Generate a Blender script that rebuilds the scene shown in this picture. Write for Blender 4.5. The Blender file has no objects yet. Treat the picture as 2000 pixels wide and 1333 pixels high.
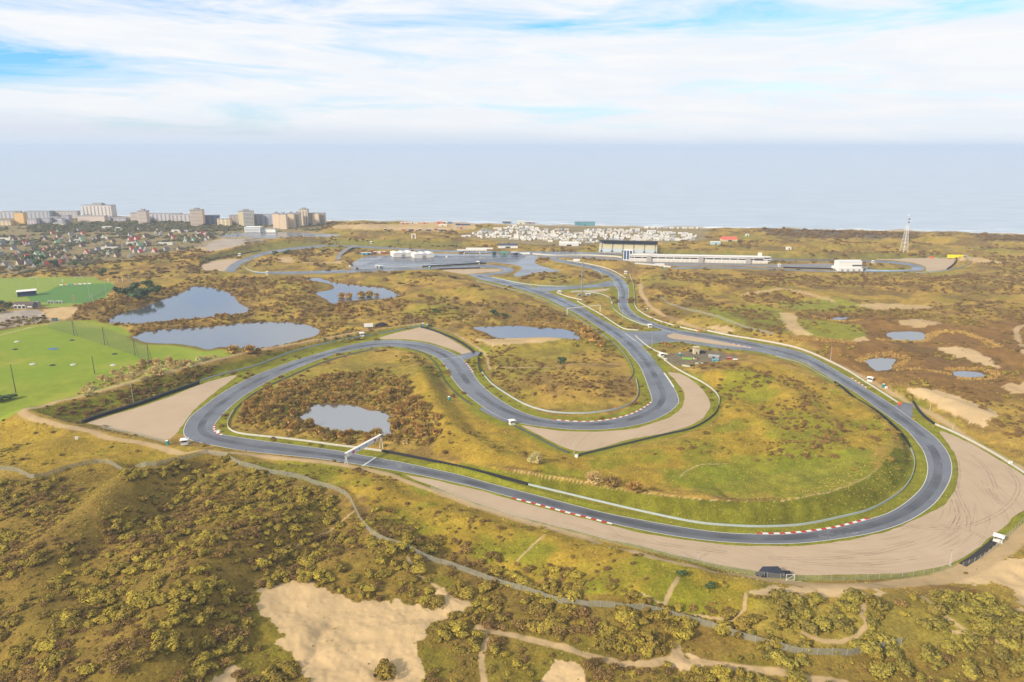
import bpy, bmesh, math, random
import numpy as np
from mathutils import Vector
from mathutils.geometry import tessellate_polygon
random.seed(7); RNG = np.random.default_rng(7)
SC = bpy.context.scene; COL = SC.collection
R = math.radians

# ------------------------------------------------------------------ camera
FPX, CX, CY, CAMH = 1400.0, 1000.0, 666.5, 168.0
PITCH = math.atan((CY - 287.0) / FPX)
cam_d = bpy.data.cameras.new('camera'); cam = bpy.data.objects.new('camera', cam_d); COL.objects.link(cam)
cam_d.sensor_width = 36.0; cam_d.lens = 36.0 * FPX / 2000.0
cam_d.clip_start = 1.0; cam_d.clip_end = 300000.0
cam.location = (0, 0, CAMH); cam.rotation_euler = (math.pi / 2 - PITCH, 0, 0)
SC.camera = cam

# ------------------------------------------------------------------ sky
SUN_EL, SUN_AZ = R(27), R(232)          # azimuth measured clockwise from +Y (view direction): behind, to the left
SUN_DIR = Vector((math.sin(SUN_AZ) * math.cos(SUN_EL), math.cos(SUN_AZ) * math.cos(SUN_EL), math.sin(SUN_EL)))
world = bpy.data.worlds.new('World'); SC.world = world; world.use_nodes = True
nt = world.node_tree; nt.nodes.clear(); N = nt.nodes.new; L = nt.links.new
def wmath(op, a, b=None, clamp=False):
    n = N('ShaderNodeMath'); n.operation = op; n.use_clamp = clamp
    for i, v in enumerate((a, b)):
        if v is None: continue
        if isinstance(v, (int, float)): n.inputs[i].default_value = v
        else: L(v, n.inputs[i])
    return n.outputs[0]
sky = N('ShaderNodeTexSky'); sky.sky_type = 'NISHITA'; sky.sun_disc = False
sky.sun_elevation = SUN_EL; sky.sun_rotation = SUN_AZ; sky.air_density = 1.0; sky.dust_density = 0.6; sky.ozone_density = 2.5
tc = N('ShaderNodeTexCoord'); sep = N('ShaderNodeSeparateXYZ'); L(tc.outputs['Generated'], sep.inputs[0])
elev = wmath('MULTIPLY', wmath('ARCSINE', sep.outputs['Z']), 57.2958)          # degrees
azim = wmath('MULTIPLY', wmath('ARCTAN2', sep.outputs['X'], sep.outputs['Y']), 57.2958)
# cloud sheet seen edge-on near the horizon: flattened coordinates
comb = N('ShaderNodeCombineXYZ'); L(wmath('MULTIPLY', azim, 0.075), comb.inputs[0])
L(wmath('ADD', wmath('MULTIPLY', elev, 0.55), wmath('MULTIPLY', azim, 0.012)), comb.inputs[1])
n1 = N('ShaderNodeTexNoise'); n1.inputs['Scale'].default_value = 1.0; n1.inputs['Detail'].default_value = 9
n1.inputs['Roughness'].default_value = 0.62; n1.inputs['Distortion'].default_value = 0.7
mp = N('ShaderNodeMapping'); mp.inputs['Location'].default_value = (3.3, 7.1, 0.4); L(comb.outputs[0], mp.inputs[0]); L(mp.outputs[0], n1.inputs[0])
def bump2(az0, el0, waz, wel):
    a = wmath('DIVIDE', wmath('SUBTRACT', azim, az0), waz); e = wmath('DIVIDE', wmath('SUBTRACT', elev, el0), wel)
    return wmath('EXPONENT', wmath('MULTIPLY', wmath('ADD', wmath('MULTIPLY', a, a), wmath('MULTIPLY', e, e)), -1.0))
gap1 = bump2(-36, 5.3, 15.0, 1.5)     # opening in the cloud over the town
hi = wmath('MULTIPLY', wmath('SUBTRACT', elev, 7.3), 0.12, True)   # cloud thins out higher up
hi = wmath('MULTIPLY', wmath('MINIMUM', hi, 0.17), wmath('MULTIPLY', wmath('SUBTRACT', 20.0, elev), 0.125, True))
cov = wmath('SUBTRACT', wmath('SUBTRACT', wmath('ADD', n1.outputs[0], 0.22), wmath('MULTIPLY', gap1, 0.38)), hi)
cov = wmath('MULTIPLY', wmath('SUBTRACT', cov, 0.36), 3.2, True)
cov = wmath('POWER', cov, 0.8)
# low bank of grey blue haze cloud above the horizon
n2 = N('ShaderNodeTexNoise'); n2.inputs['Scale'].default_value = 1.3; n2.inputs['Detail'].default_value = 4
L(mp.outputs[0], n2.inputs[0])
edge = wmath('ADD', wmath('MULTIPLY', azim, -0.032), wmath('MULTIPLY', n2.outputs[0], 0.9))
bank = wmath('MULTIPLY', wmath('ADD', wmath('SUBTRACT', edge, elev), 1.0), 0.75, True)
n3 = N('ShaderNodeTexNoise'); n3.inputs['Scale'].default_value = 2.2; n3.inputs['Detail'].default_value = 6; n3.inputs['Distortion'].default_value = 0.5; L(mp.outputs[0], n3.inputs[0])
shade = N('ShaderNodeMix'); shade.data_type = 'RGBA'; L(wmath('MULTIPLY', wmath('SUBTRACT', n3.outputs[0], 0.36), 3.0, True), shade.inputs['Factor'])
shade.inputs['A'].default_value = (0.400, 0.420, 0.448, 1); shade.inputs['B'].default_value = (0.440, 0.443, 0.446, 1)
cc = N('ShaderNodeMix'); cc.data_type = 'RGBA'; L(wmath('SMOOTH_MIN', bank, 1.0), cc.inputs['Factor'])
L(shade.outputs['Result'], cc.inputs['A']); cc.inputs['B'].default_value = (0.335, 0.362, 0.405, 1)
low = wmath('MULTIPLY', wmath('SUBTRACT', 1.5, elev), 0.62, True)
cl2 = N('ShaderNodeMix'); cl2.data_type = 'RGBA'; L(wmath('MULTIPLY', wmath('MULTIPLY', low, low), 0.85), cl2.inputs['Factor']); L(cc.outputs['Result'], cl2.inputs['A']); cl2.inputs['B'].default_value = (0.330, 0.372, 0.43, 1)
skym = N('ShaderNodeMix'); skym.data_type = 'RGBA'; skym.blend_type = 'MULTIPLY'; skym.inputs['Factor'].default_value = 1
L(sky.outputs[0], skym.inputs['A']); skym.inputs['B'].default_value = (0.036, 0.068, 0.098, 1)
fin = N('ShaderNodeMix'); fin.data_type = 'RGBA'; L(wmath('MAXIMUM', cov, bank), fin.inputs['Factor'])
L(skym.outputs['Result'], fin.inputs['A']); L(cl2.outputs['Result'], fin.inputs['B'])
bg = N('ShaderNodeBackground'); bg.inputs['Strength'].default_value = 1.0; L(fin.outputs['Result'], bg.inputs['Color'])
wo = N('ShaderNodeOutputWorld'); L(bg.outputs[0], wo.inputs['Surface'])

# ------------------------------------------------------------------ sun, exposure
sd = bpy.data.lights.new('sun', 'SUN'); sd.energy = 3.0; sd.angle = R(7.0); sd.color = (1.0, 0.88, 0.70)
sun = bpy.data.objects.new('sun', sd); COL.objects.link(sun); sun.rotation_euler = SUN_DIR.to_track_quat('Z', 'Y').to_euler()
vs = SC.view_settings; vs.view_transform = 'Standard'; vs.look = 'None'; vs.exposure = 1.15; vs.gamma = 1.0; vs.use_curve_mapping = False
SC.cycles.use_denoising = True; SC.cycles.max_bounces = 5; SC.cycles.diffuse_bounces = 2; SC.cycles.glossy_bounces = 2
SC.cycles.transparent_max_bounces = 12; SC.cycles.volume_bounces = 1; SC.cycles.transmission_bounces = 2

# ------------------------------------------------------------------ survey helpers: photo bearing -> place on the ground
CP, SP = math.cos(PITCH), math.sin(PITCH)
def ray(px, py):
    u = (px - CX) / FPX; v = (py - CY) / FPX
    return u, CP - v * SP, -SP - v * CP
def G(px, py, z=0.0):
    dx, dy, dz = ray(px, py); t = (z - CAMH) / dz
    return np.array((dx * t, dy * t))
def GL(pts, z=0.0): return np.array([G(p[0], p[1], z) for p in pts])
def pix(x, y, z):
    zz = z - CAMH; d = y * CP - zz * SP
    return CX + FPX * x / d, CY - FPX * (y * SP + zz * CP) / d
def mpp(px, py):                                   # metres per photo pixel at that ground place
    x, y = G(px, py); return (y * CP + CAMH * SP) / FPX
def smooth(P, step, closed=False):
    """Catmull-Rom through P, resampled every `step` metres"""
    P = np.asarray(P, float); n = len(P); out = []
    if n < 3 and not closed:
        P = np.array([P[0], (P[0] + P[-1]) / 2, P[-1]]); n = 3
    segs = n if closed else n - 1
    for i in range(segs):
        if closed: p0, p1, p2, p3 = P[i - 1], P[i], P[(i + 1) % n], P[(i + 2) % n]
        else: p0, p1, p2, p3 = P[max(i - 1, 0)], P[i], P[i + 1], P[min(i + 2, n - 1)]
        k = max(1, int(np.linalg.norm(p2 - p1) / step)); t = (np.arange(k) / k)[:, None]
        out.append(0.5 * (2 * p1 + (p2 - p0) * t + (2 * p0 - 5 * p1 + 4 * p2 - p3) * t * t + (3 * p1 - p0 - 3 * p2 + p3) * t ** 3))
    out = np.vstack(out)
    return out if closed else np.vstack([out, P[-1]])
def resample(P, step):
    P = np.asarray(P, float); d = np.r_[0, np.cumsum(np.linalg.norm(np.diff(P, axis=0), axis=1))]
    k = max(2, int(round(d[-1] / step)) + 1); s = np.linspace(0, d[-1], k)
    return np.stack([np.interp(s, d, P[:, i]) for i in range(P.shape[1])], 1)
def normals2(P):
    T = np.gradient(P[:, :2], axis=0); T /= np.maximum(np.linalg.norm(T, axis=1, keepdims=True), 1e-9)
    return np.stack([-T[:, 1], T[:, 0]], 1)
def inside(X, Y, P):
    r = np.zeros(X.shape, bool); n = len(P)
    for i in range(n):
        x1, y1 = P[i]; x2, y2 = P[(i + 1) % n]
        if y1 == y2: continue
        c = ((y1 > Y) != (y2 > Y)) & (X < (x2 - x1) * (Y - y1) / (y2 - y1) + x1); r ^= c
    return r
def linedist(X, Y, P, closed=False, vals=None):
    """distance to polyline; also interpolated per-vertex values at the nearest point"""
    best = np.full(X.shape, 1e12); bv = None if vals is None else [np.zeros(X.shape) for _ in vals]
    n = len(P)
    for i in range(n if closed else n - 1):
        a = P[i]; b = P[(i + 1) % n]; d = b - a; l2 = d @ d
        t = np.clip(((X - a[0]) * d[0] + (Y - a[1]) * d[1]) / max(l2, 1e-9), 0, 1)
        q = (X - a[0] - t * d[0]) ** 2 + (Y - a[1] - t * d[1]) ** 2
        m = q < best; best = np.where(m, q, best)
        if vals is not None:
            for k, v in enumerate(vals): bv[k] = np.where(m, v[i] + (v[(i + 1) % n] - v[i]) * t, bv[k])
    return (np.sqrt(best), bv) if vals is not None else np.sqrt(best)
def polydist(X, Y, P, margin):
    """outside distance to polygon (0 inside), capped at margin; bbox-culled"""
    P = np.asarray(P, float); out = np.full(X.shape, float(margin))
    m = (X > P[:, 0].min() - margin) & (X < P[:, 0].max() + margin) & (Y > P[:, 1].min() - margin) & (Y < P[:, 1].max() + margin)
    if not m.any(): return out
    x, y = X[m], Y[m]; d = linedist(x, y, P, True); d[inside(x, y, P)] = 0; out[m] = np.minimum(d, margin); return out
def sstep(a, b, x): t = np.clip((x - a) / (b - a), 0, 1); return t * t * (3 - 2 * t)
def vnoise(x, y, seed=0):
    xi = np.floor(x).astype(np.int64); yi = np.floor(y).astype(np.int64); fx = x - xi; fy = y - yi
    fx = fx * fx * (3 - 2 * fx); fy = fy * fy * (3 - 2 * fy)
    def h(i, j):
        n = (i * 374761393 + j * 668265263 + seed * 1442695041) & 0x7fffffff
        n = ((n ^ (n >> 13)) * 1274126177) & 0x7fffffff; n = ((n ^ (n >> 16)) * 2246822519) & 0x7fffffff
        return (n & 0xffff) / 65535.0
    return (h(xi, yi) * (1 - fx) + h(xi + 1, yi) * fx) * (1 - fy) + (h(xi, yi + 1) * (1 - fx) + h(xi + 1, yi + 1) * fx) * fy
def fbm(x, y, scale, octv=4, seed=0, rough=0.5):
    s = np.zeros(np.shape(x)); a = 1.0; t = 0; f = 1.0 / scale
    c, sn = 0.8, 0.6
    for o in range(octv):
        s += a * vnoise(x * f + 17.3 * o, y * f - 9.1 * o, seed + o); t += a; a *= rough; f *= 2.03
        x, y = c * x - sn * y, sn * x + c * y
    return s / t

# ------------------------------------------------------------------ survey data (photo bearings)
TRACK_A = [(1077,503),(1107,510),(1137,515),(1172,523),(1200,535),(1217,547),(1226,560),(1228,575),(1226,592),(1233,607),(1250,620),(1290,635),(1330,646),(1370,651),(1400,656),(1437,662),(1475,670),(1525,679),(1562,688),(1600,705),(1650,734),(1690,759),(1725,780),(1750,797),(1775,815),(1805,837),(1828,856),(1846,877),(1856,897),(1859,917),(1855,938),(1843,961),(1825,984),(1799,1004),(1770,1020),(1735,1033),(1702,1042),(1658,1050),(1583,1060),(1514,1063),(1444,1061),(1389,1057),(1333,1050),(1280,1041),(1200,1024),(1100,998),(1000,972),(930,953),(860,937),(790,923),(713,910),(675,904),(625,897),(550,889),(500,884),(462,879),(425,872),(395,866),(370,859),(360,850),(359,840),(365,825),(375,812),(395,796),(425,774),(460,753),(500,733),(537,719),(575,705),(612,694),(650,683),(687,674),(725,667),(755,665),(787,666),(825,670),(850,676),(875,686),(897,698),(910,709),(920,722),(928,737),(940,752),(960,770),(985,787),(1012,802),(1045,814),(1080,821),(1125,824.5),(1162,824),(1200,819),(1235,809),(1260,796),(1272,786),(1273,779),(1269,765),(1262,745),(1255,727),(1247,712),(1237,700),(1220,680),(1200,661),(1175,644),(1150,627),(1125,612),(1100,599),(1065,582),(1037,572),(1007,563),(975,555),(945,548),(925,541),(918,537)]
TRACK_B = [(1077,509),(1100,514),(1125,519),(1150,525),(1175,534),(1190,541),(1198,550),(1203,560),(1208,572),(1207,590),(1211,606),(1222,616),(1240,626),(1262,635),(1290,643),(1320,652),(1360,659),(1400,666),(1440,674),(1480,684),(1510,694),(1540,700),(1570,708),(1600,725),(1637,747),(1675,770),(1712,797),(1740,817),(1770,840),(1787,859),(1802,879),(1809,897),(1812,915),(1809,935),(1800,953),(1784,970),(1761,988),(1732,1004),(1697,1015),(1639,1030),(1583,1039),(1528,1044),(1478,1044),(1417,1041.5),(1361,1035),(1305,1026),(1250,1016),(1175,1001),(1070,974),(965,947),(900,929),(860,920),(790,905),(730,894),(650,880),(575,870),(500,860),(442,851),(428,848),(419,841),(418,833),(427,819),(447,798),(475,775),(512,752),(550,732),(587,717),(625,702),(662,691),(700,683),(737,678),(775,678),(812,683),(837,691),(858,702),(870,716),(886,743),(905,765),(925,782),(950,800),(975,814),(997,822),(1025,829),(1070,835),(1112,839),(1162,840),(1205,837),(1237,832),(1272,823),(1305,807),(1322,792),(1326,784),(1322,770),(1315,757),(1305,740),(1290,720),(1272,696),(1252,676),(1236,662),(1210,644),(1185,630),(1150,609),(1125,594),(1105,585),(1075,573),(1055,565),(1020,556),(995,550),(970,544),(950,540)]
HAIRPIN = [(918,537),(940,535),(972,532),(984,528),(970,525),(937,524),(857,526),(800,528),(740,531),(660,534),(600,536),(540,536),(500,535),(500,532),(540,531),(600,530),(660,528),(690,527),(740,525),(800,523),(830,523),(860,521),(900,518.5),(940,517),(965,518),(990,521),(1003,526),(1000,532),(980,536),(950,540),(945,548),(925,541)]
JUNCTION = [(1210,644),(1225,648),(1262,648),(1290,646),(1296,642),(1320,650),(1310,653),(1300,656),(1310,662),(1350,667),(1400,674),(1450,679),(1495,683),(1510,694),(1470,686),(1437,684),(1400,680),(1362,674),(1325,668),(1290,669),(1262,675),(1252,676),(1236,662)]
LINK = [(1050,560),(1100,560.5),(1140,558.5),(1170,554),(1190,549),(1203,557),(1200,560),(1150,563),(1100,566.5),(1065,569),(1055,565)]
PADDOCK = [(687,525),(695,510),(725,500),(762,499),(800,495),(900,496.5),(955,497),(1040,497.5),(1052,501),(1045,510),(1050,517),(1075,525),(1095,530),(1050,533),(1012,541),(1004,536),(1020,525),(1010,519),(985,515.5),(950,513),(890,517),(825,521.5),(750,524)]
PITLANE = [(1040,499),(1090,499.5),(1150,500.5),(1215,505),(1260,509),(1330,511),(1420,514),(1502,517),(1560,516),(1630,516),(1630,526),(1560,525.5),(1500,522),(1400,519),(1330,521),(1300,518),(1255,515.5),(1215,510),(1160,505.5),(1107,503.5),(1077,505)]
STRAIGHT = [(640,478.5),(700,480),(800,486),(900,490),(1000,491.5),(1100,492),(1170,494),(1300,497),(1400,500),(1500,504),(1600,506),(1680,508),(1730,510),(1770,513),(1797,519),(1806,524),(1800,529),(1780,531),(1725,532),(1640,532),(1560,530),(1480,526.5),(1400,525),(1330,526),(1310,525),(1330,522.5),(1400,521),(1480,523),(1560,527),(1640,529),(1725,529),(1770,528),(1781,525),(1775,520),(1740,515),(1680,513),(1600,511),(1500,509),(1400,505),(1300,502),(1170,498),(1040,497),(900,494),(800,490),(700,484),(640,482)]
LEFTLOOP = [(640,478.5),(600,481),(560,485),(520,492),(485,502),(462,511),(445,522),(440,530),(452,532),(460,532),(462,525),(478,513),(500,504),(530,496),(570,489),(610,485),(640,482)]
SERVICE = [(655,513),(660,502),(672,492),(690,484),(700,484),(682,492),(668,503),(664,513)]
PARKING = [(425,462),(480,455),(560,454),(620,456),(665,459),(650,463),(600,466),(560,467),(520,466),(480,464),(440,464)]
PATCH1 = [(352,869),(356,852),(362,856),(372,862),(370,869)]
PATCH2 = [(890,697),(916,689),(936,687),(938,692),(926,697),(908,703)]
PATCH3 = [(1745,795),(1770,787),(1783,790),(1782,803),(1779,818)]
PATCH4 = [(935,798),(943,797),(1000,823),(990,826),(950,808)]
GRAVEL = {
 'tyre': [(172,826),(200,817),(270,796),(330,776),(385,754),(430,740),(462,734),(440,752),(425,763),(400,783),(375,806),(357,831),(334,857),(322,860),(270,849),(200,833)],
 'chicane': [(740,661),(775,650),(800,645),(822,640),(850,648),(880,663),(907,679),(921,689),(908,694),(890,686),(870,679),(837,669),(800,664),(760,663)],
 'hairpin': [(1305,727),(1320,745),(1335,765),(1336,781),(1331,796),(1310,814),(1270,829),(1235,838),(1200,841.5),(1150,844),(1100,842.5),(1050,836),(1017,831),(1045,846),(1075,862),(1100,874),(1132,882),(1170,876),(1225,860),(1300,846),(1345,833),(1368,820),(1382,805),(1387,787),(1375,765),(1350,742),(1325,729)],
 'big': [(790,927),(860,941),(930,957),(1000,976),(1100,1003),(1200,1029),(1290,1048),(1389,1062),(1444,1066),(1514,1068),(1583,1065),(1658,1055),(1735,1038),(1799,1010),(1843,987),(1863,961),(1872,926),(1869,897),(1855,871),(1834,846),(1836,842),(1863,851),(1907,873),(1951,899),(2000,929),(2080,975),(2080,985),(2000,997),(1966,1026),(1936,1049),(1916,1067),(1878,1090),(1857,1103),(1790,1117),(1685,1123),(1615,1124),(1552,1122),(1485,1117),(1405,1104),(1350,1091),(1300,1080),(1245,1066),(1175,1051),(1105,1033),(1035,1015),(965,995),(895,970),(842,949),(800,933)],
 'left': [(391,522),(410,512),(437,507),(467,506),(450,518),(437,530),(400,528)],
 'inner': [(867,528),(937,526),(968,526),(980,528),(970,531),(940,533),(918,536),(905,536),(882,532)],
 'tarzan': [(1690,507.5),(1750,505.5),(1787,504),(1825,503),(1850,504),(1864,507),(1860,520),(1850,526),(1812,530),(1809,524),(1800,518),(1772,511.5),(1735,508.5)],
 'island': [(1302,654),(1312,651),(1337,652.5),(1400,665),(1475,680),(1495,683),(1450,679),(1400,673),(1350,666),(1310,661)],
 'verge': [(1112,569),(1150,567),(1190,564),(1180,569),(1150,571)],
}
LAKES = {
 'upper': [(215,630),(225,617),(265,605),(287,597),(325,584),(357,572),(375,561),(400,560),(440,570),(457,580),(467,592),(489,607),(470,613),(412,620),(350,625),(275,632)],
 'lower': [(262,657),(287,648),(350,642),(400,640),(462,633),(512,630),(570,630),(605,637),(623,646),(620,655),(600,661),(550,675),(532,682),(497,684),(470,680),(432,678),(408,683),(375,676),(345,672),(290,670),(267,663)],
 'island': [(597,547),(620,543),(640,549),(670,555),(735,562),(752,564),(783,579),(752,584),(700,589),(650,593),(640,587),(618,573),(648,566),(651,558),(632,552),(612,550)],
 'bend': [(925,641),(942,639),(1007,637),(1045,640),(1092,642),(1122,650),(1132,657),(1127,664),(1100,661),(1062,659),(1000,661),(970,660),(950,651)],
 'front': [(588,815),(606,801),(612,791),(650,790),(692,793),(720,802),(755,806),(760,822),(762,851),(750,851),(712,843),(650,841),(612,827)],
 'heart': [(1730,655),(1745,649),(1797,649),(1807,660),(1795,666),(1750,666),(1740,660)],
 'round': [(1689,705),(1715,700),(1747,702),(1742,715),(1740,722),(1710,725),(1700,715)],
 'sliver': [(1860,727),(1890,726),(1915,729),(1927,735),(1910,737),(1872,737)],
 'puddle': [(1622,624),(1640,620),(1657,619),(1657,622),(1640,625)],
}
COAST = [(-900,388),(-400,398),(-200,404),(0,413),(225,421.5),(640,430.5),(900,436),(1100,439),(1400,445),(1700,449.5),(2000,456.5),(2300,463),(2800,474),(3600,490)]
# ridges: (px, py, height, half width)
RIDGES = [
 [(30,812,6,15),(45,806,7,15),(100,790,7,15),(165,773,7,14),(260,745,7,14),(330,725,6.5,13),(420,703,6,12),(520,681,5,10),(600,667,4,8),(700,648,3.4,7),(800,634,2.6,6),(830,630,2,5)],
 [(45,806,7,14),(120,828,6,12),(190,845,4.5,9),(250,858,3.6,8),(300,868,3.2,7),(400,881,2.6,6.5),(500,889,2.4,6.5),(600,899,2.3,6.5),(676,908,2.0,6),(760,926,1.4,6),(850,956,1.0,5)],
 [(-60,905,5,14),(20,930,6,14),(70,925,5,12),(130,915,5,12),(200,903,5,12)],
 [(410,884,5,12),(330,905,9,14),(250,930,13,16),(190,985,14,17),(120,1050,12,18),(40,1100,10,20)],
 [(410,884,5,12),(450,893,5.5,12),(490,915,4.5,13),(560,950,3.5,14)],
 [(560,1000,8,18),(420,1070,12,19),(330,1170,13,20),(250,1290,13,22)],
 [(700,1000,4,13),(770,1070,8,15),(640,1105,7,15)],
 [(60,1210,9,20),(160,1260,11,20),(120,1333,10,20)],
 [(900,1020,2,9),(1100,1085,3,12),(1250,1125,3.5,13),(1340,1140,3,12)],
 [(1500,1195,7,18),(1600,1215,6,16),(1850,1195,8,20),(1960,1220,9,20)],
 [(860,903,3.5,7),(1000,918,5,8),(1140,940,6.2,7.5),(1300,966,7,7.5),(1450,978,7.2,7.5),(1560,971,7.2,7.5),(1660,946,7,8),(1720,910,7,9),(1742,872,6.6,10),(1738,836,5.2,10),(1700,800,4.5,10),(1640,762,3.5,9),(1570,733,2.5,8)],
 [(800,690,2,6),(815,712,4,8),(830,742,6,9),(850,790,6.5,10),(885,835,6.5,11),(950,878,5.5,11),(1050,905,4.5,10)],
 [(1340,735,4,10),(1400,722,7.5,13),(1480,732,9,15),(1560,775,8,17),(1600,825,7,16)],
 [(1420,790,5,10),(1500,830,5,11),(1560,880,4,10)],
 [(1420,860,3,22),(1300,885,2.5,16)],
 [(955,680,2.5,12),(1060,664,4,12),(1130,668,3,10)],
 [(700,540,3,20),(820,535,5,22),(900,555,6,22),(960,580,5,20)],
 [(490,575,4,16),(560,590,5,18),(620,610,3,16)],
 [(690,600,3,14),(780,590,5,18),(860,600,4,16)],
 [(385,506,5,16),(430,490,8,20),(480,476,10,22),(560,465,9,22),(640,464,7,18),(760,469,7,18),(860,467,6,16)],
 [(1290,486,5,16),(1400,489,7,16),(1550,493,8,16),(1700,493,8,16),(1850,497,7,18),(1890,505,6,16)],
 [(1270,560,4,16),(1350,552,6,20),(1450,560,5,24),(1560,566,6,22),(1640,585,5,22)],
 [(1330,600,3,14),(1400,622,5,14),(1470,640,4,12),(1520,655,3,10)],
 [(1690,560,5,26),(1800,560,6,28),(1900,545,8,30),(2000,560,7,30)],
 [(1790,762,4,10),(1860,785,4.5,10),(1930,815,5,12)],
 [(1400,455,5,30),(1550,452,8,30),(1700,457,9,30),(1900,466,9,32),(2100,475,8,32)],
 [(1480,472,4,24),(1600,475,6,26),(1800,480,6,30)],
]
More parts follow.
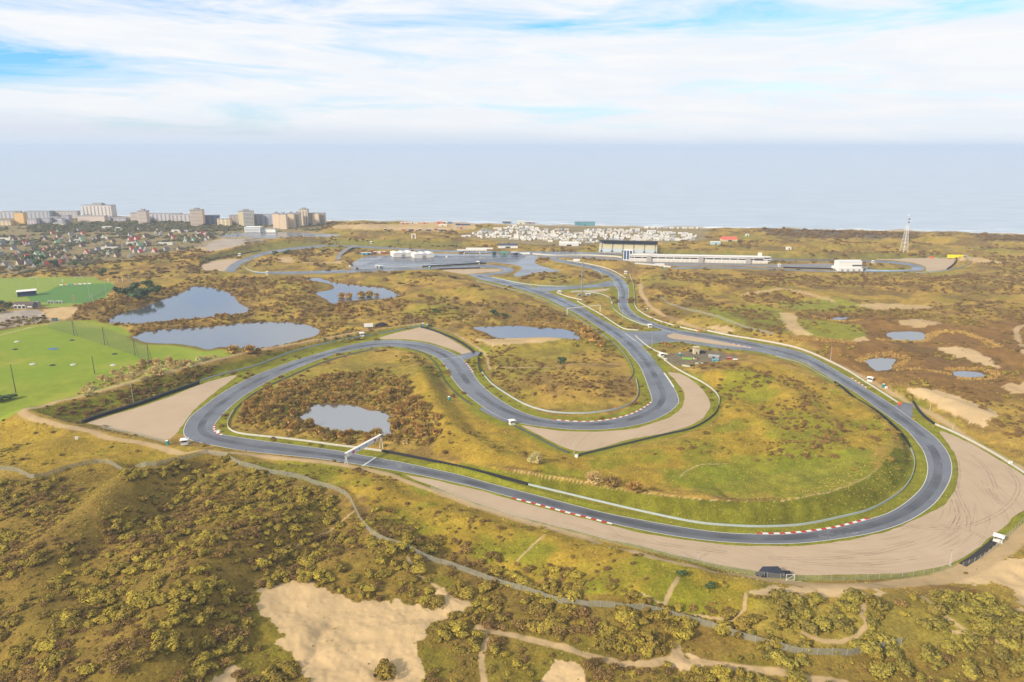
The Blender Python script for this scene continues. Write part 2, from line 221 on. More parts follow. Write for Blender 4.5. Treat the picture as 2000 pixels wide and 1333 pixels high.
# barriers: name, label, course, height, thickness, kind
BARRIERS = [
 ('concrete_barrier', 'white concrete barrier between pond and near straight, left of the gantry', [(745,882),(700,876),(650,870),(600,863),(550,857),(475,849),(452,842),(445,834),(446,822),(457,802)], 1.25, .6, 'w'),
 ('guardrail', 'grey guardrail round the inside of the climbing left bend', [(457,802),(482,780),(512,761),(555,741),(600,721),(640,706),(675,696),(712,687),(740,683)], 1.1, .35, 'g'),
 ('tyre_wall', 'long black tyre wall behind the near straight, right of the gantry', [(747,883),(800,893),(900,914),(980,934),(1030,948)], 1.35, .9, 't'),
 ('concrete_barrier', 'pale barrier sweeping round the inside of the wide near bend', [(1032,948),(1087,961),(1175,982),(1262,1002),(1361,1022),(1444,1029),(1500,1030),(1569,1026),(1639,1012),(1700,996),(1752,967),(1776,941),(1786,912),(1784,891),(1778,877)], 1.2, .55, 's'),
 ('tyre_wall', 'black tyre wall on the bank side of the descending right straight', [(1778,876),(1764,853),(1740,828),(1711,804),(1673,781),(1645,758),(1630,748)], 1.2, .8, 't'),
 ('guardrail', 'grey guardrail below the dune hill, above the descending right straight', [(1628,746),(1600,731),(1570,713),(1550,706),(1515,697)], 1.1, .35, 'g'),
 ('concrete_barrier', 'white concrete wall along the outside of the descending right straight', [(1382,647),(1425,656),(1475,664),(1525,673),(1562,682),(1600,697),(1650,722),(1687,745),(1725,769),(1757,790)], 1.3, .6, 'w', -1),
 ('tyre_wall', 'short black tyre wall at the start of the big gravel trap', [(1783,786),(1792,800),(1805,815),(1825,830)], 1.4, .9, 't'),
 ('concrete_barrier', 'white concrete wall on the far side of the big gravel trap', [(1826,830),(1863,846),(1907,868),(1951,893),(2000,925),(2070,970)], 1.3, .6, 'w'),
 ('concrete_barrier', 'white concrete wall on the right of the narrow S road, orange end', [(1230,538),(1237,557),(1239,580),(1240,597),(1251,610),(1280,625),(1325,639),(1365,648)], 1.3, .6, 'w', -1),
 ('guardrail', 'silver guardrail at the foot of the long left bank', [(392,745),(437,731),(500,715),(575,687),(650,669),(700,659),(750,651),(812,639),(824,637)], 1.3, .5, 's'),
 ('tyre_wall', 'thick black tyre wall at the back of the left gravel trap', [(162,827),(200,813),(269,792),(325,772),(388,750)], 2.0, 2.2, 't'),
 ('tyre_wall', 'curved black tyre wall behind the chicane gravel trap', [(822,640),(850,648),(887,663),(912,678),(926,690)], 1.5, 1.0, 't'),
 ('tyre_wall', 'small black tyre wall at the gate inside the hairpin', [(940,690),(934,701),(936,720),(941,728)], 1.4, .8, 't'),
 ('concrete_barrier', 'pale wall round the inside of the hairpin grass', [(941,728),(960,750),(990,771),(1025,791),(1062,803),(1100,808),(1150,808),(1200,801),(1230,791),(1244,777),(1246,760),(1242,742)], 1.25, .55, 's'),
 ('guardrail', 'grey guardrail between bend pond and the descending hairpin approach', [(1226,746),(1236,731),(1232,713),(1220,693),(1200,672),(1162,645),(1125,620),(1087,598),(1050,582),(1025,573),(985,563),(930,549)], 1.1, .4, 'g'),
 ('guardrail', 'dark guardrail along the crest above the S bend exit', [(1005,834),(1042,852),(1075,870),(1110,886)], 1.2, .5, 'd'),
 ('guardrail', 'dark guardrail at the back of the hairpin gravel trap', [(1130,891),(1175,880),(1237,865),(1300,850),(1345,840),(1375,826),(1397,808),(1404,792)], 1.4, .6, 'd'),
 ('concrete_barrier', 'white wall on the outside of the hairpin, beside the yard', [(1404,790),(1404,777),(1392,762),(1370,747),(1337,730),(1312,715),(1295,701),(1284,694)], 1.3, .6, 'w'),
 ('concrete_barrier', 'short white wall at the junction beside the yard huts', [(1241,657),(1262,675),(1282,687),(1305,694)], 1.2, .5, 'w'),
 ('concrete_barrier', 'short white wall beside the tall mast', [(1087,572),(1107,580),(1137,587)], 1.2, .5, 'w'),
 ('concrete_barrier', 'white wall on the right of the hairpin approach, under the thin gantry', [(1127,589),(1150,602),(1175,616),(1212,640),(1230,645),(1247,646)], 1.2, .55, 'w'),
 ('guardrail', 'pale guardrail on the left of the narrow S road', [(1115,571),(1145,571),(1170,574),(1190,582),(1195,592),(1200,605),(1220,620),(1250,633),(1268,637)], 1.0, .35, 's'),
 ('guardrail', 'pale guardrail round the small hill behind the tall mast', [(960,542),(1012,553),(1050,558),(1100,560),(1137,557),(1160,552),(1175,545),(1177,539),(1170,531)], 1.0, .4, 's'),
 ('concrete_barrier', 'white wall along the upper side of the narrow S road', [(1107,509),(1137,514),(1175,522),(1200,531),(1222,544)], 1.2, .5, 'w'),
 ('guardrail', 'dark guardrail between the hill crest and the chicane', [(795,681),(825,690),(845,705),(857,722),(867,743),(882,761),(900,777),(922,792)], 1.1, .4, 'd'),
 ('tyre_wall', 'upper black tyre wall of the far hairpin', [(825,522),(880,519),(950,515.5)], 1.8, 1.2, 't'),
 ('tyre_wall', 'lower black tyre wall of the far hairpin', [(857,527),(900,525.5),(938,524.5)], 1.6, 1.2, 't'),
 ('concrete_barrier', 'long white pit exit wall curving below the grandstand', [(1040,497),(1080,500),(1137,499.5),(1195,502),(1215,504.5)], 2.6, 1.0, 'w'),
 ('concrete_barrier', 'white wall leading from the pit exit to the paddock gate', [(1240,516),(1275,519),(1310,523)], 2.6, 1.0, 'w'),
 ('tyre_wall', 'dark tyre wall in front of the white pavilion', [(1530,524),(1580,525.5),(1627,527)], 2.0, 1.2, 't'),
 ('concrete_barrier', 'blue and white painted wall inside the far right bend', [(1690,529),(1740,530.5),(1775,529.5)], 2.0, .8, 'b'),
 ('guardrail', 'pale guardrail round the outside of the far right bend', [(1790,534),(1850,529),(1885,520),(1897,511),(1890,502),(1882,499)], 1.6, .8, 's'),
 ('tyre_wall', 'dark curved tyre wall behind the far right gravel trap', [(1850,527),(1862,518),(1868,507),(1850,504)], 2.0, 1.4, 't'),
 ('guardrail', 'pale guardrail round the inside of the far left bend', [(520,534),(495,531),(480,524),(480,516),(495,508)], 1.2, .5, 's'),
 ('guardrail', 'dark guardrail below the green bank of the far left bend', [(388,521),(400,513),(440,503),(470,498),(510,490)], 1.6, .7, 'd'),
]
# ------------------------------------------------------------------ materials
GAIN = 1.52
def lin(c): c = c / 255.0; return c / 12.92 if c <= 0.04045 else ((c + 0.055) / 1.055) ** 2.4
def alb(r, g, b, k=GAIN): return tuple(min(0.85, lin(v) / k) for v in (r, g, b))
MATS = {}
def mat(name, rgb, rough=0.8, var=0.12, scale=0.6, spec=0.3, metal=0.0, bump=0.0, alpha=1.0, emit=0.0, coords='Object'):
    if name in MATS: return MATS[name]
    m = bpy.data.materials.new(name); m.use_nodes = True; t = m.node_tree; b = t.nodes['Principled BSDF']
    c = alb(*rgb)
    tcn = t.nodes.new('ShaderNodeTexCoord'); no = t.nodes.new('ShaderNodeTexNoise'); no.inputs['Scale'].default_value = scale; no.inputs['Detail'].default_value = 5
    t.links.new(tcn.outputs[coords], no.inputs['Vector'])
    mx = t.nodes.new('ShaderNodeMix'); mx.data_type = 'RGBA'
    mx.inputs['A'].default_value = (*[v * (1 - var) for v in c], 1); mx.inputs['B'].default_value = (*[min(0.9, v * (1 + var)) for v in c], 1)
    t.links.new(no.outputs[0], mx.inputs['Factor']); t.links.new(mx.outputs['Result'], b.inputs['Base Color'])
    b.inputs['Roughness'].default_value = rough; b.inputs['Specular IOR Level'].default_value = spec; b.inputs['Metallic'].default_value = metal
    b.inputs['Alpha'].default_value = alpha
    if bump:
        bn = t.nodes.new('ShaderNodeBump'); bn.inputs['Distance'].default_value = bump; t.links.new(no.outputs[0], bn.inputs['Height']); t.links.new(bn.outputs[0], b.inputs['Normal'])
    MATS[name] = m; return m
def nodes(m): return m.node_tree, m.node_tree.nodes.new, m.node_tree.links.new

# ------------------------------------------------------------------ object helpers
def link(o, parent=None):
    COL.objects.link(o)
    if parent is not None: o.parent = parent
    return o
def tag(o, label=None, cat=None, group=None, kind=None):
    if label: o['label'] = label
    if cat: o['category'] = cat
    if group: o['group'] = group
    if kind: o['kind'] = kind
    return o
def thing(name, label, cat, loc=(0, 0, 0), rz=0.0, group=None):
    o = bpy.data.objects.new(name, None); o.empty_display_size = 0.5; link(o)
    o.location = loc; o.rotation_euler = (0, 0, rz); return tag(o, label, cat, group)
def dup(root, loc, rz=0.0, label=None, group=None, scale=None):
    r = root.copy(); COL.objects.link(r); r.location = loc; r.rotation_euler = (0, 0, rz)
    if scale is not None: r.scale = scale
    if label: r['label'] = label
    if group: r['group'] = group
    for ch in list(root.children):
        c = ch.copy(); COL.objects.link(c); c.parent = r
        for g in list(ch.children):
            d = g.copy(); COL.objects.link(d); d.parent = c
    return r
class MB:
    def __init__(s): s.v = []; s.f = []
    def add(s, vs, fs):
        o = len(s.v); s.v += [tuple(map(float, v)) for v in vs]; s.f += [tuple(i + o for i in f) for f in fs]; return s
    def box(s, x0, x1, y0, y1, z0, z1):
        return s.add([(x0,y0,z0),(x1,y0,z0),(x1,y1,z0),(x0,y1,z0),(x0,y0,z1),(x1,y0,z1),(x1,y1,z1),(x0,y1,z1)],
                     [(3,2,1,0),(4,5,6,7),(0,1,5,4),(1,2,6,5),(2,3,7,6),(3,0,4,7)])
    def prism(s, x0, x1, y0, y1, z0, z1, axis='x', inset=0.0):
        """gabled roof with its ridge along axis"""
        if axis == 'x':
            ym = (y0 + y1) / 2
            vs = [(x0,y0,z0),(x1,y0,z0),(x1,y1,z0),(x0,y1,z0),(x0+inset,ym,z1),(x1-inset,ym,z1)]; fs = [(0,1,5,4),(2,3,4,5),(0,4,3),(1,2,5),(3,2,1,0)]
        else:
            xm = (x0 + x1) / 2
            vs = [(x0,y0,z0),(x1,y0,z0),(x1,y1,z0),(x0,y1,z0),(xm,y0+inset,z1),(xm,y1-inset,z1)]; fs = [(0,4,5,3),(1,2,5,4),(0,1,4),(2,3,5),(3,2,1,0)]
        return s.add(vs, fs)
    def tube(s, p, q, r0, r1=None, n=6):
        p = Vector(p); q = Vector(q); r1 = r0 if r1 is None else r1; d = (q - p).normalized()
        a = d.orthogonal().normalized(); b = d.cross(a); vs = []
        for c, r in ((p, r0), (q, r1)):
            for i in range(n):
                t = 2 * math.pi * i / n; vs.append(c + a * math.cos(t) * r + b * math.sin(t) * r)
        return s.add(vs, [(i, (i + 1) % n, n + (i + 1) % n, n + i) for i in range(n)] + [tuple(range(n - 1, -1, -1)), tuple(range(n, 2 * n))])
    def mesh(s, name):
        me = bpy.data.meshes.new(name); me.from_pydata(s.v, [], s.f); me.update(); return me
    def build(s, name, m, parent=None):
        me = s.mesh(name); me.materials.append(m); o = bpy.data.objects.new(name, me); return link(o, parent)
def mesh_np(name, V, F, m=None):
    me = bpy.data.meshes.new(name); V = np.asarray(V, np.float32); F = np.asarray(F, np.int32); k = F.shape[1]
    me.vertices.add(len(V)); me.vertices.foreach_set('co', V.ravel()); me.loops.add(F.size); me.loops.foreach_set('vertex_index', F.ravel())
    me.polygons.add(len(F)); me.polygons.foreach_set('loop_start', np.arange(0, F.size, k, dtype=np.int32)); me.update(calc_edges=True)
    if m: me.materials.append(m)
    return me
def sheet(name, P, z, m, parent=None):
    """flat polygon sheet (world xy outline)"""
    P = np.asarray(P, float); tris = tessellate_polygon([[Vector((p[0], p[1], 0)) for p in P]])
    mb = MB(); vs = [(p[0], p[1], z) for p in P]; fs = []
    for a, b, c in tris:
        cr = (P[b][0]-P[a][0])*(P[c][1]-P[a][1]) - (P[b][1]-P[a][1])*(P[c][0]-P[a][0])
        fs.append((a, b, c) if cr > 0 else (a, c, b))
    mb.add(vs, fs); return mb.build(name, m, parent)

# ------------------------------------------------------------------ ground relief
RIBBON = np.vstack([smooth(GL(TRACK_A), 4.0), smooth(GL(TRACK_B), 4.0)[::-1]])
FLAT = [GL(p) for p in (HAIRPIN, JUNCTION, LINK, PADDOCK, PITLANE, STRAIGHT, LEFTLOOP, PARKING, PATCH1, PATCH2, PATCH3, PATCH4)] + [GL(p) for p in GRAVEL.values()] + [GL(p) for p in LAKES.values()]
LAWN_RANGE = [(-300,700),(-120,668),(0,650),(60,638),(110,631),(180,628),(240,642),(262,663),(345,672),(408,684),(455,690),(400,706),(330,724),(250,748),(165,768),(80,790),(40,800),(0,822),(-120,850),(-300,880)]
LAWN_PITCH = [(-200,553),(-80,549),(0,545),(100,543),(187,543),(190,549),(222,554),(205,580),(160,596),(95,600),(62,588),(20,588),(-60,590),(-200,600)]
YARD = [(1290,690),(1310,693),(1360,683),(1400,690),(1440,698),(1400,705),(1350,712),(1325,712),(1300,703)]
TOWN = [(-500,410),(0,415),(300,425),(640,432),(620,450),(430,458),(400,480),(300,497),(150,520),(0,535),(-500,580)]
CAMP = [(905,462),(940,450),(1000,441),(1120,441),(1262,446),(1380,447),(1378,468),(1290,474),(1170,474),(1130,482),(1000,474)]
RANGE_W, PITCH_W, YARD_W, TOWN_W, CAMP_W = GL(LAWN_RANGE), GL(LAWN_PITCH), GL(YARD), GL(TOWN), GL(CAMP)
BARW = [GL(q[2]) for q in BARRIERS]
COASTW = GL(COAST); COASTW = COASTW[np.argsort(COASTW[:, 0])]
RID = []
for r in RIDGES:
    W = np.array([G(a, b, h) for a, b, h, s in r]); RID.append((W, np.array([q[2] for q in r], float), np.array([q[3] for q in r], float)))
def flatdist(X, Y, margin=26.0):
    d = polydist(X, Y, RIBBON, margin)
    for P in FLAT: d = np.minimum(d, polydist(X, Y, P, margin))
    road = d.copy()
    for W in BARW:
        k = (X > W[:, 0].min() - 9) & (X < W[:, 0].max() + 9) & (Y > W[:, 1].min() - 9) & (Y < W[:, 1].max() + 9)
        if k.any(): d[k] = np.minimum(d[k], np.maximum(linedist(X[k], Y[k], W) - 0.6, 0.3))
    return d, road
def height(X, Y, full=False):
    X = np.asarray(X, float); Y = np.asarray(Y, float)
    d, road = flatdist(X, Y)
    dl = polydist(X, Y, RANGE_W, 26)
    for P in (PITCH_W, YARD_W, CAMP_W): dl = np.minimum(dl, polydist(X, Y, P, 26))
    dt = polydist(X, Y, TOWN_W, 60)
    m1 = sstep(2, 24, d) * sstep(0, 22, dl) * (0.25 + 0.75 * sstep(0, 60, dt))
    m2 = sstep(0.8, 5, d) * sstep(-2, 8, dl)
    near = sstep(420, 280, Y)
    n = np.clip(fbm(X, Y, 62, 4, 3, 0.45) - 0.36, 0, 1) * (10 + 9 * near) + np.clip(fbm(X, Y, 22, 3, 9, 0.5) - 0.35, 0, 1) * 4.0
    n += (fbm(X, Y, 6.0, 3, 21, 0.6) - 0.3) * (0.5 + 0.7 * near)
    s = np.zeros(X.shape)
    for W, hh, ss in RID:
        mg = ss.max() * 2.6
        k = (X > W[:, 0].min() - mg) & (X < W[:, 0].max() + mg) & (Y > W[:, 1].min() - mg) & (Y < W[:, 1].max() + mg)
        if not k.any(): continue
        dd, (hv, sv) = linedist(X[k], Y[k], W, False, (hh, ss))
        wob = 0.75 + 0.5 * fbm(X[k], Y[k], 30, 2, 33)
        s[k] += (hv * np.exp(-(dd / (sv * wob)) ** 2)) ** 3
    rg = s ** (1 / 3.0)
    H = m1 * n * (1 - 0.55 * np.clip(rg / 5, 0, 1)) + m2 * rg
    yc = np.interp(X, COASTW[:, 0], COASTW[:, 1])
    back = sstep(yc - 15, yc + 25, Y); H = H * (1 - back) - 5.0 * back
    return (H, d, dl, road) if full else H
NC, NR = 960, 660
AZ = np.radians(np.linspace(-51, 51, NC)); pyv = np.r_[np.linspace(1750, 1345, 90, endpoint=False), np.linspace(1345, 402, NR - 90)]
ang = PITCH + np.arctan((pyv - CY) / FPX); RR = CAMH / np.tan(ang)
# rows are lines of equal depth so that near and far are meshed alike
TX = np.outer(RR, np.tan(AZ)); TY = np.outer(RR, np.ones(NC))
TZ, TD, TDL, TRD = height(TX.ravel(), TY.ravel(), True); TRD = TRD.reshape(TX.shape); TZ = TZ.reshape(TX.shape); TD = TD.reshape(TX.shape); TDL = TDL.reshape(TX.shape)
def ground(X, Y):
    """height of the ground mesh at world places"""
    X = np.asarray(X, float); Y = np.asarray(Y, float)
    fr = np.clip(np.interp(Y, RR, np.arange(NR)), 0, NR - 1.001); fc = np.clip(np.interp(X / np.maximum(Y, 1), np.tan(AZ), np.arange(NC)), 0, NC - 1.001)
    i = fr.astype(int); j = fc.astype(int); a = fr - i; b = fc - j
    return (TZ[i, j] * (1 - b) + TZ[i, j + 1] * b) * (1 - a) + (TZ[i + 1, j] * (1 - b) + TZ[i + 1, j + 1] * b) * a
def on(px, py):
    """place on the visible ground in that direction"""
    dx, dy, dz = ray(px, py); t0 = (24 - CAMH) / dz; t1 = (-0.5 - CAMH) / dz
    t = np.linspace(t0, t1, 400); X = dx * t; Y = dy * t; Z = CAMH + dz * t; D = Z - ground(X, Y)
    below = np.nonzero(D <= 0)[0]
    if len(below) == 0 or below[0] == 0: return Vector((X[-1], Y[-1], max(0.0, Z[-1])))
    i = below[0]; w = D[i-1] / max(D[i-1] - D[i], 1e-6)
    return Vector((X[i-1] + (X[i]-X[i-1])*w, Y[i-1] + (Y[i]-Y[i-1])*w, Z[i-1] + (Z[i]-Z[i-1])*w))
CELL = np.abs(np.gradient(TX, axis=1) * np.gradient(TY, axis=0))

# ------------------------------------------------------------------ land cover
wx = (fbm(TX, TY, 9, 3, 51) - 0.5) * 7 + (fbm(TX, TY, 2.4, 2, 61) - 0.5) * 3; wy = (fbm(TX, TY, 9, 3, 52) - 0.5) * 12 + (fbm(TX, TY, 2.4, 2, 62) - 0.5) * 4
PU, PV = pix(TX, TY, TZ); WU, WV = pix(TX + wx, TY + wy, TZ)
def zone(poly, soft=3.0, wobble=True):
    U, V = (WU, WV) if wobble else (PU, PV)
    return sstep(soft, 0, polydist(U, V, np.array(poly, float), soft + 1))
def trail(pts, wid, wobble=False, vals=False):
    """distance-based band; wid in metres"""
    W = np.array([tuple(on(*p)[:2]) for p in pts]); W = smooth(W, 6.0)
    out = np.zeros(TX.shape); mg = wid * 2 + 4
    k = (TX > W[:, 0].min() - mg) & (TX < W[:, 0].max() + mg) & (TY > W[:, 1].min() - mg) & (TY < W[:, 1].max() + mg)
    d = linedist(TX[k] + 0.18 * wx[k], TY[k] + 0.12 * wy[k], W); out[k] = sstep(wid * 0.62, wid * 0.38, d); return out
def col(*c): return np.array([lin(v) / GAIN for v in c]) * (np.array((1.04, 0.98, 0.75)) if c[2] < 0.62 * c[0] else 1.0)
g1 = fbm(TX, TY, 26, 4, 5); g2 = fbm(TX, TY, 9, 4, 6); g3 = fbm(TX, TY, 3.2, 3, 8); g4 = fbm(TX, TY, 90, 3, 14)
def mixc(C, c, w): return C + (np.asarray(c) - C) * w[..., None]
C = np.zeros(TX.shape + (3,)) + col(178, 150, 80)                        # dry dune grass
C = mixc(C, col(156, 140, 66), sstep(0.42, 0.66, g1)); C = mixc(C, col(186, 160, 88), sstep(0.52, 0.72, g2) * 0.75)
C = mixc(C, col(134, 108, 72), sstep(0.50, 0.66, fbm(TX, TY, 17, 4, 12)) * 0.7); C = mixc(C, col(146, 146, 62), sstep(0.58, 0.74, g4) * 0.5)
C *= (0.78 + 0.44 * g3)[..., None]
far = sstep(560, 900, TY)
SANDM = np.zeros(TX.shape); PATHM = np.zeros(TX.shape); LAWNM = np.zeros(TX.shape); HEATHM = np.zeros(TX.shape)
def paint(c, w, jitter=0.25):
    global C
    C = mixc(C, col(*c), w); 
    if jitter: C *= (1 + jitter * (g3 - 0.5) * w + jitter * (g2 - 0.5) * w)[..., None]
YELLOW = [[(480,905),(700,915),(860,960),(1000,1012),(1200,1070),(1400,1125),(1480,1150),(1450,1200),(1440,1235),(1300,1195),(1150,1150),(1000,1105),(880,1075),(760,1010),(700,960),(600,935)],
          [(0,820),(60,830),(200,860),(420,890),(250,915),(130,920),(0,915)],[(860,880),(1100,925),(1300,955),(1700,880),(1740,850),(1660,780),(1500,715),(1380,735),(1420,790),(1400,830),(1330,870),(1200,890),(1140,900),(1000,840),(900,800),(850,770),(830,720),(815,740),(840,800),(850,850)]]
for z in YELLOW: paint((176, 152, 54), zone(z, 14) * (0.45 + 0.4 * g2))
gn = sstep(0.48, 0.64, fbm(TX, TY, 34, 4, 44))
for z in YELLOW: paint((128, 140, 40), zone(z, 14) * gn * 0.7)
for z in [[(60,800),(160,785),(400,722),(700,655),(820,635),(830,640),(700,664),(400,752),(165,826),(110,815)],[(900,905),(1000,924),(1140,946),(1300,972),(1450,983),(1560,977),(1660,952),(1720,916),(1748,876),(1765,880),(1782,900),(1777,937),(1702,992),(1570,1024),(1440,1028),(1270,1002),(1040,950),(900,918)]]:
    paint((116, 120, 38), zone(z, 4, False) * 0.95, 0.6)
for z in [[(395,505),(480,482),(560,470),(640,468),(900,474),(900,484),(700,482),(600,484),(480,497),(395,515)],[(1290,489),(1500,496),(1700,496),(1860,499),(1860,505),(1700,506),(1500,504),(1290,499)]]:
    paint((128, 128, 72), zone(z, 4) * 0.8)
paint((138, 104, 66), zone([(1560,640),(1640,612),(1720,625),(1850,640),(1985,635),(2100,660),(2100,770),(1900,770),(1780,745),(1680,728),(1620,690)], 25) * 0.85)
paint((146, 152, 52), zone([(1390,605),(1480,600),(1530,612),(1545,630),(1500,640),(1440,632),(1400,622)], 10) * 0.8)
paint((150, 158, 60), zone([(1555,630),(1600,628),(1680,640),(1690,655),(1640,662),(1570,655)], 8) * 0.8)
paint((142, 150, 66), zone([(1520,592),(1640,585),(1700,600),(1690,608),(1560,606)], 6) * 0.8)
paint((130, 142, 46), zone([(1300,930),(1450,900),(1600,900),(1700,880),(1690,930),(1560,962),(1400,958)], 20) * 0.75)
MOSS = [[(495,1150),(530,1150),(520,1190),(550,1235),(540,1265),(580,1290),(500,1310),(420,1333),(390,1333),(460,1290),(500,1230)],[(845,1135),(870,1128),(895,1145),(880,1160),(860,1155)],[(745,1185),(860,1180),(850,1190),(760,1195)],
        [(825,1265),(870,1262),(880,1290),(850,1333),(825,1333)],[(945,1285),(1000,1250),(1080,1255),(1160,1280),(1130,1300),(1010,1345),(945,1345)],[(1020,1240),(1080,1245),(1200,1270),(1220,1292),(1130,1275)],[(1430,1290),(1530,1310),(1450,1320)],[(765,1333),(800,1290),(815,1290),(820,1333)]]
for z in MOSS: paint((134, 146, 30), zone(z, 8) * 0.85)
fz = zone([(-400,925),(0,938),(420,895),(480,920),(700,1000),(720,1045),(1000,1130),(1300,1195),(1600,1282),(2400,1280),(2400,1500),(-400,1500)], 12)
paint((138, 116, 60), fz * (0.45 + 0.5 * g2))
# mown turf
lw = np.maximum(zone(LAWN_RANGE, 5, False), zone(LAWN_PITCH, 3, False)); LAWNM = lw
paint((140, 158, 56), zone(LAWN_RANGE, 5, False), 0.25); C = mixc(C, col(166, 170, 74), zone(LAWN_RANGE, 5, False) * sstep(0.45, 0.7, g1) * 0.7); C = mixc(C, col(126, 158, 50), zone(LAWN_RANGE, 5, False) * sstep(0.5, 0.7, g4) * 0.6)
paint((142, 164, 80), zone(LAWN_PITCH, 3, False), 0.08)
paint((100, 140, 74), zone([(55,580),(95,570),(118,558),(215,555),(222,560),(203,580),(172,592),(95,590),(62,590)], 3, False), 0.08)
paint((150, 172, 70), zone([(300,670),(410,680),(450,692),(360,705),(300,708)], 4) * 0.5, 0.1)
# verges beside the track
vg = sstep(11, 5, TRD) * sstep(-1, 0.5, TRD + 1) * sstep(700, 620, TY) + sstep(13, 6, TRD) * sstep(620, 700, TY) * sstep(1000, 900, TY) * 0.9
lakeD = np.full(TX.shape, 30.0)
for P in LAKES.values(): lakeD = np.minimum(lakeD, polydist(TX, TY, GL(P), 30))
vg = np.clip(vg, 0, 1) * sstep(8, 16, lakeD) * (1 - zone([(0,800),(600,885),(700,912),(1000,1010),(1500,1140),(1900,1130),(2100,1000),(2100,1400),(-300,1400),(-300,850)], 4, False))
paint((136, 143, 46), vg * (0.72 + 0.3 * g2), 0.3)
paint((122, 96, 60), sstep(9, 2, lakeD) * 0.8)
# bare sand
SANDZ = [[(507,1150),(574,1136),(623,1153),(700,1171),(755,1188),(853,1185),(867,1157),(923,1185),(888,1202),(839,1220),(818,1251),(814,1280),(826,1360),(620,1360),(605,1300),(577,1280),(546,1255),(549,1230),(518,1195)],
 [(400,1345),(430,1322),(462,1308),(460,1345)],[(1040,1350),(1080,1305),(1120,1298),(1135,1320),(1150,1350)],[(1300,1262),(1322,1260),(1372,1285),(1380,1305),(1330,1318),(1300,1300)],
 [(1460,1150),(1500,1143),(1600,1150),(1680,1160),(1715,1150),(1700,1172),(1660,1170),(1600,1158),(1480,1160)],[(1860,1135),(1900,1110),(2010,1090),(2060,1180),(1985,1190),(1975,1150),(1940,1130),(1890,1145)],
 [(1772,757),(1812,762),(1875,775),(1912,795),(1945,807),(1937,820),(1920,837),(1887,817),(1850,805),(1812,782),(1782,770)],[(1832,680),(1875,677),(1912,690),(1945,715),(1935,716),(1900,705),(1862,695)],
 [(1675,596),(1712,594),(1775,597),(1825,601),(1750,602),(1717,606)],[(1755,627),(1800,625),(1838,632),(1800,638),(1760,636)],[(1525,612),(1550,612),(1562,640),(1585,655),(1555,655),(1535,640)],[(1660,665),(1690,657),(1698,664),(1680,666)],[(1960,752),(2010,745),(2010,768),(1975,765)],
 [(930,664),(990,661),(1062,657),(1110,660),(1060,668),(1000,670),(960,676)],[(87,606),(118,602),(150,600),(140,618),(120,626),(88,626)],[(405,470),(470,470),(480,477),(420,490),(380,488)],
 [(652,441),(700,439),(780,440),(800,432),(860,434),(930,438),(925,447),(840,452),(760,448),(650,446)],[(545,505),(560,502),(572,505),(570,514),(550,512)],[(1850,503),(1915,505),(1960,515),(1930,512),(1880,509)],[(1385,640),(1420,640),(1440,650),(1410,652)],[(662,505),(668,510),(664,515),(660,513)]]
for i, z in enumerate(SANDZ):
    w = zone(z, 6 if i < 6 else 2.5); w = sstep(0.36, 0.62, w * (0.55 + 0.8 * fbm(TX, TY, 4.5, 4, 150, .6))); SANDM = np.maximum(SANDM, w if i < 8 else w * 0.8)
C = mixc(C, col(214, 184, 138) * (0.9 + 0.2 * g2)[..., None], np.clip(SANDM * (0.94 + 0.1 * g3), 0, 1))
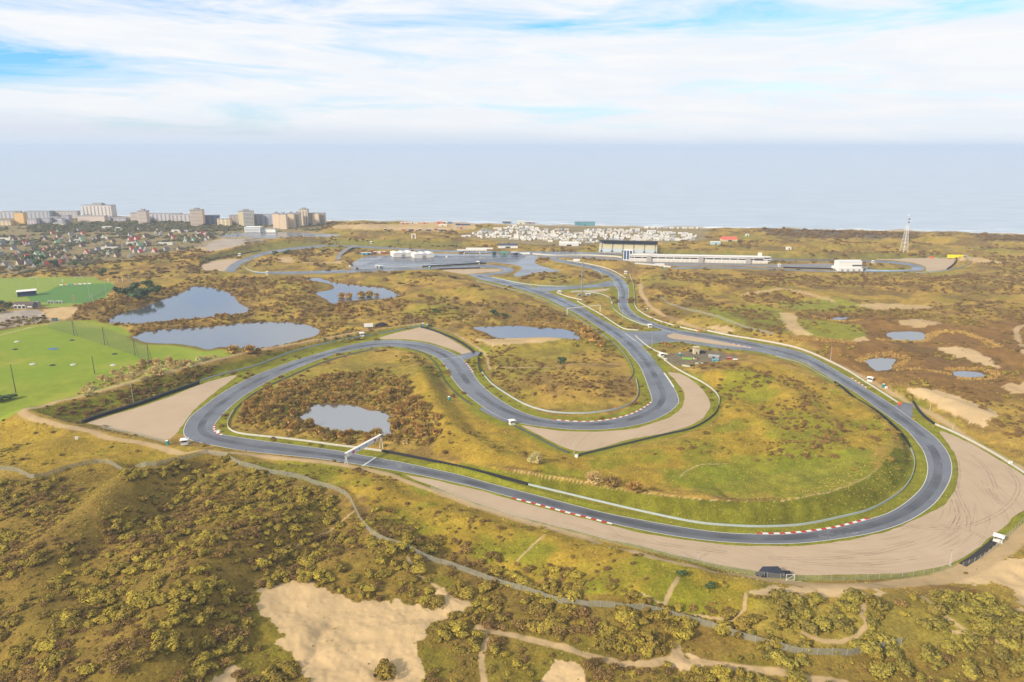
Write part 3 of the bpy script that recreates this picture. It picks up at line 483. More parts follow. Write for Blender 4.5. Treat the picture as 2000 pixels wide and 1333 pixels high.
# dirt paths: (points, width m)
TRAILS = [([(52,815),(42,805),(62,797),(110,785),(165,772),(260,745),(330,726),(420,703),(520,681),(600,667),(700,648),(800,634),(825,631)], 3.6),
 ([(42,805),(70,818),(120,832),(180,843),(197,852),(250,862),(300,870),(400,882),(500,890),(600,899),(676,909),(740,922),(800,941),(860,963),(930,990),(1000,1012),(1080,1035),(1160,1058),(1240,1078),(1300,1094),(1370,1110),(1440,1124),(1545,1137),(1650,1141),(1755,1136),(1825,1130),(1895,1107),(1948,1076),(2000,1037),(2060,1000)], 4.6),
 ([(1440,1124),(1545,1139),(1650,1144),(1755,1140),(1830,1133),(1900,1108),(1955,1076),(2005,1037),(2060,1005)], 8.5),
 ([(1250,552),(1253,572),(1266,594),(1285,609),(1312,622),(1350,637),(1400,650),(1450,660),(1500,668),(1570,685),(1640,715),(1700,745),(1760,778),(1830,815),(1900,862),(1960,895),(2030,935)], 4.5),
 ([(830,636),(870,645),(905,662),(935,680),(950,695),(955,715),(958,722)], 2.2),([(958,722),(1010,719),(1090,716),(1150,712),(1210,712)], 1.6),
 ([(930,1228),(1000,1240),(1065,1257),(1140,1278),(1210,1296),(1270,1298),(1315,1285),(1322,1262)], 3.0),([(795,1088),(815,1120),(860,1150),(900,1180)], 1.3),([(945,1333),(940,1290),(950,1250),(935,1225)], 2.2),
 ([(1320,1285),(1370,1292),(1440,1305),(1510,1313),(1580,1325),(1650,1334)], 3.0),([(1690,1170),(1683,1200),(1695,1220),(1670,1245),(1640,1255),(1600,1250),(1570,1238)], 1.6),([(1300,1180),(1310,1150),(1325,1128)], 1.5),
 ([(1300,1190),(1380,1205),(1430,1212),(1455,1190),(1455,1160)], 1.2),([(1800,1165),(1830,1195),(1885,1232)], 1.4),([(1860,1235),(1900,1240),(1960,1258)], 1.2),([(1450,577),(1475,572),(1525,565),(1562,570),(1600,580),(1628,589)], 5.0),
 ([(930,600),(938,608),(920,622),(880,632)], 2.0),([(2000,690),(1985,650),(1990,640),(2010,632)], 5.0),([(560,1075),(640,1040),(690,1000)], 1.0),([(0,655),(60,640),(110,630)], 3.0),([(1010,1095),(1040,1065),(1065,1045)], 1.0),
 ([(1330,930),(1350,915),(1420,905)], 0.7),([(1000,920),(1140,942),(1300,968),(1450,979),(1560,972),(1660,947),(1715,915)], 0.35),([(400,712),(395,712)], 0.5),([(1255,1160),(1300,1180)], .8),([(575,514),(620,514),(665,514)], 3),([(0,455),(200,446),(400,466),(480,462)], 3.5)]
for pts, w in TRAILS: PATHM = np.maximum(PATHM, trail(pts, w))
C = mixc(C, col(196, 168, 126) * (0.88 + 0.24 * g3)[..., None], PATHM * 0.92)
# grey lots
for z in ([(-100,615),(0,612),(40,607),(75,606),(95,622),(60,632),(0,642),(-100,660)], [(395,480),(430,468),(500,466),(520,470),(470,478),(410,490)]): C = mixc(C, col(182, 172, 162), zone(z, 2, False) * 0.9)
C = mixc(C, col(128, 118, 104), zone(YARD, 3) * 0.85)
# dark peat and heath tones
HEATHM = sstep(0.56, 0.66, fbm(TX, TY, 34, 4, 77)) * sstep(480, 620, TY) * (1 - LAWNM) * sstep(4, 12, TD) * (1 - SANDM)
C = mixc(C, col(112, 92, 66), HEATHM * 0.6)
dk = zone([(1490,447),(1560,450),(1790,456),(1790,462),(1700,465),(1560,462),(1500,455)], 4) + zone([(1540,450),(1560,455),(1500,458)], 3) + zone([(1900,458),(2010,462),(2010,470),(1920,468)], 4)
C = mixc(C, col(104, 96, 88), np.clip(dk, 0, 1) * 0.85)
tw = zone(TOWN, 4); C = mixc(C, col(150, 138, 108), tw * 0.7); C = mixc(C, col(150, 140, 118), zone(CAMP, 3) * 0.6)
yc = np.interp(TX, COASTW[:, 0], COASTW[:, 1]); C = mixc(C, col(206, 190, 162), sstep(yc - 40, yc - 22, TY) * 0.9)
C = np.clip(C, 0.004, 0.7)

gm = bpy.data.materials.new('dune_ground'); gm.use_nodes = True; t, nn, ll = nodes(gm); b = t.nodes['Principled BSDF']
at = nn('ShaderNodeAttribute'); at.attribute_name = 'Col'; geo = nn('ShaderNodeNewGeometry')
na = nn('ShaderNodeTexNoise'); na.inputs['Scale'].default_value = 0.9; na.inputs['Detail'].default_value = 6; na.inputs['Roughness'].default_value = 0.7; ll(geo.outputs['Position'], na.inputs['Vector'])
nb = nn('ShaderNodeTexNoise'); nb.inputs['Scale'].default_value = 0.16; nb.inputs['Detail'].default_value = 5; ll(geo.outputs['Position'], nb.inputs['Vector'])
cr = nn('ShaderNodeMapRange'); cr.inputs['From Min'].default_value = 0.3; cr.inputs['From Max'].default_value = 0.7; cr.inputs['To Min'].default_value = 0.62; cr.inputs['To Max'].default_value = 1.38; ll(na.outputs[0], cr.inputs['Value'])
cr2 = nn('ShaderNodeMapRange'); cr2.inputs['From Min'].default_value = 0.3; cr2.inputs['From Max'].default_value = 0.7; cr2.inputs['To Min'].default_value = 0.8; cr2.inputs['To Max'].default_value = 1.2; ll(nb.outputs[0], cr2.inputs['Value'])
mu = nn('ShaderNodeMath'); mu.operation = 'MULTIPLY'; ll(cr.outputs[0], mu.inputs[0]); ll(cr2.outputs[0], mu.inputs[1])
vm = nn('ShaderNodeVectorMath'); vm.operation = 'SCALE'; ll(at.outputs['Color'], vm.inputs[0]); rga = nn('ShaderNodeAttribute'); rga.attribute_name = 'rough'
rgm = nn('ShaderNodeMath'); rgm.operation = 'MAXIMUM'; rgm.inputs[1].default_value = 0.22; ll(rga.outputs['Fac'], rgm.inputs[0]); fl_ = nn('ShaderNodeMix'); fl_.data_type = 'FLOAT'; fl_.inputs['A'].default_value = 1.0; ll(rgm.outputs[0], fl_.inputs['Factor']); ll(mu.outputs[0], fl_.inputs['B']); ll(fl_.outputs['Result'], vm.inputs['Scale']); ll(vm.outputs[0], b.inputs['Base Color'])
b.inputs['Roughness'].default_value = 0.95; b.inputs['Specular IOR Level'].default_value = 0.1
rg = nn('ShaderNodeAttribute'); rg.attribute_name = 'rough'
bp = nn('ShaderNodeBump'); bp.inputs['Distance'].default_value = 0.8; ll(rg.outputs['Fac'], bp.inputs['Strength']); ll(na.outputs[0], bp.inputs['Height']); ll(bp.outputs[0], b.inputs['Normal'])
ROUGH = np.clip(0.9 - 0.85 * np.maximum(LAWNM, np.maximum(SANDM * 0.92, PATHM)), 0.03, 1)

idx = np.arange(NC * NR).reshape(NR, NC)
QUADS = np.stack([idx[:-1, :-1], idx[:-1, 1:], idx[1:, 1:], idx[1:, :-1]], -1).reshape(-1, 4)
def fmean(A): return (A[:-1, :-1] + A[:-1, 1:] + A[1:, 1:] + A[1:, :-1]).ravel() / 4
fp, fs_, fl = fmean(PATHM), fmean(SANDM), fmean(LAWNM)
cls = np.where(fp > 0.5, 1, np.where(fs_ > 0.5, 2, np.where(fl > 0.5, 3, 0)))
VALL = np.stack([TX, TY, TZ], -1).reshape(-1, 3); CALL = np.concatenate([C, np.ones(TX.shape + (1,))], -1).reshape(-1, 4).astype(np.float32)
for k, nm in enumerate(('dune_terrain', 'dirt_path', 'sand', 'lawn')):
    q = QUADS[cls == k]; u, inv = np.unique(q, return_inverse=True)
    me = mesh_np(nm, VALL[u], inv.reshape(-1, 4), gm); me.polygons.foreach_set('use_smooth', np.ones(len(q), bool))
    a = me.attributes.new('Col', 'FLOAT_COLOR', 'POINT'); a.data.foreach_set('color', CALL[u].ravel())
    a = me.attributes.new('rough', 'FLOAT', 'POINT'); a.data.foreach_set('value', ROUGH.ravel()[u].astype(np.float32))
    tag(link(bpy.data.objects.new(nm, me)), kind='structure')

# ------------------------------------------------------------------ water
wm = bpy.data.materials.new('lake_water'); wm.use_nodes = True; t, nn, ll = nodes(wm); b = t.nodes['Principled BSDF']
b.inputs['Base Color'].default_value = (0.07, 0.076, 0.084, 1); b.inputs['Roughness'].default_value = 0.03; b.inputs['IOR'].default_value = 2.8; b.inputs['Specular IOR Level'].default_value = 0.9
geo = nn('ShaderNodeNewGeometry'); na = nn('ShaderNodeTexNoise'); na.inputs['Scale'].default_value = 1.2; na.inputs['Detail'].default_value = 3; ll(geo.outputs['Position'], na.inputs['Vector'])
bp = nn('ShaderNodeBump'); bp.inputs['Strength'].default_value = 0.06; bp.inputs['Distance'].default_value = 0.3; ll(na.outputs[0], bp.inputs['Height']); ll(bp.outputs[0], b.inputs['Normal'])
for k, P in LAKES.items():
    W = smooth(GL(P), 3.0, True); n = normals2(W); jit = (fbm(W[:, 0], W[:, 1], 5, 3, 90) - 0.5) * 3.0; W = W + n * jit[:, None]
    tag(sheet('lake', W, 0.06, wm), kind='structure')
sm = bpy.data.materials.new('sea_water'); sm.use_nodes = True; t, nn, ll = nodes(sm); b = t.nodes['Principled BSDF']
geo = nn('ShaderNodeNewGeometry'); mpn = nn('ShaderNodeMapping'); mpn.inputs['Scale'].default_value = (0.010, 0.045, 1); mpn.inputs['Rotation'].default_value = (0, 0, R(-4)); ll(geo.outputs['Position'], mpn.inputs[0])
na = nn('ShaderNodeTexNoise'); na.inputs['Scale'].default_value = 1.0; na.inputs['Detail'].default_value = 7; na.inputs['Roughness'].default_value = 0.65; ll(mpn.outputs[0], na.inputs['Vector'])
sa = nn('ShaderNodeAttribute'); sa.attribute_name = 'shore'
fo = nn('ShaderNodeMath'); fo.operation = 'MULTIPLY_ADD'; ll(na.outputs[0], fo.inputs[0]); fo.inputs[1].default_value = 1.6; ll(sa.outputs['Fac'], fo.inputs[2])
fr = nn('ShaderNodeMapRange'); fr.inputs['From Min'].default_value = 1.42; fr.inputs['From Max'].default_value = 1.62; ll(fo.outputs[0], fr.inputs['Value'])
mx = nn('ShaderNodeMix'); mx.data_type = 'RGBA'; wc = nn('ShaderNodeMix'); wc.data_type = 'RGBA'; wr = nn('ShaderNodeMapRange'); wr.inputs['From Min'].default_value = 0.38; wr.inputs['From Max'].default_value = 0.62; ll(na.outputs[0], wr.inputs['Value']); ll(wr.outputs[0], wc.inputs['Factor']); wc.inputs['A'].default_value = (0.285, 0.345, 0.415, 1); wc.inputs['B'].default_value = (0.365, 0.43, 0.50, 1); ll(wc.outputs['Result'], mx.inputs['A']); mx.inputs['B'].default_value = (0.75, 0.76, 0.77, 1); ll(fr.outputs[0], mx.inputs['Factor']); ll(mx.outputs['Result'], b.inputs['Base Color'])
b.inputs['Roughness'].default_value = 0.35; b.inputs['IOR'].default_value = 1.33
bp = nn('ShaderNodeBump'); bp.inputs['Strength'].default_value = 0.5; bp.inputs['Distance'].default_value = 2.5; ll(na.outputs[0], bp.inputs['Height']); ll(bp.outputs[0], b.inputs['Normal'])
SW = smooth(COASTW, 60); SW = np.vstack([SW[0] + np.array([-60000, 9000.]), SW, SW[-1] + np.array([60000, -9000.])]); nrm = np.array([0.05, 1.0])
offs = [-30, -10, 0, 10, 20, 35, 50, 70, 90, 120, 160, 220, 300, 420, 600, 900, 1500, 3000, 8000, 20000, 50000, 110000]
V = np.vstack([np.c_[SW + nrm * o, np.full(len(SW), -1.6)] for o in offs]); n0 = len(SW)
Fq = [(r * n0 + i, r * n0 + i + 1, (r + 1) * n0 + i + 1, (r + 1) * n0 + i) for r in range(len(offs) - 1) for i in range(n0 - 1)]
me = mesh_np('sea', V, Fq, sm); sh = np.repeat([0.9, 0.9, 0.85, 0.78, 0.66, 0.5, 0.58, 0.4, 0.46, 0.36, 0.3, 0.26, 0.2] + [0.05] * (len(offs) - 13), n0).astype(np.float32)
a = me.attributes.new('shore', 'FLOAT', 'POINT'); a.data.foreach_set('value', sh); tag(link(bpy.data.objects.new('sea', me)), kind='structure')

# ------------------------------------------------------------------ asphalt, gravel, markings
def asphalt(name, c, wet, streak=(0.03, 0.03)):
    m = bpy.data.materials.new(name); m.use_nodes = True; t, nn, ll = nodes(m); b = t.nodes['Principled BSDF']; geo = nn('ShaderNodeNewGeometry')
    mpn = nn('ShaderNodeMapping'); mpn.inputs['Scale'].default_value = (streak[0], streak[1], 1); mpn.inputs['Rotation'].default_value = (0, 0, R(8)); ll(geo.outputs['Position'], mpn.inputs[0])
    n1 = nn('ShaderNodeTexNoise'); n1.inputs['Scale'].default_value = 1.0; n1.inputs['Detail'].default_value = 6; n1.inputs['Roughness'].default_value = 0.6; ll(mpn.outputs[0], n1.inputs['Vector'])
    n2 = nn('ShaderNodeTexNoise'); n2.inputs['Scale'].default_value = 0.12; n2.inputs['Detail'].default_value = 8; n2.inputs['Roughness'].default_value = 0.7; ll(geo.outputs['Position'], n2.inputs['Vector'])
    mr = nn('ShaderNodeMapRange'); mr.inputs['From Min'].default_value = 0.38; mr.inputs['From Max'].default_value = 0.62; mr.inputs['To Min'].default_value = wet[0]; mr.inputs['To Max'].default_value = wet[1]; ll(n1.outputs[0], mr.inputs['Value']); ll(mr.outputs[0], b.inputs['Roughness'])
    mx = nn('ShaderNodeMix'); mx.data_type = 'RGBA'; mx.inputs['A'].default_value = (*[v * 0.6 for v in c], 1); mx.inputs['B'].default_value = (*[v * 1.4 for v in c], 1); ll(n2.outputs[0], mx.inputs['Factor']); ll(mx.outputs['Result'], b.inputs['Base Color'])
    b.inputs['Specular IOR Level'].default_value = 0.6
    return m
ASPH = asphalt('asphalt', (0.088, 0.093, 0.107), (0.17, 0.52)); WETA = asphalt('wet_asphalt', (0.125, 0.13, 0.145), (0.06, 0.42), (0.008, 0.06)); WETA.node_tree.nodes['Principled BSDF'].inputs['IOR'].default_value = 1.55; PITA = asphalt('pit_asphalt', (0.16, 0.15, 0.155), (0.5, 0.8))
gv = bpy.data.materials.new('gravel'); gv.use_nodes = True; t, nn, ll = nodes(gv); b = t.nodes['Principled BSDF']; geo = nn('ShaderNodeNewGeometry')
n1 = nn('ShaderNodeTexNoise'); n1.inputs['Scale'].default_value = 0.035; n1.inputs['Detail'].default_value = 9; n1.inputs['Roughness'].default_value = 0.72; ll(geo.outputs['Position'], n1.inputs['Vector'])
ctr = G(1560, 930); mpn = nn('ShaderNodeMapping'); mpn.inputs['Location'].default_value = (-ctr[0], -ctr[1], 0); ll(geo.outputs['Position'], mpn.inputs[0]); sp = nn('ShaderNodeSeparateXYZ'); ll(mpn.outputs[0], sp.inputs[0])
le = nn('ShaderNodeVectorMath'); le.operation = 'LENGTH'; ll(mpn.outputs[0], le.inputs[0]); an = nn('ShaderNodeMath'); an.operation = 'ARCTAN2'; ll(sp.outputs[1], an.inputs[0]); ll(sp.outputs[0], an.inputs[1])
cb = nn('ShaderNodeCombineXYZ'); ll(le.outputs['Value'], cb.inputs[0]); a3 = nn('ShaderNodeMath'); a3.operation = 'MULTIPLY'; a3.inputs[1].default_value = 3.0; ll(an.outputs[0], a3.inputs[0]); ll(a3.outputs[0], cb.inputs[1])
wv = nn('ShaderNodeTexNoise'); wv.inputs['Scale'].default_value = 0.9; wv.inputs['Detail'].default_value = 4; wv.inputs['Roughness'].default_value = 0.65; wv.inputs['Distortion'].default_value = 0.4; ll(cb.outputs[0], wv.inputs['Vector'])
rf = nn('ShaderNodeMapRange'); rf.inputs['From Min'].default_value = 150; rf.inputs['From Max'].default_value = 105; ll(le.outputs['Value'], rf.inputs['Value'])
ramp = nn('ShaderNodeMix'); ramp.data_type = 'RGBA'; ramp.inputs['A'].default_value = (*alb(178, 156, 130), 1); ramp.inputs['B'].default_value = (*alb(216, 192, 164), 1); ll(n1.outputs[0], ramp.inputs['Factor'])
tr = nn('ShaderNodeMapRange'); tr.inputs['From Min'].default_value = 0.52; tr.inputs['From Max'].default_value = 0.72; tr.inputs['To Max'].default_value = 0.36; ll(wv.outputs[0], tr.inputs['Value'])
mx = nn('ShaderNodeMix'); mx.data_type = 'RGBA'; trm = nn('ShaderNodeMath'); trm.operation = 'MULTIPLY'; ll(tr.outputs[0], trm.inputs[0]); ll(rf.outputs[0], trm.inputs[1]); ll(trm.outputs[0], mx.inputs['Factor']); ll(ramp.outputs['Result'], mx.inputs['A']); mx.inputs['B'].default_value = (*alb(120, 100, 78), 1); ll(mx.outputs['Result'], b.inputs['Base Color'])
b.inputs['Roughness'].default_value = 0.95; b.inputs['Specular IOR Level'].default_value = 0.1
track = tag(sheet('race_track', RIBBON, 0.10, ASPH), kind='structure')
for nm, P, z, m in (('junction_road', JUNCTION, 0.115, ASPH), ('hairpin_road', HAIRPIN, 0.12, ASPH), ('link_road', LINK, 0.125, ASPH), ('paddock', PADDOCK, 0.085, WETA), ('pit_road', PITLANE, 0.09, PITA),
                    ('main_straight_road', STRAIGHT, 0.11, ASPH), ('left_bend_road', LEFTLOOP, 0.13, ASPH), ('marshal_road', PATCH1, 0.07, ASPH), ('service_road', PATCH2, 0.07, ASPH), ('access_road', PATCH3, 0.07, ASPH), ('run_off_road', PATCH4, 0.07, ASPH)):
    tag(sheet(nm, smooth(GL(P), 5.0, True) if nm not in ('junction_road',) else GL(P), z, m), kind='structure')
def drape(name, P, m, off=0.25):
    W = smooth(GL(P), 8.0, True); z = height(W[:, 0], W[:, 1]).max() + off; return tag(sheet(name, W, z, m), kind='structure')
tag(sheet('parking_road', smooth(GL(PARKING), 8.0, True), 0.08, WETA), kind='structure'); drape('gravel_access_road', SERVICE, PITA, 0.1)
for k, P in GRAVEL.items():
    W = smooth(GL(P), 4.0, True); n = normals2(W); W = W + n * ((fbm(W[:, 0], W[:, 1], 6, 3, 91) - 0.5) * (1.6 if k in ('big', 'hairpin', 'tyre') else .6))[:, None]
    tag(sheet('gravel_trap', W, 0.05, gv), kind='structure')
WHITE = mat('white_paint', (232, 232, 232), 0.7, 0.10, 0.3)
def stripe(name, P, w, z, m, parent, off=0.0):
    P = np.asarray(P, float); n = normals2(P); A = P + n * (off + w / 2); B = P + n * (off - w / 2); k = len(P)
    mb = MB(); mb.add([(a[0], a[1], z) for a in A] + [(q[0], q[1], z) for q in B], [(k + i, k + i + 1, i + 1, i) for i in range(k - 1)]); return mb.build(name, m, parent)
ja = 0
for P, off in ((TRACK_A[:110], 0.6), (TRACK_B[14:94], -0.6), (TRACK_B[:14], -0.6), (TRACK_B[96:101], -0.6), (TRACK_B[103:], -0.6)):
    stripe('edge_line', smooth(GL(P), 3.0), 0.30, 0.15, WHITE, track, 0.0)
for a, bb, w in (((734,894),(708,911),0.9), ((861,702),(908,697),0.5), ((1221,652),(1241,667),0.5), ((1057,576),(1072,573),0.5)):
    stripe('cross_line', resample(np.array([G(*a), G(*bb)]), 2.0), w, 0.155, WHITE, track)
for P in ([(1313,652),(1350,659),(1400,667),(1450,676),(1495,683)], [(1310,662),(1350,667),(1400,674),(1450,680)], [(1290,669),(1330,668),(1365,674),(1437,684)]):
    stripe('edge_line', smooth(GL(P), 3.0), 0.3, 0.16, WHITE, track)

def stain(name, rgb, amax, scale):
    m = bpy.data.materials.new(name); m.use_nodes = True; t, nn, ll = nodes(m); b = t.nodes['Principled BSDF']; out = t.nodes['Material Output']
    b.inputs['Base Color'].default_value = (*alb(*rgb), 1); b.inputs['Roughness'].default_value = 0.6; tr = nn('ShaderNodeBsdfTransparent'); mx = nn('ShaderNodeMixShader'); geo = nn('ShaderNodeNewGeometry')
    no = nn('ShaderNodeTexNoise'); no.inputs['Scale'].default_value = scale; no.inputs['Detail'].default_value = 5; ll(geo.outputs['Position'], no.inputs['Vector']); mr = nn('ShaderNodeMapRange'); mr.inputs['From Min'].default_value = 0.32; mr.inputs['From Max'].default_value = 0.62; mr.inputs['To Max'].default_value = amax; ll(no.outputs[0], mr.inputs['Value'])
    ll(mr.outputs[0], mx.inputs[0]); ll(tr.outputs[0], mx.inputs[1]); ll(b.outputs[0], mx.inputs[2]); ll(mx.outputs[0], out.inputs['Surface']); return m
A_ = resample(smooth(GL(TRACK_A), 4.0), 5.0); B_ = smooth(GL(TRACK_B), 4.0)
near_ = np.array([B_[np.argmin(((B_ - p) ** 2).sum(1))] for p in A_]); MIDL = (A_ + near_) / 2
ker = np.ones(9) / 9; MIDL = np.stack([np.convolve(np.pad(MIDL[:, i], 4, mode='edge'), ker, 'valid') for i in (0, 1)], 1)
RUB = stain('rubber_stain', (70, 72, 82), 0.42, 0.06)
for o_, w_, z_ in ((0.0, 2.2, 0.135), (1.6, 1.0, 0.132), (-1.7, 0.9, 0.129)): stripe('rubber_line', MIDL, w_, z_, RUB, track, o_)
PALE = stain('resurfaced_patch', (150, 152, 160), 0.75, 0.4)
for i in (60, 118, 190, 236, 290, 330):
    if i + 5 < len(MIDL): stripe('resurfaced_patch', MIDL[i:i + 5], 5.5, 0.126, PALE, track, 0.8 if i % 4 else -0.8)
RUT = stain('tyre_rut', (140, 118, 96), 0.34, 0.25); traps = [o for o in bpy.data.objects if o.name.startswith('gravel_trap')]; bigtrap = max(traps, key=lambda o: o.dimensions.x)
for P in ([(1758,1031),(1805,1028),(1863,1030),(1907,1043),(1924,1053)], [(1781,1030),(1834,1033),(1893,1027),(1950,1003),(1980,975),(1988,945),(1965,910)], [(1920,940),(1937,967),(1960,988),(1977,992)], [(1932,952),(1948,975),(1968,986)], [(1857,962),(1866,990),(1870,1010),(1858,1035)], [(1866,955),(1880,985),(1892,1012),(1890,1040)], [(1870,900),(1872,930),(1868,958)], [(1866,905),(1868,935),(1864,962)],
          [(1100,1020),(1200,1047),(1300,1064),(1420,1080)], [(1500,1090),(1600,1092),(1700,1082),(1790,1060)], [(1560,1100),(1680,1104),(1790,1090)], [(1900,890),(1930,920),(1945,955)]):
    W = smooth(GL(P), 2.0)
    for o_ in (-.8, .8): stripe('tyre_rut', W, 0.42, 0.062, RUT, bigtrap, o_)

pad = bpy.data.objects['paddock']; LINES_ = stain('paddock_marking', (214, 218, 226), 0.8, 0.05)
for k in range(9):
    f = k / 8.0; P = [(705 + 40 * f, 522 - 22 * f), (800 + 30 * f, 519 - 19.5 * f), (930 + 30 * f, 511.5 - 12.5 * f)]; stripe('painted_line', smooth(GL(P), 10.0), 0.7 + .5 * (k % 3), 0.10 + k * .001, LINES_, pad)
DAMP = stain('damp_streak', (92, 100, 120), 0.8, 0.03)
for k in range(7): f = (k + .5) / 7; P = [(705 + 50 * f, 520 - 20 * f), (820 + 30 * f, 517 - 17 * f), (1010 + 20 * f, 513 - 13 * f)]; stripe('damp_streak', smooth(GL(P), 10.0), 7.0, 0.092 + k * .001, DAMP, pad)
# ------------------------------------------------------------------ plants
def plant_mat(name, cols, spread=0.36, rough=0.9, gain=0.92):
    """cols: list of sRGB seen colours picked per plant, with patchy drift over the ground"""
    m = bpy.data.materials.new(name); m.use_nodes = True; t, nn, ll = nodes(m); b = t.nodes['Principled BSDF']
    oi = nn('ShaderNodeObjectInfo'); geo = nn('ShaderNodeNewGeometry'); no = nn('ShaderNodeTexNoise'); no.inputs['Scale'].default_value = 0.035; no.inputs['Detail'].default_value = 3; ll(geo.outputs['Position'], no.inputs['Vector'])
    ad = nn('ShaderNodeMath'); ad.operation = 'MULTIPLY_ADD'; ll(no.outputs[0], ad.inputs[0]); ad.inputs[1].default_value = 2.0; ad.inputs[2].default_value = -0.75
    a2 = nn('ShaderNodeMath'); a2.operation = 'MULTIPLY_ADD'; ll(oi.outputs['Random'], a2.inputs[0]); a2.inputs[1].default_value = 0.5; ll(ad.outputs[0], a2.inputs[2])
    rp = nn('ShaderNodeValToRGB'); e = rp.color_ramp.elements
    for i, c in enumerate(cols):
        p = i / (len(cols) - 1)
        q = e[i] if i < 2 else e.new(p); q.position = p; q.color = (*[min(0.5, v * f) for v, f in zip(alb(*c, gain), (1.03, .985, .78))], 1)
    ll(a2.outputs[0], rp.inputs[0])
    n3 = nn('ShaderNodeTexNoise'); n3.inputs['Scale'].default_value = 1.7; n3.inputs['Detail'].default_value = 2; ll(geo.outputs['Position'], n3.inputs['Vector'])
    mr = nn('ShaderNodeMapRange'); mr.inputs['From Min'].default_value = 0.3; mr.inputs['From Max'].default_value = 0.7; mr.inputs['To Min'].default_value = 1 - spread; mr.inputs['To Max'].default_value = 1 + spread; ll(n3.outputs[0], mr.inputs['Value'])
    vm = nn('ShaderNodeVectorMath'); vm.operation = 'SCALE'; ll(rp.outputs[0], vm.inputs[0]); ll(mr.outputs[0], vm.inputs['Scale']); ll(vm.outputs[0], b.inputs['Base Color'])
    b.inputs['Roughness'].default_value = rough; b.inputs['Specular IOR Level'].default_value = 0.12
    return m
PM = {
 'olive': plant_mat('olive_scrub', [(116,98,50),(132,116,54),(152,138,60),(126,112,52),(112,96,50),(148,132,62)], gain=1.04),
 'brown': plant_mat('brown_scrub', [(118,94,62),(130,104,68),(110,90,58),(142,118,72),(122,98,66)], gain=1.04),
 'russet': plant_mat('russet_willow', [(146,116,70),(158,130,76),(132,116,68),(152,118,70),(128,110,70),(164,136,80)]),
 'pale': plant_mat('bare_pale_shrub', [(196,172,128),(178,152,112),(206,182,138)]),
 'pine': plant_mat('pine_needles', [(58,74,50),(70,86,56),(62,80,62)]),
 'reed': plant_mat('reed', [(170,142,90),(160,132,84),(186,156,98)], gain=0.95),
 'marram': plant_mat('marram_grass', [(118,102,50),(172,146,76),(146,128,60),(196,170,98),(132,118,54),(166,146,70)]),
 'green': plant_mat('green_scrub', [(108,100,50),(124,116,54),(136,126,60),(100,92,48),(118,106,56)]),
 'bluegreen': plant_mat('town_tree', [(92,98,84),(110,104,88),(86,94,80),(124,110,92)]),
}
STEM = mat('stem_bark', (92, 76, 60), 0.9, 0.2, 3.0)
def tri_cloud(C, Nn, size, rs, flat=0.5):
    """small leaf-clump triangles at points C, facing roughly Nn"""
    V = []; F = []
    for c, n in zip(C, Nn):
        n = Vector(n) + Vector((rs.uniform(-flat, flat), rs.uniform(-flat, flat), rs.uniform(-flat, flat))); n.normalize()
        a = n.orthogonal().normalized(); b = n.cross(a); th = rs.uniform(0, 6.28); s = size * rs.uniform(0.6, 1.4); o = len(V)
        for k in range(3):
            t = th + k * 2.094 + rs.uniform(-0.4, 0.4); V.append(Vector(c) + a * math.cos(t) * s + b * math.sin(t) * s)
        F.append((o, o + 1, o + 2))
    return V, F
def shrub_mesh(name, rs, n=120, h=1.1, size=0.17, lumps=7, core=True, m=None):
    """rounded bush: lumpy dome of small clumps round a dark branchy heart"""
    Ls = [(rs.uniform(-.55, .55), rs.uniform(-.55, .55), rs.uniform(.25, .62) * h, rs.uniform(.34, .55)) for _ in range(lumps)] + [(0, 0, 0.5 * h, 0.62)]
    C = []; Nn = []
    while len(C) < n:
        l = rs.choice(Ls); d = Vector((rs.gauss(0, 1), rs.gauss(0, 1), rs.gauss(0.35, 1))).normalized(); r = l[3] * rs.uniform(0.78, 1.08)
        p = Vector((l[0], l[1], l[2])) + Vector((d.x * r, d.y * r, d.z * r * 0.9 * h))
        if p.z < 0.02: continue
        if any((p - Vector(q[:3])).length < q[3] * 0.62 for q in Ls): continue
        C.append(p); Nn.append(d)
    V, F = tri_cloud(C, Nn, size, rs)
    if core:
        bm = bmesh.new(); bmesh.ops.create_icosphere(bm, subdivisions=1, radius=0.66)
        for v in bm.verts: v.co = Vector((v.co.x * rs.uniform(.85, 1.1), v.co.y * rs.uniform(.85, 1.1), v.co.z * 0.62 * h + 0.40 * h))
        bm.verts.index_update(); o = len(V); V += [v.co.copy() for v in bm.verts]; F += [tuple(v.index + o for v in f.verts) for f in bm.faces]; bm.free()
    me = bpy.data.meshes.new(name); me.from_pydata([tuple(v) for v in V], [], F); me.update()
    if m: me.materials.append(m)
    return me
def twig_mesh(name, rs, n=170, h=1.5, spread=0.75, w=0.05, m=None):
    """bare willow: many thin upright twigs fanning out of the ground"""
    V = []; F = []
    for _ in range(n):
        th = rs.uniform(0, 6.28); r = spread * math.sqrt(rs.random()); b = Vector((math.cos(th) * r * 0.45, math.sin(th) * r * 0.45, rs.uniform(0, .25) * h))
        t = Vector((math.cos(th) * r * rs.uniform(.9, 1.25), math.sin(th) * r * rs.uniform(.9, 1.25), h * (1.05 - 0.62 * r * r) * rs.uniform(.75, 1.08)))
        s = Vector((rs.gauss(0, 1), rs.gauss(0, 1), 0)).normalized() * w * rs.uniform(.7, 1.5); o = len(V); mid = (b + t) / 2 + Vector((0, 0, .06))
        V += [b, mid - s, mid + s, t]; F += [(o, o + 1, o + 2), (o + 1, o + 3, o + 2)]
    me = bpy.data.meshes.new(name); me.from_pydata([tuple(v) for v in V], [], F); me.update()
    if m: me.materials.append(m)
    return me
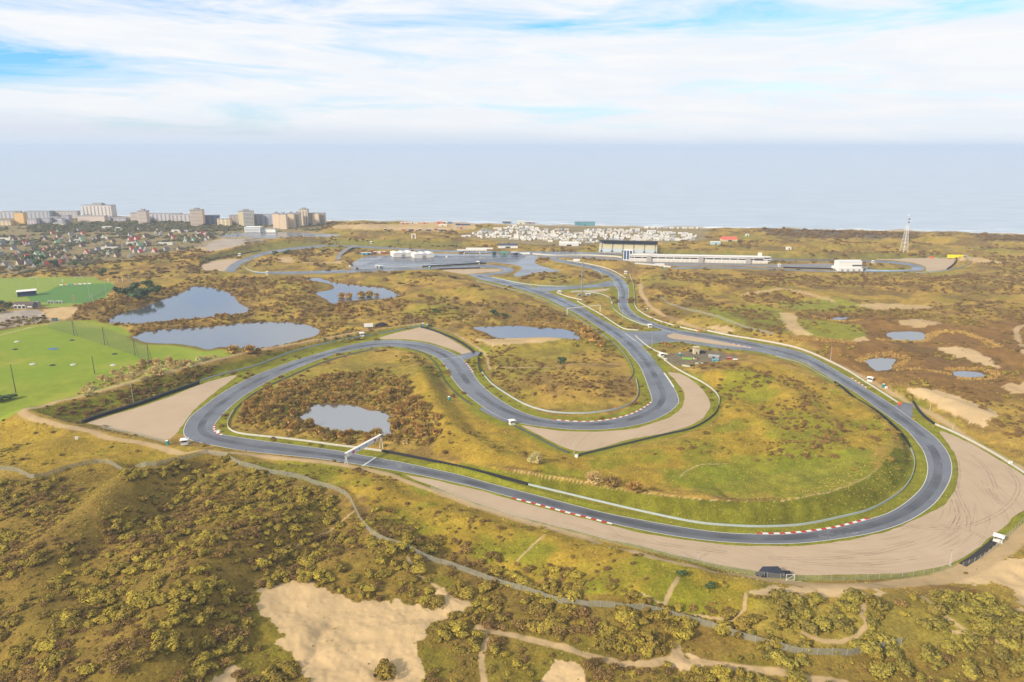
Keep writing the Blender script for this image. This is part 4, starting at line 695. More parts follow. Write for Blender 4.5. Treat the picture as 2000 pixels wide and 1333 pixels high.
def merge_mesh(name, a, b):
    V = [v.co[:] for v in a.vertices] + [v.co[:] for v in b.vertices]; o = len(a.vertices)
    F = [tuple(p.vertices) for p in a.polygons] + [tuple(i + o for i in p.vertices) for p in b.polygons]
    me = bpy.data.meshes.new(name); me.from_pydata(V, [], F); me.update(); me.materials.append(a.materials[0]); return me
def pine_mesh(name, rs, m):
    C = []; Nn = []
    for k in range(9):
        c = Vector((rs.uniform(-.6, .6), rs.uniform(-.6, .6), rs.uniform(.75, 1.75))); r = rs.uniform(.35, .6)
        for _ in range(34):
            d = Vector((rs.gauss(0, 1), rs.gauss(0, 1), rs.gauss(.2, .8))).normalized(); C.append(c + d * r * rs.uniform(.6, 1.05)); Nn.append(d)
    V, F = tri_cloud(C, Nn, 0.2, rs); me = bpy.data.meshes.new(name); me.from_pydata([tuple(v) for v in V], [], F); me.update(); me.materials.append(m); return me
def tuft_mesh(name, rs, m, n=16, h=0.9, w=0.09):
    V = []; F = []
    for _ in range(n):
        th = rs.uniform(0, 6.28); r = rs.uniform(.0, .55); b = Vector((math.cos(th) * r, math.sin(th) * r, -0.05)); t = b + Vector((rs.uniform(-.35, .35), rs.uniform(-.35, .35), h * rs.uniform(.6, 1.1)))
        s = Vector((rs.gauss(0, 1), rs.gauss(0, 1), 0)).normalized() * w * rs.uniform(.8, 1.8); o = len(V); V += [b - s, b + s, t]; F += [(o, o + 1, o + 2)]
    me = bpy.data.meshes.new(name); me.from_pydata([tuple(v) for v in V], [], F); me.update(); me.materials.append(m); return me
rs = random.Random(11); PROTO = {}
PROTO['brown'] = [merge_mesh('brown_shrub', twig_mesh('tw', rs, 150, rs.uniform(1.0, 1.25), 0.95, 0.045, m=PM['brown']), shrub_mesh('co', rs, 130, 0.95, 0.15, m=PM['brown'])) for _ in range(4)]
for k in ('olive', 'green', 'bluegreen'): PROTO[k] = [shrub_mesh(k + '_shrub', rs, 230, rs.uniform(.95, 1.2), m=PM[k]) for _ in range(4)]
for k in ('russet', 'pale'): PROTO[k] = [merge_mesh(k + '_shrub', twig_mesh('tw', rs, 200, rs.uniform(1.35, 1.6), m=PM[k]), shrub_mesh('co', rs, 70, 1.05, 0.16, m=PM[k])) for _ in range(3)]
PROTO['pine'] = [pine_mesh('pine', rs, PM['pine']) for _ in range(3)]
PROTO['reed'] = [tuft_mesh('reed', rs, PM['reed'], 40, 1.6, 0.12) for _ in range(2)]
PROTO['marram'] = [tuft_mesh('marram', rs, PM['marram']) for _ in range(3)]

PROTO['fan'] = [merge_mesh('fan_shrub', twig_mesh('tw', rs, 900, 1.5, 0.8, 0.016, m=PM['pale']), shrub_mesh('co', rs, 260, 1.1, 0.09, m=PM['pale'])) for _ in range(2)]
def make_scatter_group(name, coll):
    ng = bpy.data.node_groups.new(name, 'GeometryNodeTree'); ng.interface.new_socket('Geometry', in_out='INPUT', socket_type='NodeSocketGeometry'); ng.interface.new_socket('Geometry', in_out='OUTPUT', socket_type='NodeSocketGeometry')
    A = ng.nodes.new; K = ng.links.new; gi = A('NodeGroupInput'); go = A('NodeGroupOutput'); ip = A('GeometryNodeInstanceOnPoints'); ci = A('GeometryNodeCollectionInfo')
    ci.inputs['Collection'].default_value = coll; ci.inputs['Separate Children'].default_value = True; ci.inputs['Reset Children'].default_value = True
    ip.inputs['Pick Instance'].default_value = True
    def na(n, ty):
        x = A('GeometryNodeInputNamedAttribute'); x.data_type = ty; x.inputs['Name'].default_value = n; return x.outputs['Attribute']
    K(gi.outputs[0], ip.inputs['Points']); K(ci.outputs[0], ip.inputs['Instance']); K(na('pick', 'INT'), ip.inputs['Instance Index']); K(na('scl', 'FLOAT_VECTOR'), ip.inputs['Scale'])
    er = A('FunctionNodeEulerToRotation'); K(na('rot', 'FLOAT_VECTOR'), er.inputs[0]); K(er.outputs[0], ip.inputs['Rotation']); K(ip.outputs[0], go.inputs[0]); return ng
PCOLL = {}
for k, ms in PROTO.items():
    c = bpy.data.collections.new('plants_' + k); PCOLL[k] = c
    for me in ms: c.objects.link(bpy.data.objects.new(me.name, me))
def scatter(name, kind, P, S, label, cat):
    n = len(P)
    if n == 0: return
    me = bpy.data.meshes.new(name); me.vertices.add(n); me.vertices.foreach_set('co', np.asarray(P, np.float32).ravel())
    a = me.attributes.new('pick', 'INT', 'POINT'); a.data.foreach_set('value', RNG.integers(0, len(PROTO[kind]), n).astype(np.int32))
    a = me.attributes.new('scl', 'FLOAT_VECTOR', 'POINT'); a.data.foreach_set('vector', np.asarray(S, np.float32).ravel())
    rt = np.c_[RNG.uniform(-.12, .12, n), RNG.uniform(-.12, .12, n), RNG.uniform(0, 6.283, n)]; a = me.attributes.new('rot', 'FLOAT_VECTOR', 'POINT'); a.data.foreach_set('vector', rt.astype(np.float32).ravel())
    o = link(bpy.data.objects.new(name, me)); md = o.modifiers.new('scatter', 'NODES'); md.node_group = make_scatter_group(name, PCOLL[kind]); return tag(o, label, cat, kind='stuff')
BARE = np.clip(np.maximum(np.maximum(LAWNM, SANDM), PATHM), 0, 1); FREE = (TD > 1.6) * (BARE < 0.35) * (TY < np.interp(TX, COASTW[:, 0], COASTW[:, 1]) - 45) * (np.abs(TX) < TY * 0.95)
for W in BARW:
    k = (TX > W[:, 0].min() - 4) & (TX < W[:, 0].max() + 4) & (TY > W[:, 1].min() - 4) & (TY < W[:, 1].max() + 4)
    if k.any(): FREE[k] = FREE[k] * (linedist(TX[k], TY[k], W) > 2.6)
FREE = FREE * (1 - zone(YARD, 2, False)); ROWZ = zone([(158,772),(178,744),(230,724),(300,706),(338,708),(420,699),(418,708),(330,730),(250,752),(180,776)], 4)
FREE = np.maximum(FREE, ROWZ * (TD > 2) * (PATHM < .5)); FREE[pyv > 1420] = 0
barr = np.zeros(TX.shape)
def sample(w, dens, smin, smax, zs=1.0):
    """plants per 100 m2 where weight w applies"""
    q = np.clip(w, 0, 1) * FREE * CELL * dens / 100.0; tot = q.sum(); n = RNG.poisson(tot)
    if n == 0: return np.zeros((0, 3)), np.zeros((0, 3))
    i = RNG.choice(q.size, n, p=(q / tot).ravel()); x = TX.ravel()[i]; y = TY.ravel()[i]; cw = np.gradient(TX, axis=1).ravel()[i]; ch = np.abs(np.gradient(TY, axis=0)).ravel()[i]
    x = x + RNG.uniform(-.5, .5, n) * cw; y = y + RNG.uniform(-.5, .5, n) * ch; z = ground(x, y) - 0.08
    s = smin * .7 + (smax * 1.1 - smin * .7) * RNG.random(n) ** 2.1; S = np.c_[s * RNG.uniform(.75, 1.45, n), s * RNG.uniform(.75, 1.35, n), s * zs * RNG.uniform(.5, .9, n)]
    return np.c_[x, y, z], S
cl1 = fbm(TX, TY, 15, 4, 101, 0.55); cl2 = fbm(TX, TY, 40, 4, 102, 0.55); cl3 = fbm(TX, TY, 22, 4, 103, 0.55)
FRONT = zone([(-400,925),(0,938),(60,940),(130,925),(260,925),(420,895),(480,920),(640,965),(690,1000),(720,1045),(860,1090),(1000,1130),(1200,1182),(1300,1195),(1450,1245),(1600,1282),(1700,1278),(1830,1265),(2400,1280),(2400,1420),(-400,1420)], 6, True)
BELT = zone([(700,990),(780,1010),(880,1055),(1000,1095),(1150,1135),(1300,1175),(1480,1215),(1480,1165),(1600,1168),(1720,1170),(1880,1160),(2000,1190),(2300,1190),(2300,1300),(1700,1278),(1600,1282),(1450,1245),(1300,1195),(1000,1130),(860,1090),(720,1045)], 5)
GOLD = np.clip(zone([(120,925),(230,930),(225,985),(180,1040),(130,1062),(128,1010),(180,960)], 12) + zone([(0,925),(60,935),(180,905),(260,915),(120,950)], 8) * 0.5, 0, 1)
RIGHT = zone([(1440,1150),(1500,1160),(1700,1165),(1720,1180),(1870,1150),(2400,1170),(2400,1420),(1430,1420),(1500,1270)], 10)
mossy = np.zeros(TX.shape)
for z in MOSS: mossy = np.maximum(mossy, zone(z, 6))
FRONT = FRONT * (1 - 0.85 * mossy); gaps = sstep(0.33, 0.45, cl1)
D_ = {}
D_['olive'] = [sample(np.maximum(FRONT, BELT * 0.75) * (1 - GOLD) * (1 - 0.7 * RIGHT) * gaps * sstep(0.30, 0.52, cl3), 19, 0.7, 2.8)]
D_['brown'] = [sample(np.maximum(FRONT, BELT * 0.6) * (1 - GOLD) * (1 - 0.8 * RIGHT) * gaps * sstep(0.60, 0.42, cl3), 18, 0.6, 2.2)]
D_['green'] = [sample(np.maximum(FRONT, BELT) * RIGHT * gaps, 11, 1.1, 3.2)]
D_['olive'].append(sample(FRONT * (1 - GOLD) * (1 - gaps * .6), 22, 0.22, 0.7)); D_['brown'].append(sample(FRONT * (1 - GOLD) * (1 - gaps * .6) * sstep(.62, .45, cl3), 18, 0.2, 0.65))
# strip between path and fence: patchy scrub
STRIP = zone(YELLOW[0], 6); D_['brown'].append(sample(STRIP * sstep(0.52, 0.60, cl3), 12, 0.5, 1.5)); D_['olive'].append(sample(STRIP * sstep(0.50, 0.62, cl1), 8, 0.4, 1.3))
D_['olive'].append(sample(zone(YELLOW[1], 6) * sstep(0.53, 0.62, cl3), 9, 0.5, 1.5))
# middle distance scrub
MID = sstep(330, 420, TY) * sstep(780, 700, TY) * (1 - zone(LAWN_RANGE, 2, False)); FARM = sstep(700, 780, TY)
INF = zone([(940,700),(1000,680),(1200,690),(1240,780),(1150,802),(1000,775)], 5)
scr = sstep(0.53, 0.62, cl2)
D_['olive'].append(sample(MID * scr * sstep(0.4, 0.6, cl1), 6.5, 0.7, 2.3)); D_['brown'].append(sample(MID * sstep(0.55, 0.64, fbm(TX, TY, 30, 4, 111)), 5.0, 0.6, 2.1))
D_['brown'].append(sample(zone([(970,738),(1030,730),(1150,725),(1220,735),(1235,765),(1150,775),(1040,775),(990,760)], 6) * gaps, 9, 0.6, 1.7))
for z in ([(1430,740),(1500,730),(1560,745),(1620,800),(1590,850),(1540,840),(1480,800)], [(1320,868),(1370,862),(1410,885),(1380,900),(1340,885)], [(1490,860),(1560,850),(1600,880),(1570,900),(1500,890)], [(1560,820),(1640,830),(1650,870),(1600,880)]): D_['brown'].append(sample(zone(z, 8) * sstep(0.38, 0.5, cl1), 10, 0.6, 1.9))
# right hand heaths
for z in ([(1452,582),(1480,575),(1525,569),(1560,574),(1612,586),(1620,592),(1580,598),(1500,598),(1465,590)], [(1560,612),(1600,605),(1660,610),(1680,617),(1640,620),(1580,622)], [(1690,615),(1740,603),(1830,602),(1860,615),(1840,628),(1740,626)], [(1840,615),(1900,600),(2050,620),(2050,660),(1980,690),(1940,670),(1960,640),(1880,632)], [(1760,735),(1850,745),(1960,790),(2050,800),(2050,870),(1980,860),(1940,820),(1860,770),(1770,750)], [(1270,560),(1330,565),(1380,580),(1340,600),(1290,585)], [(1300,535),(1420,540),(1560,540),(1640,548),(1650,560),(1500,555),(1380,550)], [(1650,540),(1800,545),(1900,540),(2050,550),(2050,575),(1850,570),(1700,565)], [(1920,510),(2050,505),(2050,530),(1960,530)], [(1415,600),(1500,610),(1530,625),(1470,622)], [(1430,640),(1490,635),(1530,645),(1500,655),(1450,652)]):
    D_['brown'].append(sample(zone(z, 5) * sstep(0.34, 0.46, cl1), 5.5, 0.9, 2.4))
D_['brown'].append(sample(np.clip(dk, 0, 1), 1.6, 2.5, 5.0))
# left: woods round the lakes
for z in ([(200,600),(290,570),(340,560),(370,545),(470,545),(480,560),(460,572),(400,556),(370,560),(320,582),(260,602),(215,618)], [(90,600),(160,580),(210,575),(260,590),(215,625),(170,632),(150,612)], [(215,633),(350,627),(480,612),(530,618),(480,632),(350,641),(260,652),(230,645)], [(440,545),(620,545),(610,580),(640,600),(720,595),(780,586),(820,600),(700,620),(650,645),(610,632),(540,625),(500,610),(470,585),(450,565)]):
    D_['russet'].append(sample(zone(z, 5) * sstep(0.36, 0.5, cl1), 2.6, 1.6, 3.0, 1.2)) if 'russet' in D_ else D_.__setitem__('russet', [sample(zone(z, 5) * sstep(0.36, 0.5, cl1), 2.6, 1.6, 3.0, 1.2)])
    D_['brown'].append(sample(zone(z, 5) * sstep(0.40, 0.5, cl3), 3.2, 1.2, 2.6))
RING = zone([(468,800),(490,778),(560,750),(640,734),(720,727),(800,736),(810,752),(795,775),(830,785),(858,810),(862,842),(845,866),(800,872),(745,862),(700,866),(640,856),(560,842),(490,832),(466,820)], 3)
D_['russet'].append(sample(RING * (TD > 0.5) * (1 - zone([(640,730),(800,730),(800,744),(640,742)], 4) * .5), 8.5, 1.2, 3.0, 1.4)); D_['olive'].append(sample(RING, 6.0, 0.8, 2.2)); D_['pale'] = [sample(RING, 1.2, 1.0, 2.2)]
D_['russet'].append(sample(zone([(640,545),(760,555),(800,580),(830,600),(760,600),(700,596)], 5) * sstep(7, 3, lakeD), 5, 1.3, 2.6)); D_['russet'].append(sample(zone([(930,615),(1060,612),(1120,630),(1150,640),(1190,665),(1180,672),(1130,655),(1090,640),(930,634)], 4) * sstep(0.36, 0.46, cl1), 4.5, 1.2, 2.6))
D_['russet'].append(sample(sstep(10, 5, lakeD) * sstep(460, 480, TY) * sstep(760, 740, TY) * zone([(150,540),(1200,540),(1200,700),(150,645)], 4), 3.2, 1.0, 2.2)); D_['brown'].append(sample(zone([(800,600),(860,590),(960,595),(1060,600),(1090,620),(1000,622),(900,625),(820,640),(760,630)], 6) * sstep(0.4, 0.5, cl1), 5, 0.9, 2.2))
D_['pale'] += [sample(ROWZ, 4.2, 1.6, 3.2, 1.2)]; D_['russet'].append(sample(ROWZ * sstep(.45, .6, cl1), 3.0, 1.4, 2.6, 1.1))
D_['brown'].append(sample(zone([(60,800),(160,785),(330,740),(420,715),(400,735),(300,770),(165,822),(110,815)], 5) * sstep(0.34, 0.46, cl1), 13, 1.0, 2.6))
# reeds
RE = []
for pts, w in (([(1555,661),(1605,665),(1657,669)], 13), ([(1805,664),(1830,651),(1880,650),(1920,663),(1945,678)], 9), ([(1680,706),(1700,697),(1740,692),(1765,699),(1762,710),(1745,719),(1775,723),(1830,728),(1855,731)], 7), ([(1850,722),(1910,721),(1942,728),(1945,737),(1920,741),(1875,740)], 6), ([(1720,664),(1750,668),(1800,668),(1815,660)], 6), ([(1590,619),(1620,626),(1680,626)], 6), ([(1000,631),(1060,634),(1105,638)], 6), ([(720,806),(745,803)], 3), ([(590,810),(606,797)], 4), ([(760,812),(770,800),(772,790)], 4)):
    tt = trail(pts, w); RE.append(sample(tt, 55, 0.8, 1.4)); C_ = None
D_['reed'] = RE
# marram tussocks on the nearer slopes
near_g = sstep(470, 330, TY) * (1 - FRONT * 0.6 * (1 - GOLD)); D_['marram'] = [sample(near_g * sstep(0.34, 0.5, cl1), 60, 0.35, 0.85), sample(GOLD, 80, 0.5, 1.0), sample(sstep(330, 380, TY) * sstep(560, 460, TY) * sstep(4, 9, TD) * sstep(0.36, 0.55, cl3), 26, 0.4, 0.95)]
# far dunes and town gardens
D_['brown'].append(sample(FARM * (1 - tw) * sstep(0.55, 0.62, cl2) * (1 - zone(CAMP, 3)), 1.5, 1.5, 3.6)); D_['bluegreen'] = [sample(tw * sstep(0.42, 0.55, fbm(TX, TY, 60, 4, 131)) * sstep(1750, 1600, TY), 1.3, 2.5, 4.6), sample(zone([(60,442),(180,438),(340,436),(420,443),(460,448),(400,452),(250,450),(60,452)], 3), 2.2, 3.5, 6.0)]
D_['brown'].append(sample(zone([(0,520),(150,515),(300,500),(420,490),(440,505),(380,520),(420,535),(300,545),(180,542),(0,545)], 5) * sstep(0.42, 0.52, cl1), 2.2, 1.6, 3.6)); D_['brown'].append(sample(zone([(560,490),(640,486),(650,498),(580,502),(520,508),(500,520),(540,512)], 3), 2.5, 1.5, 3.0))
FREE_ = FREE; FREE = sstep(0.35, 0.8, SANDM) * (TD > 2) * (TY < 700) * sstep(0.5, 0.62, fbm(TX, TY, 12, 3, 140)); D_['marram'].append(sample(FREE * 0 + 1, 5, 0.4, 0.9)); D_['olive'].append(sample(FREE * 0 + 1, 0.7, 0.3, 0.9)); FREE = FREE_
META = {'olive': ('olive and straw coloured dune scrub covering the near slopes', 'scrub'), 'brown': ('brown leafless scrub spread over the dunes', 'scrub'), 'green': ('greener scrub thicket in the near dunes', 'scrub'), 'russet': ('russet willow scrub crowding the lake shores', 'scrub'), 'pale': ('pale leafless shrubs along the driving range bank', 'scrub'), 'reed': ('straw yellow reed fringing the ponds', 'reeds'), 'marram': ('tussocks of golden marram grass on the dunes', 'grass'), 'bluegreen': ('dark garden trees massed between the cottages', 'trees')}
NAMES = {'olive': 'olive_scrub', 'brown': 'brown_scrub', 'green': 'green_scrub', 'russet': 'willow_scrub', 'pale': 'pale_shrubs', 'reed': 'reeds', 'marram': 'marram_grass', 'bluegreen': 'garden_trees'}
INDIV = {'olive': 90, 'green': 60, 'brown': 40, 'russet': 70, 'pale': 26}
ILAB = {'olive': ('dune_shrub', 'rounded olive shrub standing out of the near dune scrub', 'shrub', 'olive shrubs in the near dunes'), 'green': ('thicket_shrub', 'big green shrub in the thicket below the sandy track', 'shrub', 'green shrubs below the sandy track'), 'brown': ('bare_shrub', 'brown leafless shrub among the near dune scrub', 'shrub', 'bare shrubs in the near dunes'), 'russet': ('willow_shrub', 'russet bare willow beside the small pond inside the bend', 'shrub', 'willows round the small pond'), 'pale': ('pale_shrub', 'pale leafless shrub between driving range and bank path', 'shrub', 'pale shrubs beside the driving range')}
def stem_mesh(h):
    mb = MB()
    for k in range(3):
        t = k * 2.1; mb.tube((0, 0, -0.2), (math.cos(t) * .3, math.sin(t) * .3, h), .07, .03, 4)
    return mb.mesh('stem')
STEMM = stem_mesh(0.6); STEMM.materials.append(STEM)
def plant_thing(kind, loc, s, lab, group=None, rz=None, variant=None):
    nm, label, cat, grp = lab; o = thing(nm, label, cat, loc, rs.uniform(0, 6.28) if rz is None else rz, grp); o.scale = s
    link(bpy.data.objects.new('crown', PROTO[kind][rs.randrange(len(PROTO[kind])) if variant is None else variant]), o); link(bpy.data.objects.new('stem', STEMM), o); return o
NPL = 0
for k, lst in D_.items():
    P = np.vstack([a for a, _ in lst]); S = np.vstack([b for _, b in lst])
    if k in INDIV and len(P):
        U, Vv = pix(P[:, 0], P[:, 1], P[:, 2]); size = S[:, 0] / np.hypot(P[:, 1], CAMH) * ((U > 10) & (U < 1990) & (Vv < 1325))
        if k == 'russet': size = size * (Vv > 728) * (U > 430)
        if k in ('olive', 'green', 'brown'): size = size * (Vv > 1015) * ((U < 1000) | (Vv > 1140))
        if k == 'pale': size = size * (Vv > 690) * (U < 430)
        o = np.argsort(-size)[:INDIV[k]]
        for i in o: plant_thing(k, P[i], S[i] * 1.12, ILAB[k])
        keep = np.ones(len(P), bool); keep[o] = False; P = P[keep]; S = S[keep]
    NPL += len(P); scatter(NAMES[k], k, P, S, *META[k])
print('PLANTS', {k: sum(len(a) for a, _ in v) for k, v in D_.items()}, NPL)
# single plants the picture lets one pick out
def single(kind, px, py, wpx, lab, zs=1.0):
    p = on(px, py); s = wpx * mpp(px, py) / 2.0; plant_thing(kind, p, (s, s, s * zs), lab)
single('fan', 1047, 905, 34, ('fan_shrub', 'pale straw coloured fan of twigs on the bank below the gravel corner', 'shrub', None), 0.9)
single('fan', 1160, 943, 40, ('round_pale_shrub', 'round pale shrub beside the brown thicket inside the wide bend', 'shrub', None), 0.75)
single('brown', 1195, 948, 44, ('brown_thicket', 'brown thicket right behind the round pale shrub', 'shrub', None), 0.7)
single('russet', 1240, 958, 50, ('low_russet_shrub', 'low russet shrub at the end of the brown thicket', 'shrub', None), 0.4)
single('olive', 752, 1318, 56, ('sand_shrub', 'dark shrub alone on the bare sand hollow', 'shrub', None), 0.8)
single('russet', 505, 690, 16, ('lakeside_shrub', 'small russet shrub on the bank of the lower lake', 'shrub', None))
single('russet', 488, 690, 30, ('lakeside_willow', 'rust coloured willow at the near tip of the lower lake', 'shrub', None), 0.8)
single('russet', 455, 690, 34, ('lakeside_thicket', 'brown thicket on the near shore of the lower lake', 'shrub', None), 0.7)
for px, py, w in ((668, 582, 20), (682, 583, 20), (706, 581, 22), (722, 580, 22), (735, 580, 14)): single('russet', px, py, w, ('island_willow', 'russet willow on the islet in the middle lake', 'shrub', 'willows on the islet'), 0.8)
for px, py, w in ((1145, 655, 34), (1160, 668, 34), (1175, 678, 26), (1130, 640, 24)): single('russet', px, py, w, ('track_willow', 'russet willow between the bend pond and the track', 'shrub', 'willows beside the bend pond'), 0.8)
for px, py, w in ((1330, 1125, 22), (1384, 1150, 24)): single('pine', px, py, w, ('juniper_bush', 'near black juniper on the slope beside the sandy track', 'shrub', 'dark junipers by the sandy track'), 0.55)
def pine(px, py, wpx, label, group=None, zs=1.0):
    p = on(px, py); s = wpx * mpp(px, py) / 2.0; o = thing('pine_tree', label, 'tree', p, rs.uniform(0, 6), group); o.scale = (s, s, s * zs)
    link(bpy.data.objects.new('crown', PROTO['pine'][rs.randrange(3)]), o); mb = MB(); mb.tube((0, 0, -.2), (0, 0, 1.1), .1, .06); mb.build('trunk', STEM, o)
pine(1095, 712, 22, 'dark pine standing alone on the grass inside the hairpin', None, 0.6)
for px, py, w in ((232, 578, 26), (250, 584, 28), (270, 586, 30), (288, 582, 28), (305, 576, 26), (262, 572, 26), (290, 566, 24)): pine(px, py, w, 'dark pine in the clump beside the football pitch', 'pines beside the football pitch', .7)
for px, py, w in ((5, 783, 26), (20, 780, 24), (-8, 788, 26)): pine(px, py, w, 'low dark pine at the edge of the driving range', 'pines at the driving range edge', .45)
for px, py, w in ((200, 537, 18), (75, 520, 20), (60, 512, 20), (85, 510, 16), (105, 523, 20), (148, 520, 16)): pine(px, py, w, 'dark pine in front of the cottage roofs', 'pines below the cottages', .7)
for px, py, w in ((850, 612, 14), (965, 617, 18), (985, 621, 16), (840, 640, 10)): pine(px, py, w, 'dark evergreen in the dune scrub behind the bend pond', 'evergreens behind the bend pond', .6)
for px, py, w in ((0, 598, 18), (14, 604, 20), (2, 612, 18), (560, 497, 14), (535, 500, 14), (632, 493, 8)): pine(px, py, w, 'dark round tree near the clubhouse' if px < 100 else 'dark evergreen inside the far left bend', 'trees near the clubhouse' if px < 100 else 'evergreens inside the far left bend', .6)
# ------------------------------------------------------------------ barriers, fences, kerbs
CONC = mat('white_concrete', (206, 204, 196), 0.8, 0.16, 0.4); GREYC = mat('grey_guardrail', (150, 154, 156), 0.55, 0.15, 0.5, metal=0.2); TYRE = mat('black_tyres', (44, 46, 52), 0.85, 0.35, 1.5, bump=0.2)
SILV = mat('silver_guardrail', (182, 194, 196), 0.5, 0.15, 0.4); ORANGE = mat('orange_plastic', (236, 116, 50), 0.6); RED = mat('kerb_red', (196, 52, 48), 0.7); WHITEK = mat('kerb_white', (236, 234, 230), 0.7)
def course(pts, step=3.0):
    W = np.array([tuple(on(*p)[:2]) for p in pts]); W = resample(smooth(W, step), step); return W
def zat(p): return float(ground(np.array([p[0]]), np.array([p[1]]))[0])
def wall_piece(W, h, th, taper=0.0):
    k = len(W); n = normals2(W); z = ground(W[:, 0], W[:, 1]); vs = []
    for i in range(k):
        a = W[i] + n[i] * th / 2; b = W[i] - n[i] * th / 2; a2 = W[i] + n[i] * (th / 2 - taper); b2 = W[i] - n[i] * (th / 2 - taper)
        vs += [(a[0], a[1], z[i] - .25), (b[0], b[1], z[i] - .25), (b2[0], b2[1], z[i] + h), (a2[0], a2[1], z[i] + h)]
    fs = []
    for i in range(k - 1):
        for q in range(4):
            r = (q + 1) % 4; fs.append((i*4 + q, i*4 + r, i*4 + 4 + r, i*4 + 4 + q))
    fs += [(3, 2, 1, 0), ((k-1)*4, (k-1)*4 + 1, (k-1)*4 + 2, (k-1)*4 + 3)]
    return MB().add(vs, fs)
def barrier(name, label, pts, h, th, m, piece='wall_section', every=9.0, end=None, taper=0.06):
    W = resample(smooth(GL(pts), 3.0), 3.0); o = thing(name, label, 'barrier', (0, 0, 0)); per = max(2, int(every / 3.0)); i = 0
    while i < len(W) - 1:
        j = min(len(W) - 1, i + per)
        if len(W) - 1 - j < 2: j = len(W) - 1
        S = W[i:j + 1].copy(); d = S[-1] - S[-2]; S[-1] -= d / max(np.linalg.norm(d), 1e-6) * 0.07
        wall_piece(S, h, th, taper).build(piece, m, o); i = j
    if end is not None:
        p = W[end]; z = zat(p); mb = MB(); mb.box(p[0] - .9, p[0] + .9, p[1] - .9, p[1] + .9, z - .1, z + h + .35); mb.build('end_block', ORANGE, o)
    return o
DARKR = mat('dark_guardrail', (86, 88, 88), 0.6, 0.2, 0.5); BLUEW = mat('blue_white_wall', (170, 196, 222), 0.6, 0.35, 0.12)
MM = {'w': CONC, 'g': GREYC, 't': TYRE, 's': SILV, 'd': DARKR, 'b': BLUEW}
for q in BARRIERS:
    piece = {'t': 'tyre_stack', 'g': 'rail_section', 's': 'wall_section', 'w': 'wall_section', 'd': 'rail_section', 'b': 'wall_section'}[q[5]]
    barrier(q[0], q[1], q[2], q[3] * (.86 if q[5] != 't' else 1), q[4] * (.6 if q[5] != 't' else 1), MM[q[5]], piece, 9.0 if q[5] != 't' else 6.0, q[6] if len(q) > 6 else None)
POST = mat('fence_post', (176, 176, 172), 0.6); 
def net_mat(name, rgb, a):
    m = bpy.data.materials.new(name); m.use_nodes = True; t, nn, ll = nodes(m); b = t.nodes['Principled BSDF']; out = t.nodes['Material Output']
    b.inputs['Base Color'].default_value = (*alb(*rgb), 1); b.inputs['Roughness'].default_value = 0.7; tr = nn('ShaderNodeBsdfTransparent'); mx = nn('ShaderNodeMixShader')
    geo = nn('ShaderNodeNewGeometry'); no = nn('ShaderNodeTexNoise'); no.inputs['Scale'].default_value = 0.5; ll(geo.outputs['Position'], no.inputs['Vector']); mr = nn('ShaderNodeMapRange'); mr.inputs['To Min'].default_value = a * 0.6; mr.inputs['To Max'].default_value = min(1, a * 1.4); ll(no.outputs[0], mr.inputs['Value'])
    ll(mr.outputs[0], mx.inputs[0]); ll(tr.outputs[0], mx.inputs[1]); ll(b.outputs[0], mx.inputs[2]); ll(mx.outputs[0], out.inputs['Surface']); return m
WIRE = net_mat('wire_mesh', (168, 166, 150), 0.52); WIRE2 = net_mat('debris_mesh', (196, 194, 186), 0.2); NET = net_mat('range_net', (96, 98, 90), 0.22)
def fence(name, label, pts, h, step, pw, netm, postm=POST, cat='fence'):
    W = course(pts, step); z = ground(W[:, 0], W[:, 1]); o = thing(name, label, cat)
    for i in range(len(W)):
        mb = MB(); mb.box(W[i][0] - pw, W[i][0] + pw, W[i][1] - pw, W[i][1] + pw, z[i] - .3, z[i] + h + .1); mb.build('post', postm, o)
        if i + 1 < len(W):
            sub = np.linspace(0, 1, 4)[:, None]; Q = W[i] * (1 - sub) + W[i + 1] * sub; zq = ground(Q[:, 0], Q[:, 1]); vs = [(q[0], q[1], zz) for q, zz in zip(Q, zq)] + [(q[0], q[1], zz + h) for q, zz in zip(Q, zq)]
            MB().add(vs, [(k, k + 1, k + 5, k + 4) for k in range(3)]).build('mesh_panel', netm, o)
    return o
fence('dune_fence', 'long grey wire fence winding over the near dunes', [(-60,915),(0,919),(40,924),(72,936),(100,928),(130,918),(190,905),(230,915),(290,912),(350,900),(408,886),(440,892),(480,912),(560,931),(640,953),(678,970),(695,1000),(712,1030),(765,1065),(860,1102),(960,1137),(1060,1168),(1120,1183),(1200,1188),(1260,1192),(1310,1205),(1380,1222),(1440,1245),(1500,1263),(1580,1280),(1650,1281),(1700,1272),(1760,1258)], 2.6, 5.0, .07, WIRE)
fence('debris_fence', 'white posted debris fence along the outside of the big gravel trap', [(842,955),(895,976),(965,1001),(1035,1021),(1105,1039),(1175,1057),(1245,1072),(1300,1087),(1350,1098),(1405,1112),(1440,1119),(1485,1127),(1552,1133),(1615,1135),(1685,1133),(1790,1126),(1857,1111)], 2.4, 5.0, .06, WIRE2)
fence('track_fence', 'low grey fence at the near edge of the left gravel trap', [(197,836),(240,845),(280,854),(325,866)], 1.8, 4.0, .06, WIRE)
fence('corner_fence', 'white fence round the dark strip behind the corner hut', [(1880,1108),(1916,1092),(1945,1070),(1972,1045),(2000,1018),(2040,985)], 2.2, 4.0, .06, WIRE2)
fence('heath_fence', 'pale wire fence crossing the right hand dunes', [(1284,577),(1300,590),(1330,603),(1370,612),(1420,628),(1470,645),(1510,655)], 2.2, 6.0, .08, WIRE)
fence('pitch_fence', 'thin fence behind the football pitch', [(160,595),(185,580),(208,566)], 2.5, 6.0, .08, WIRE2)
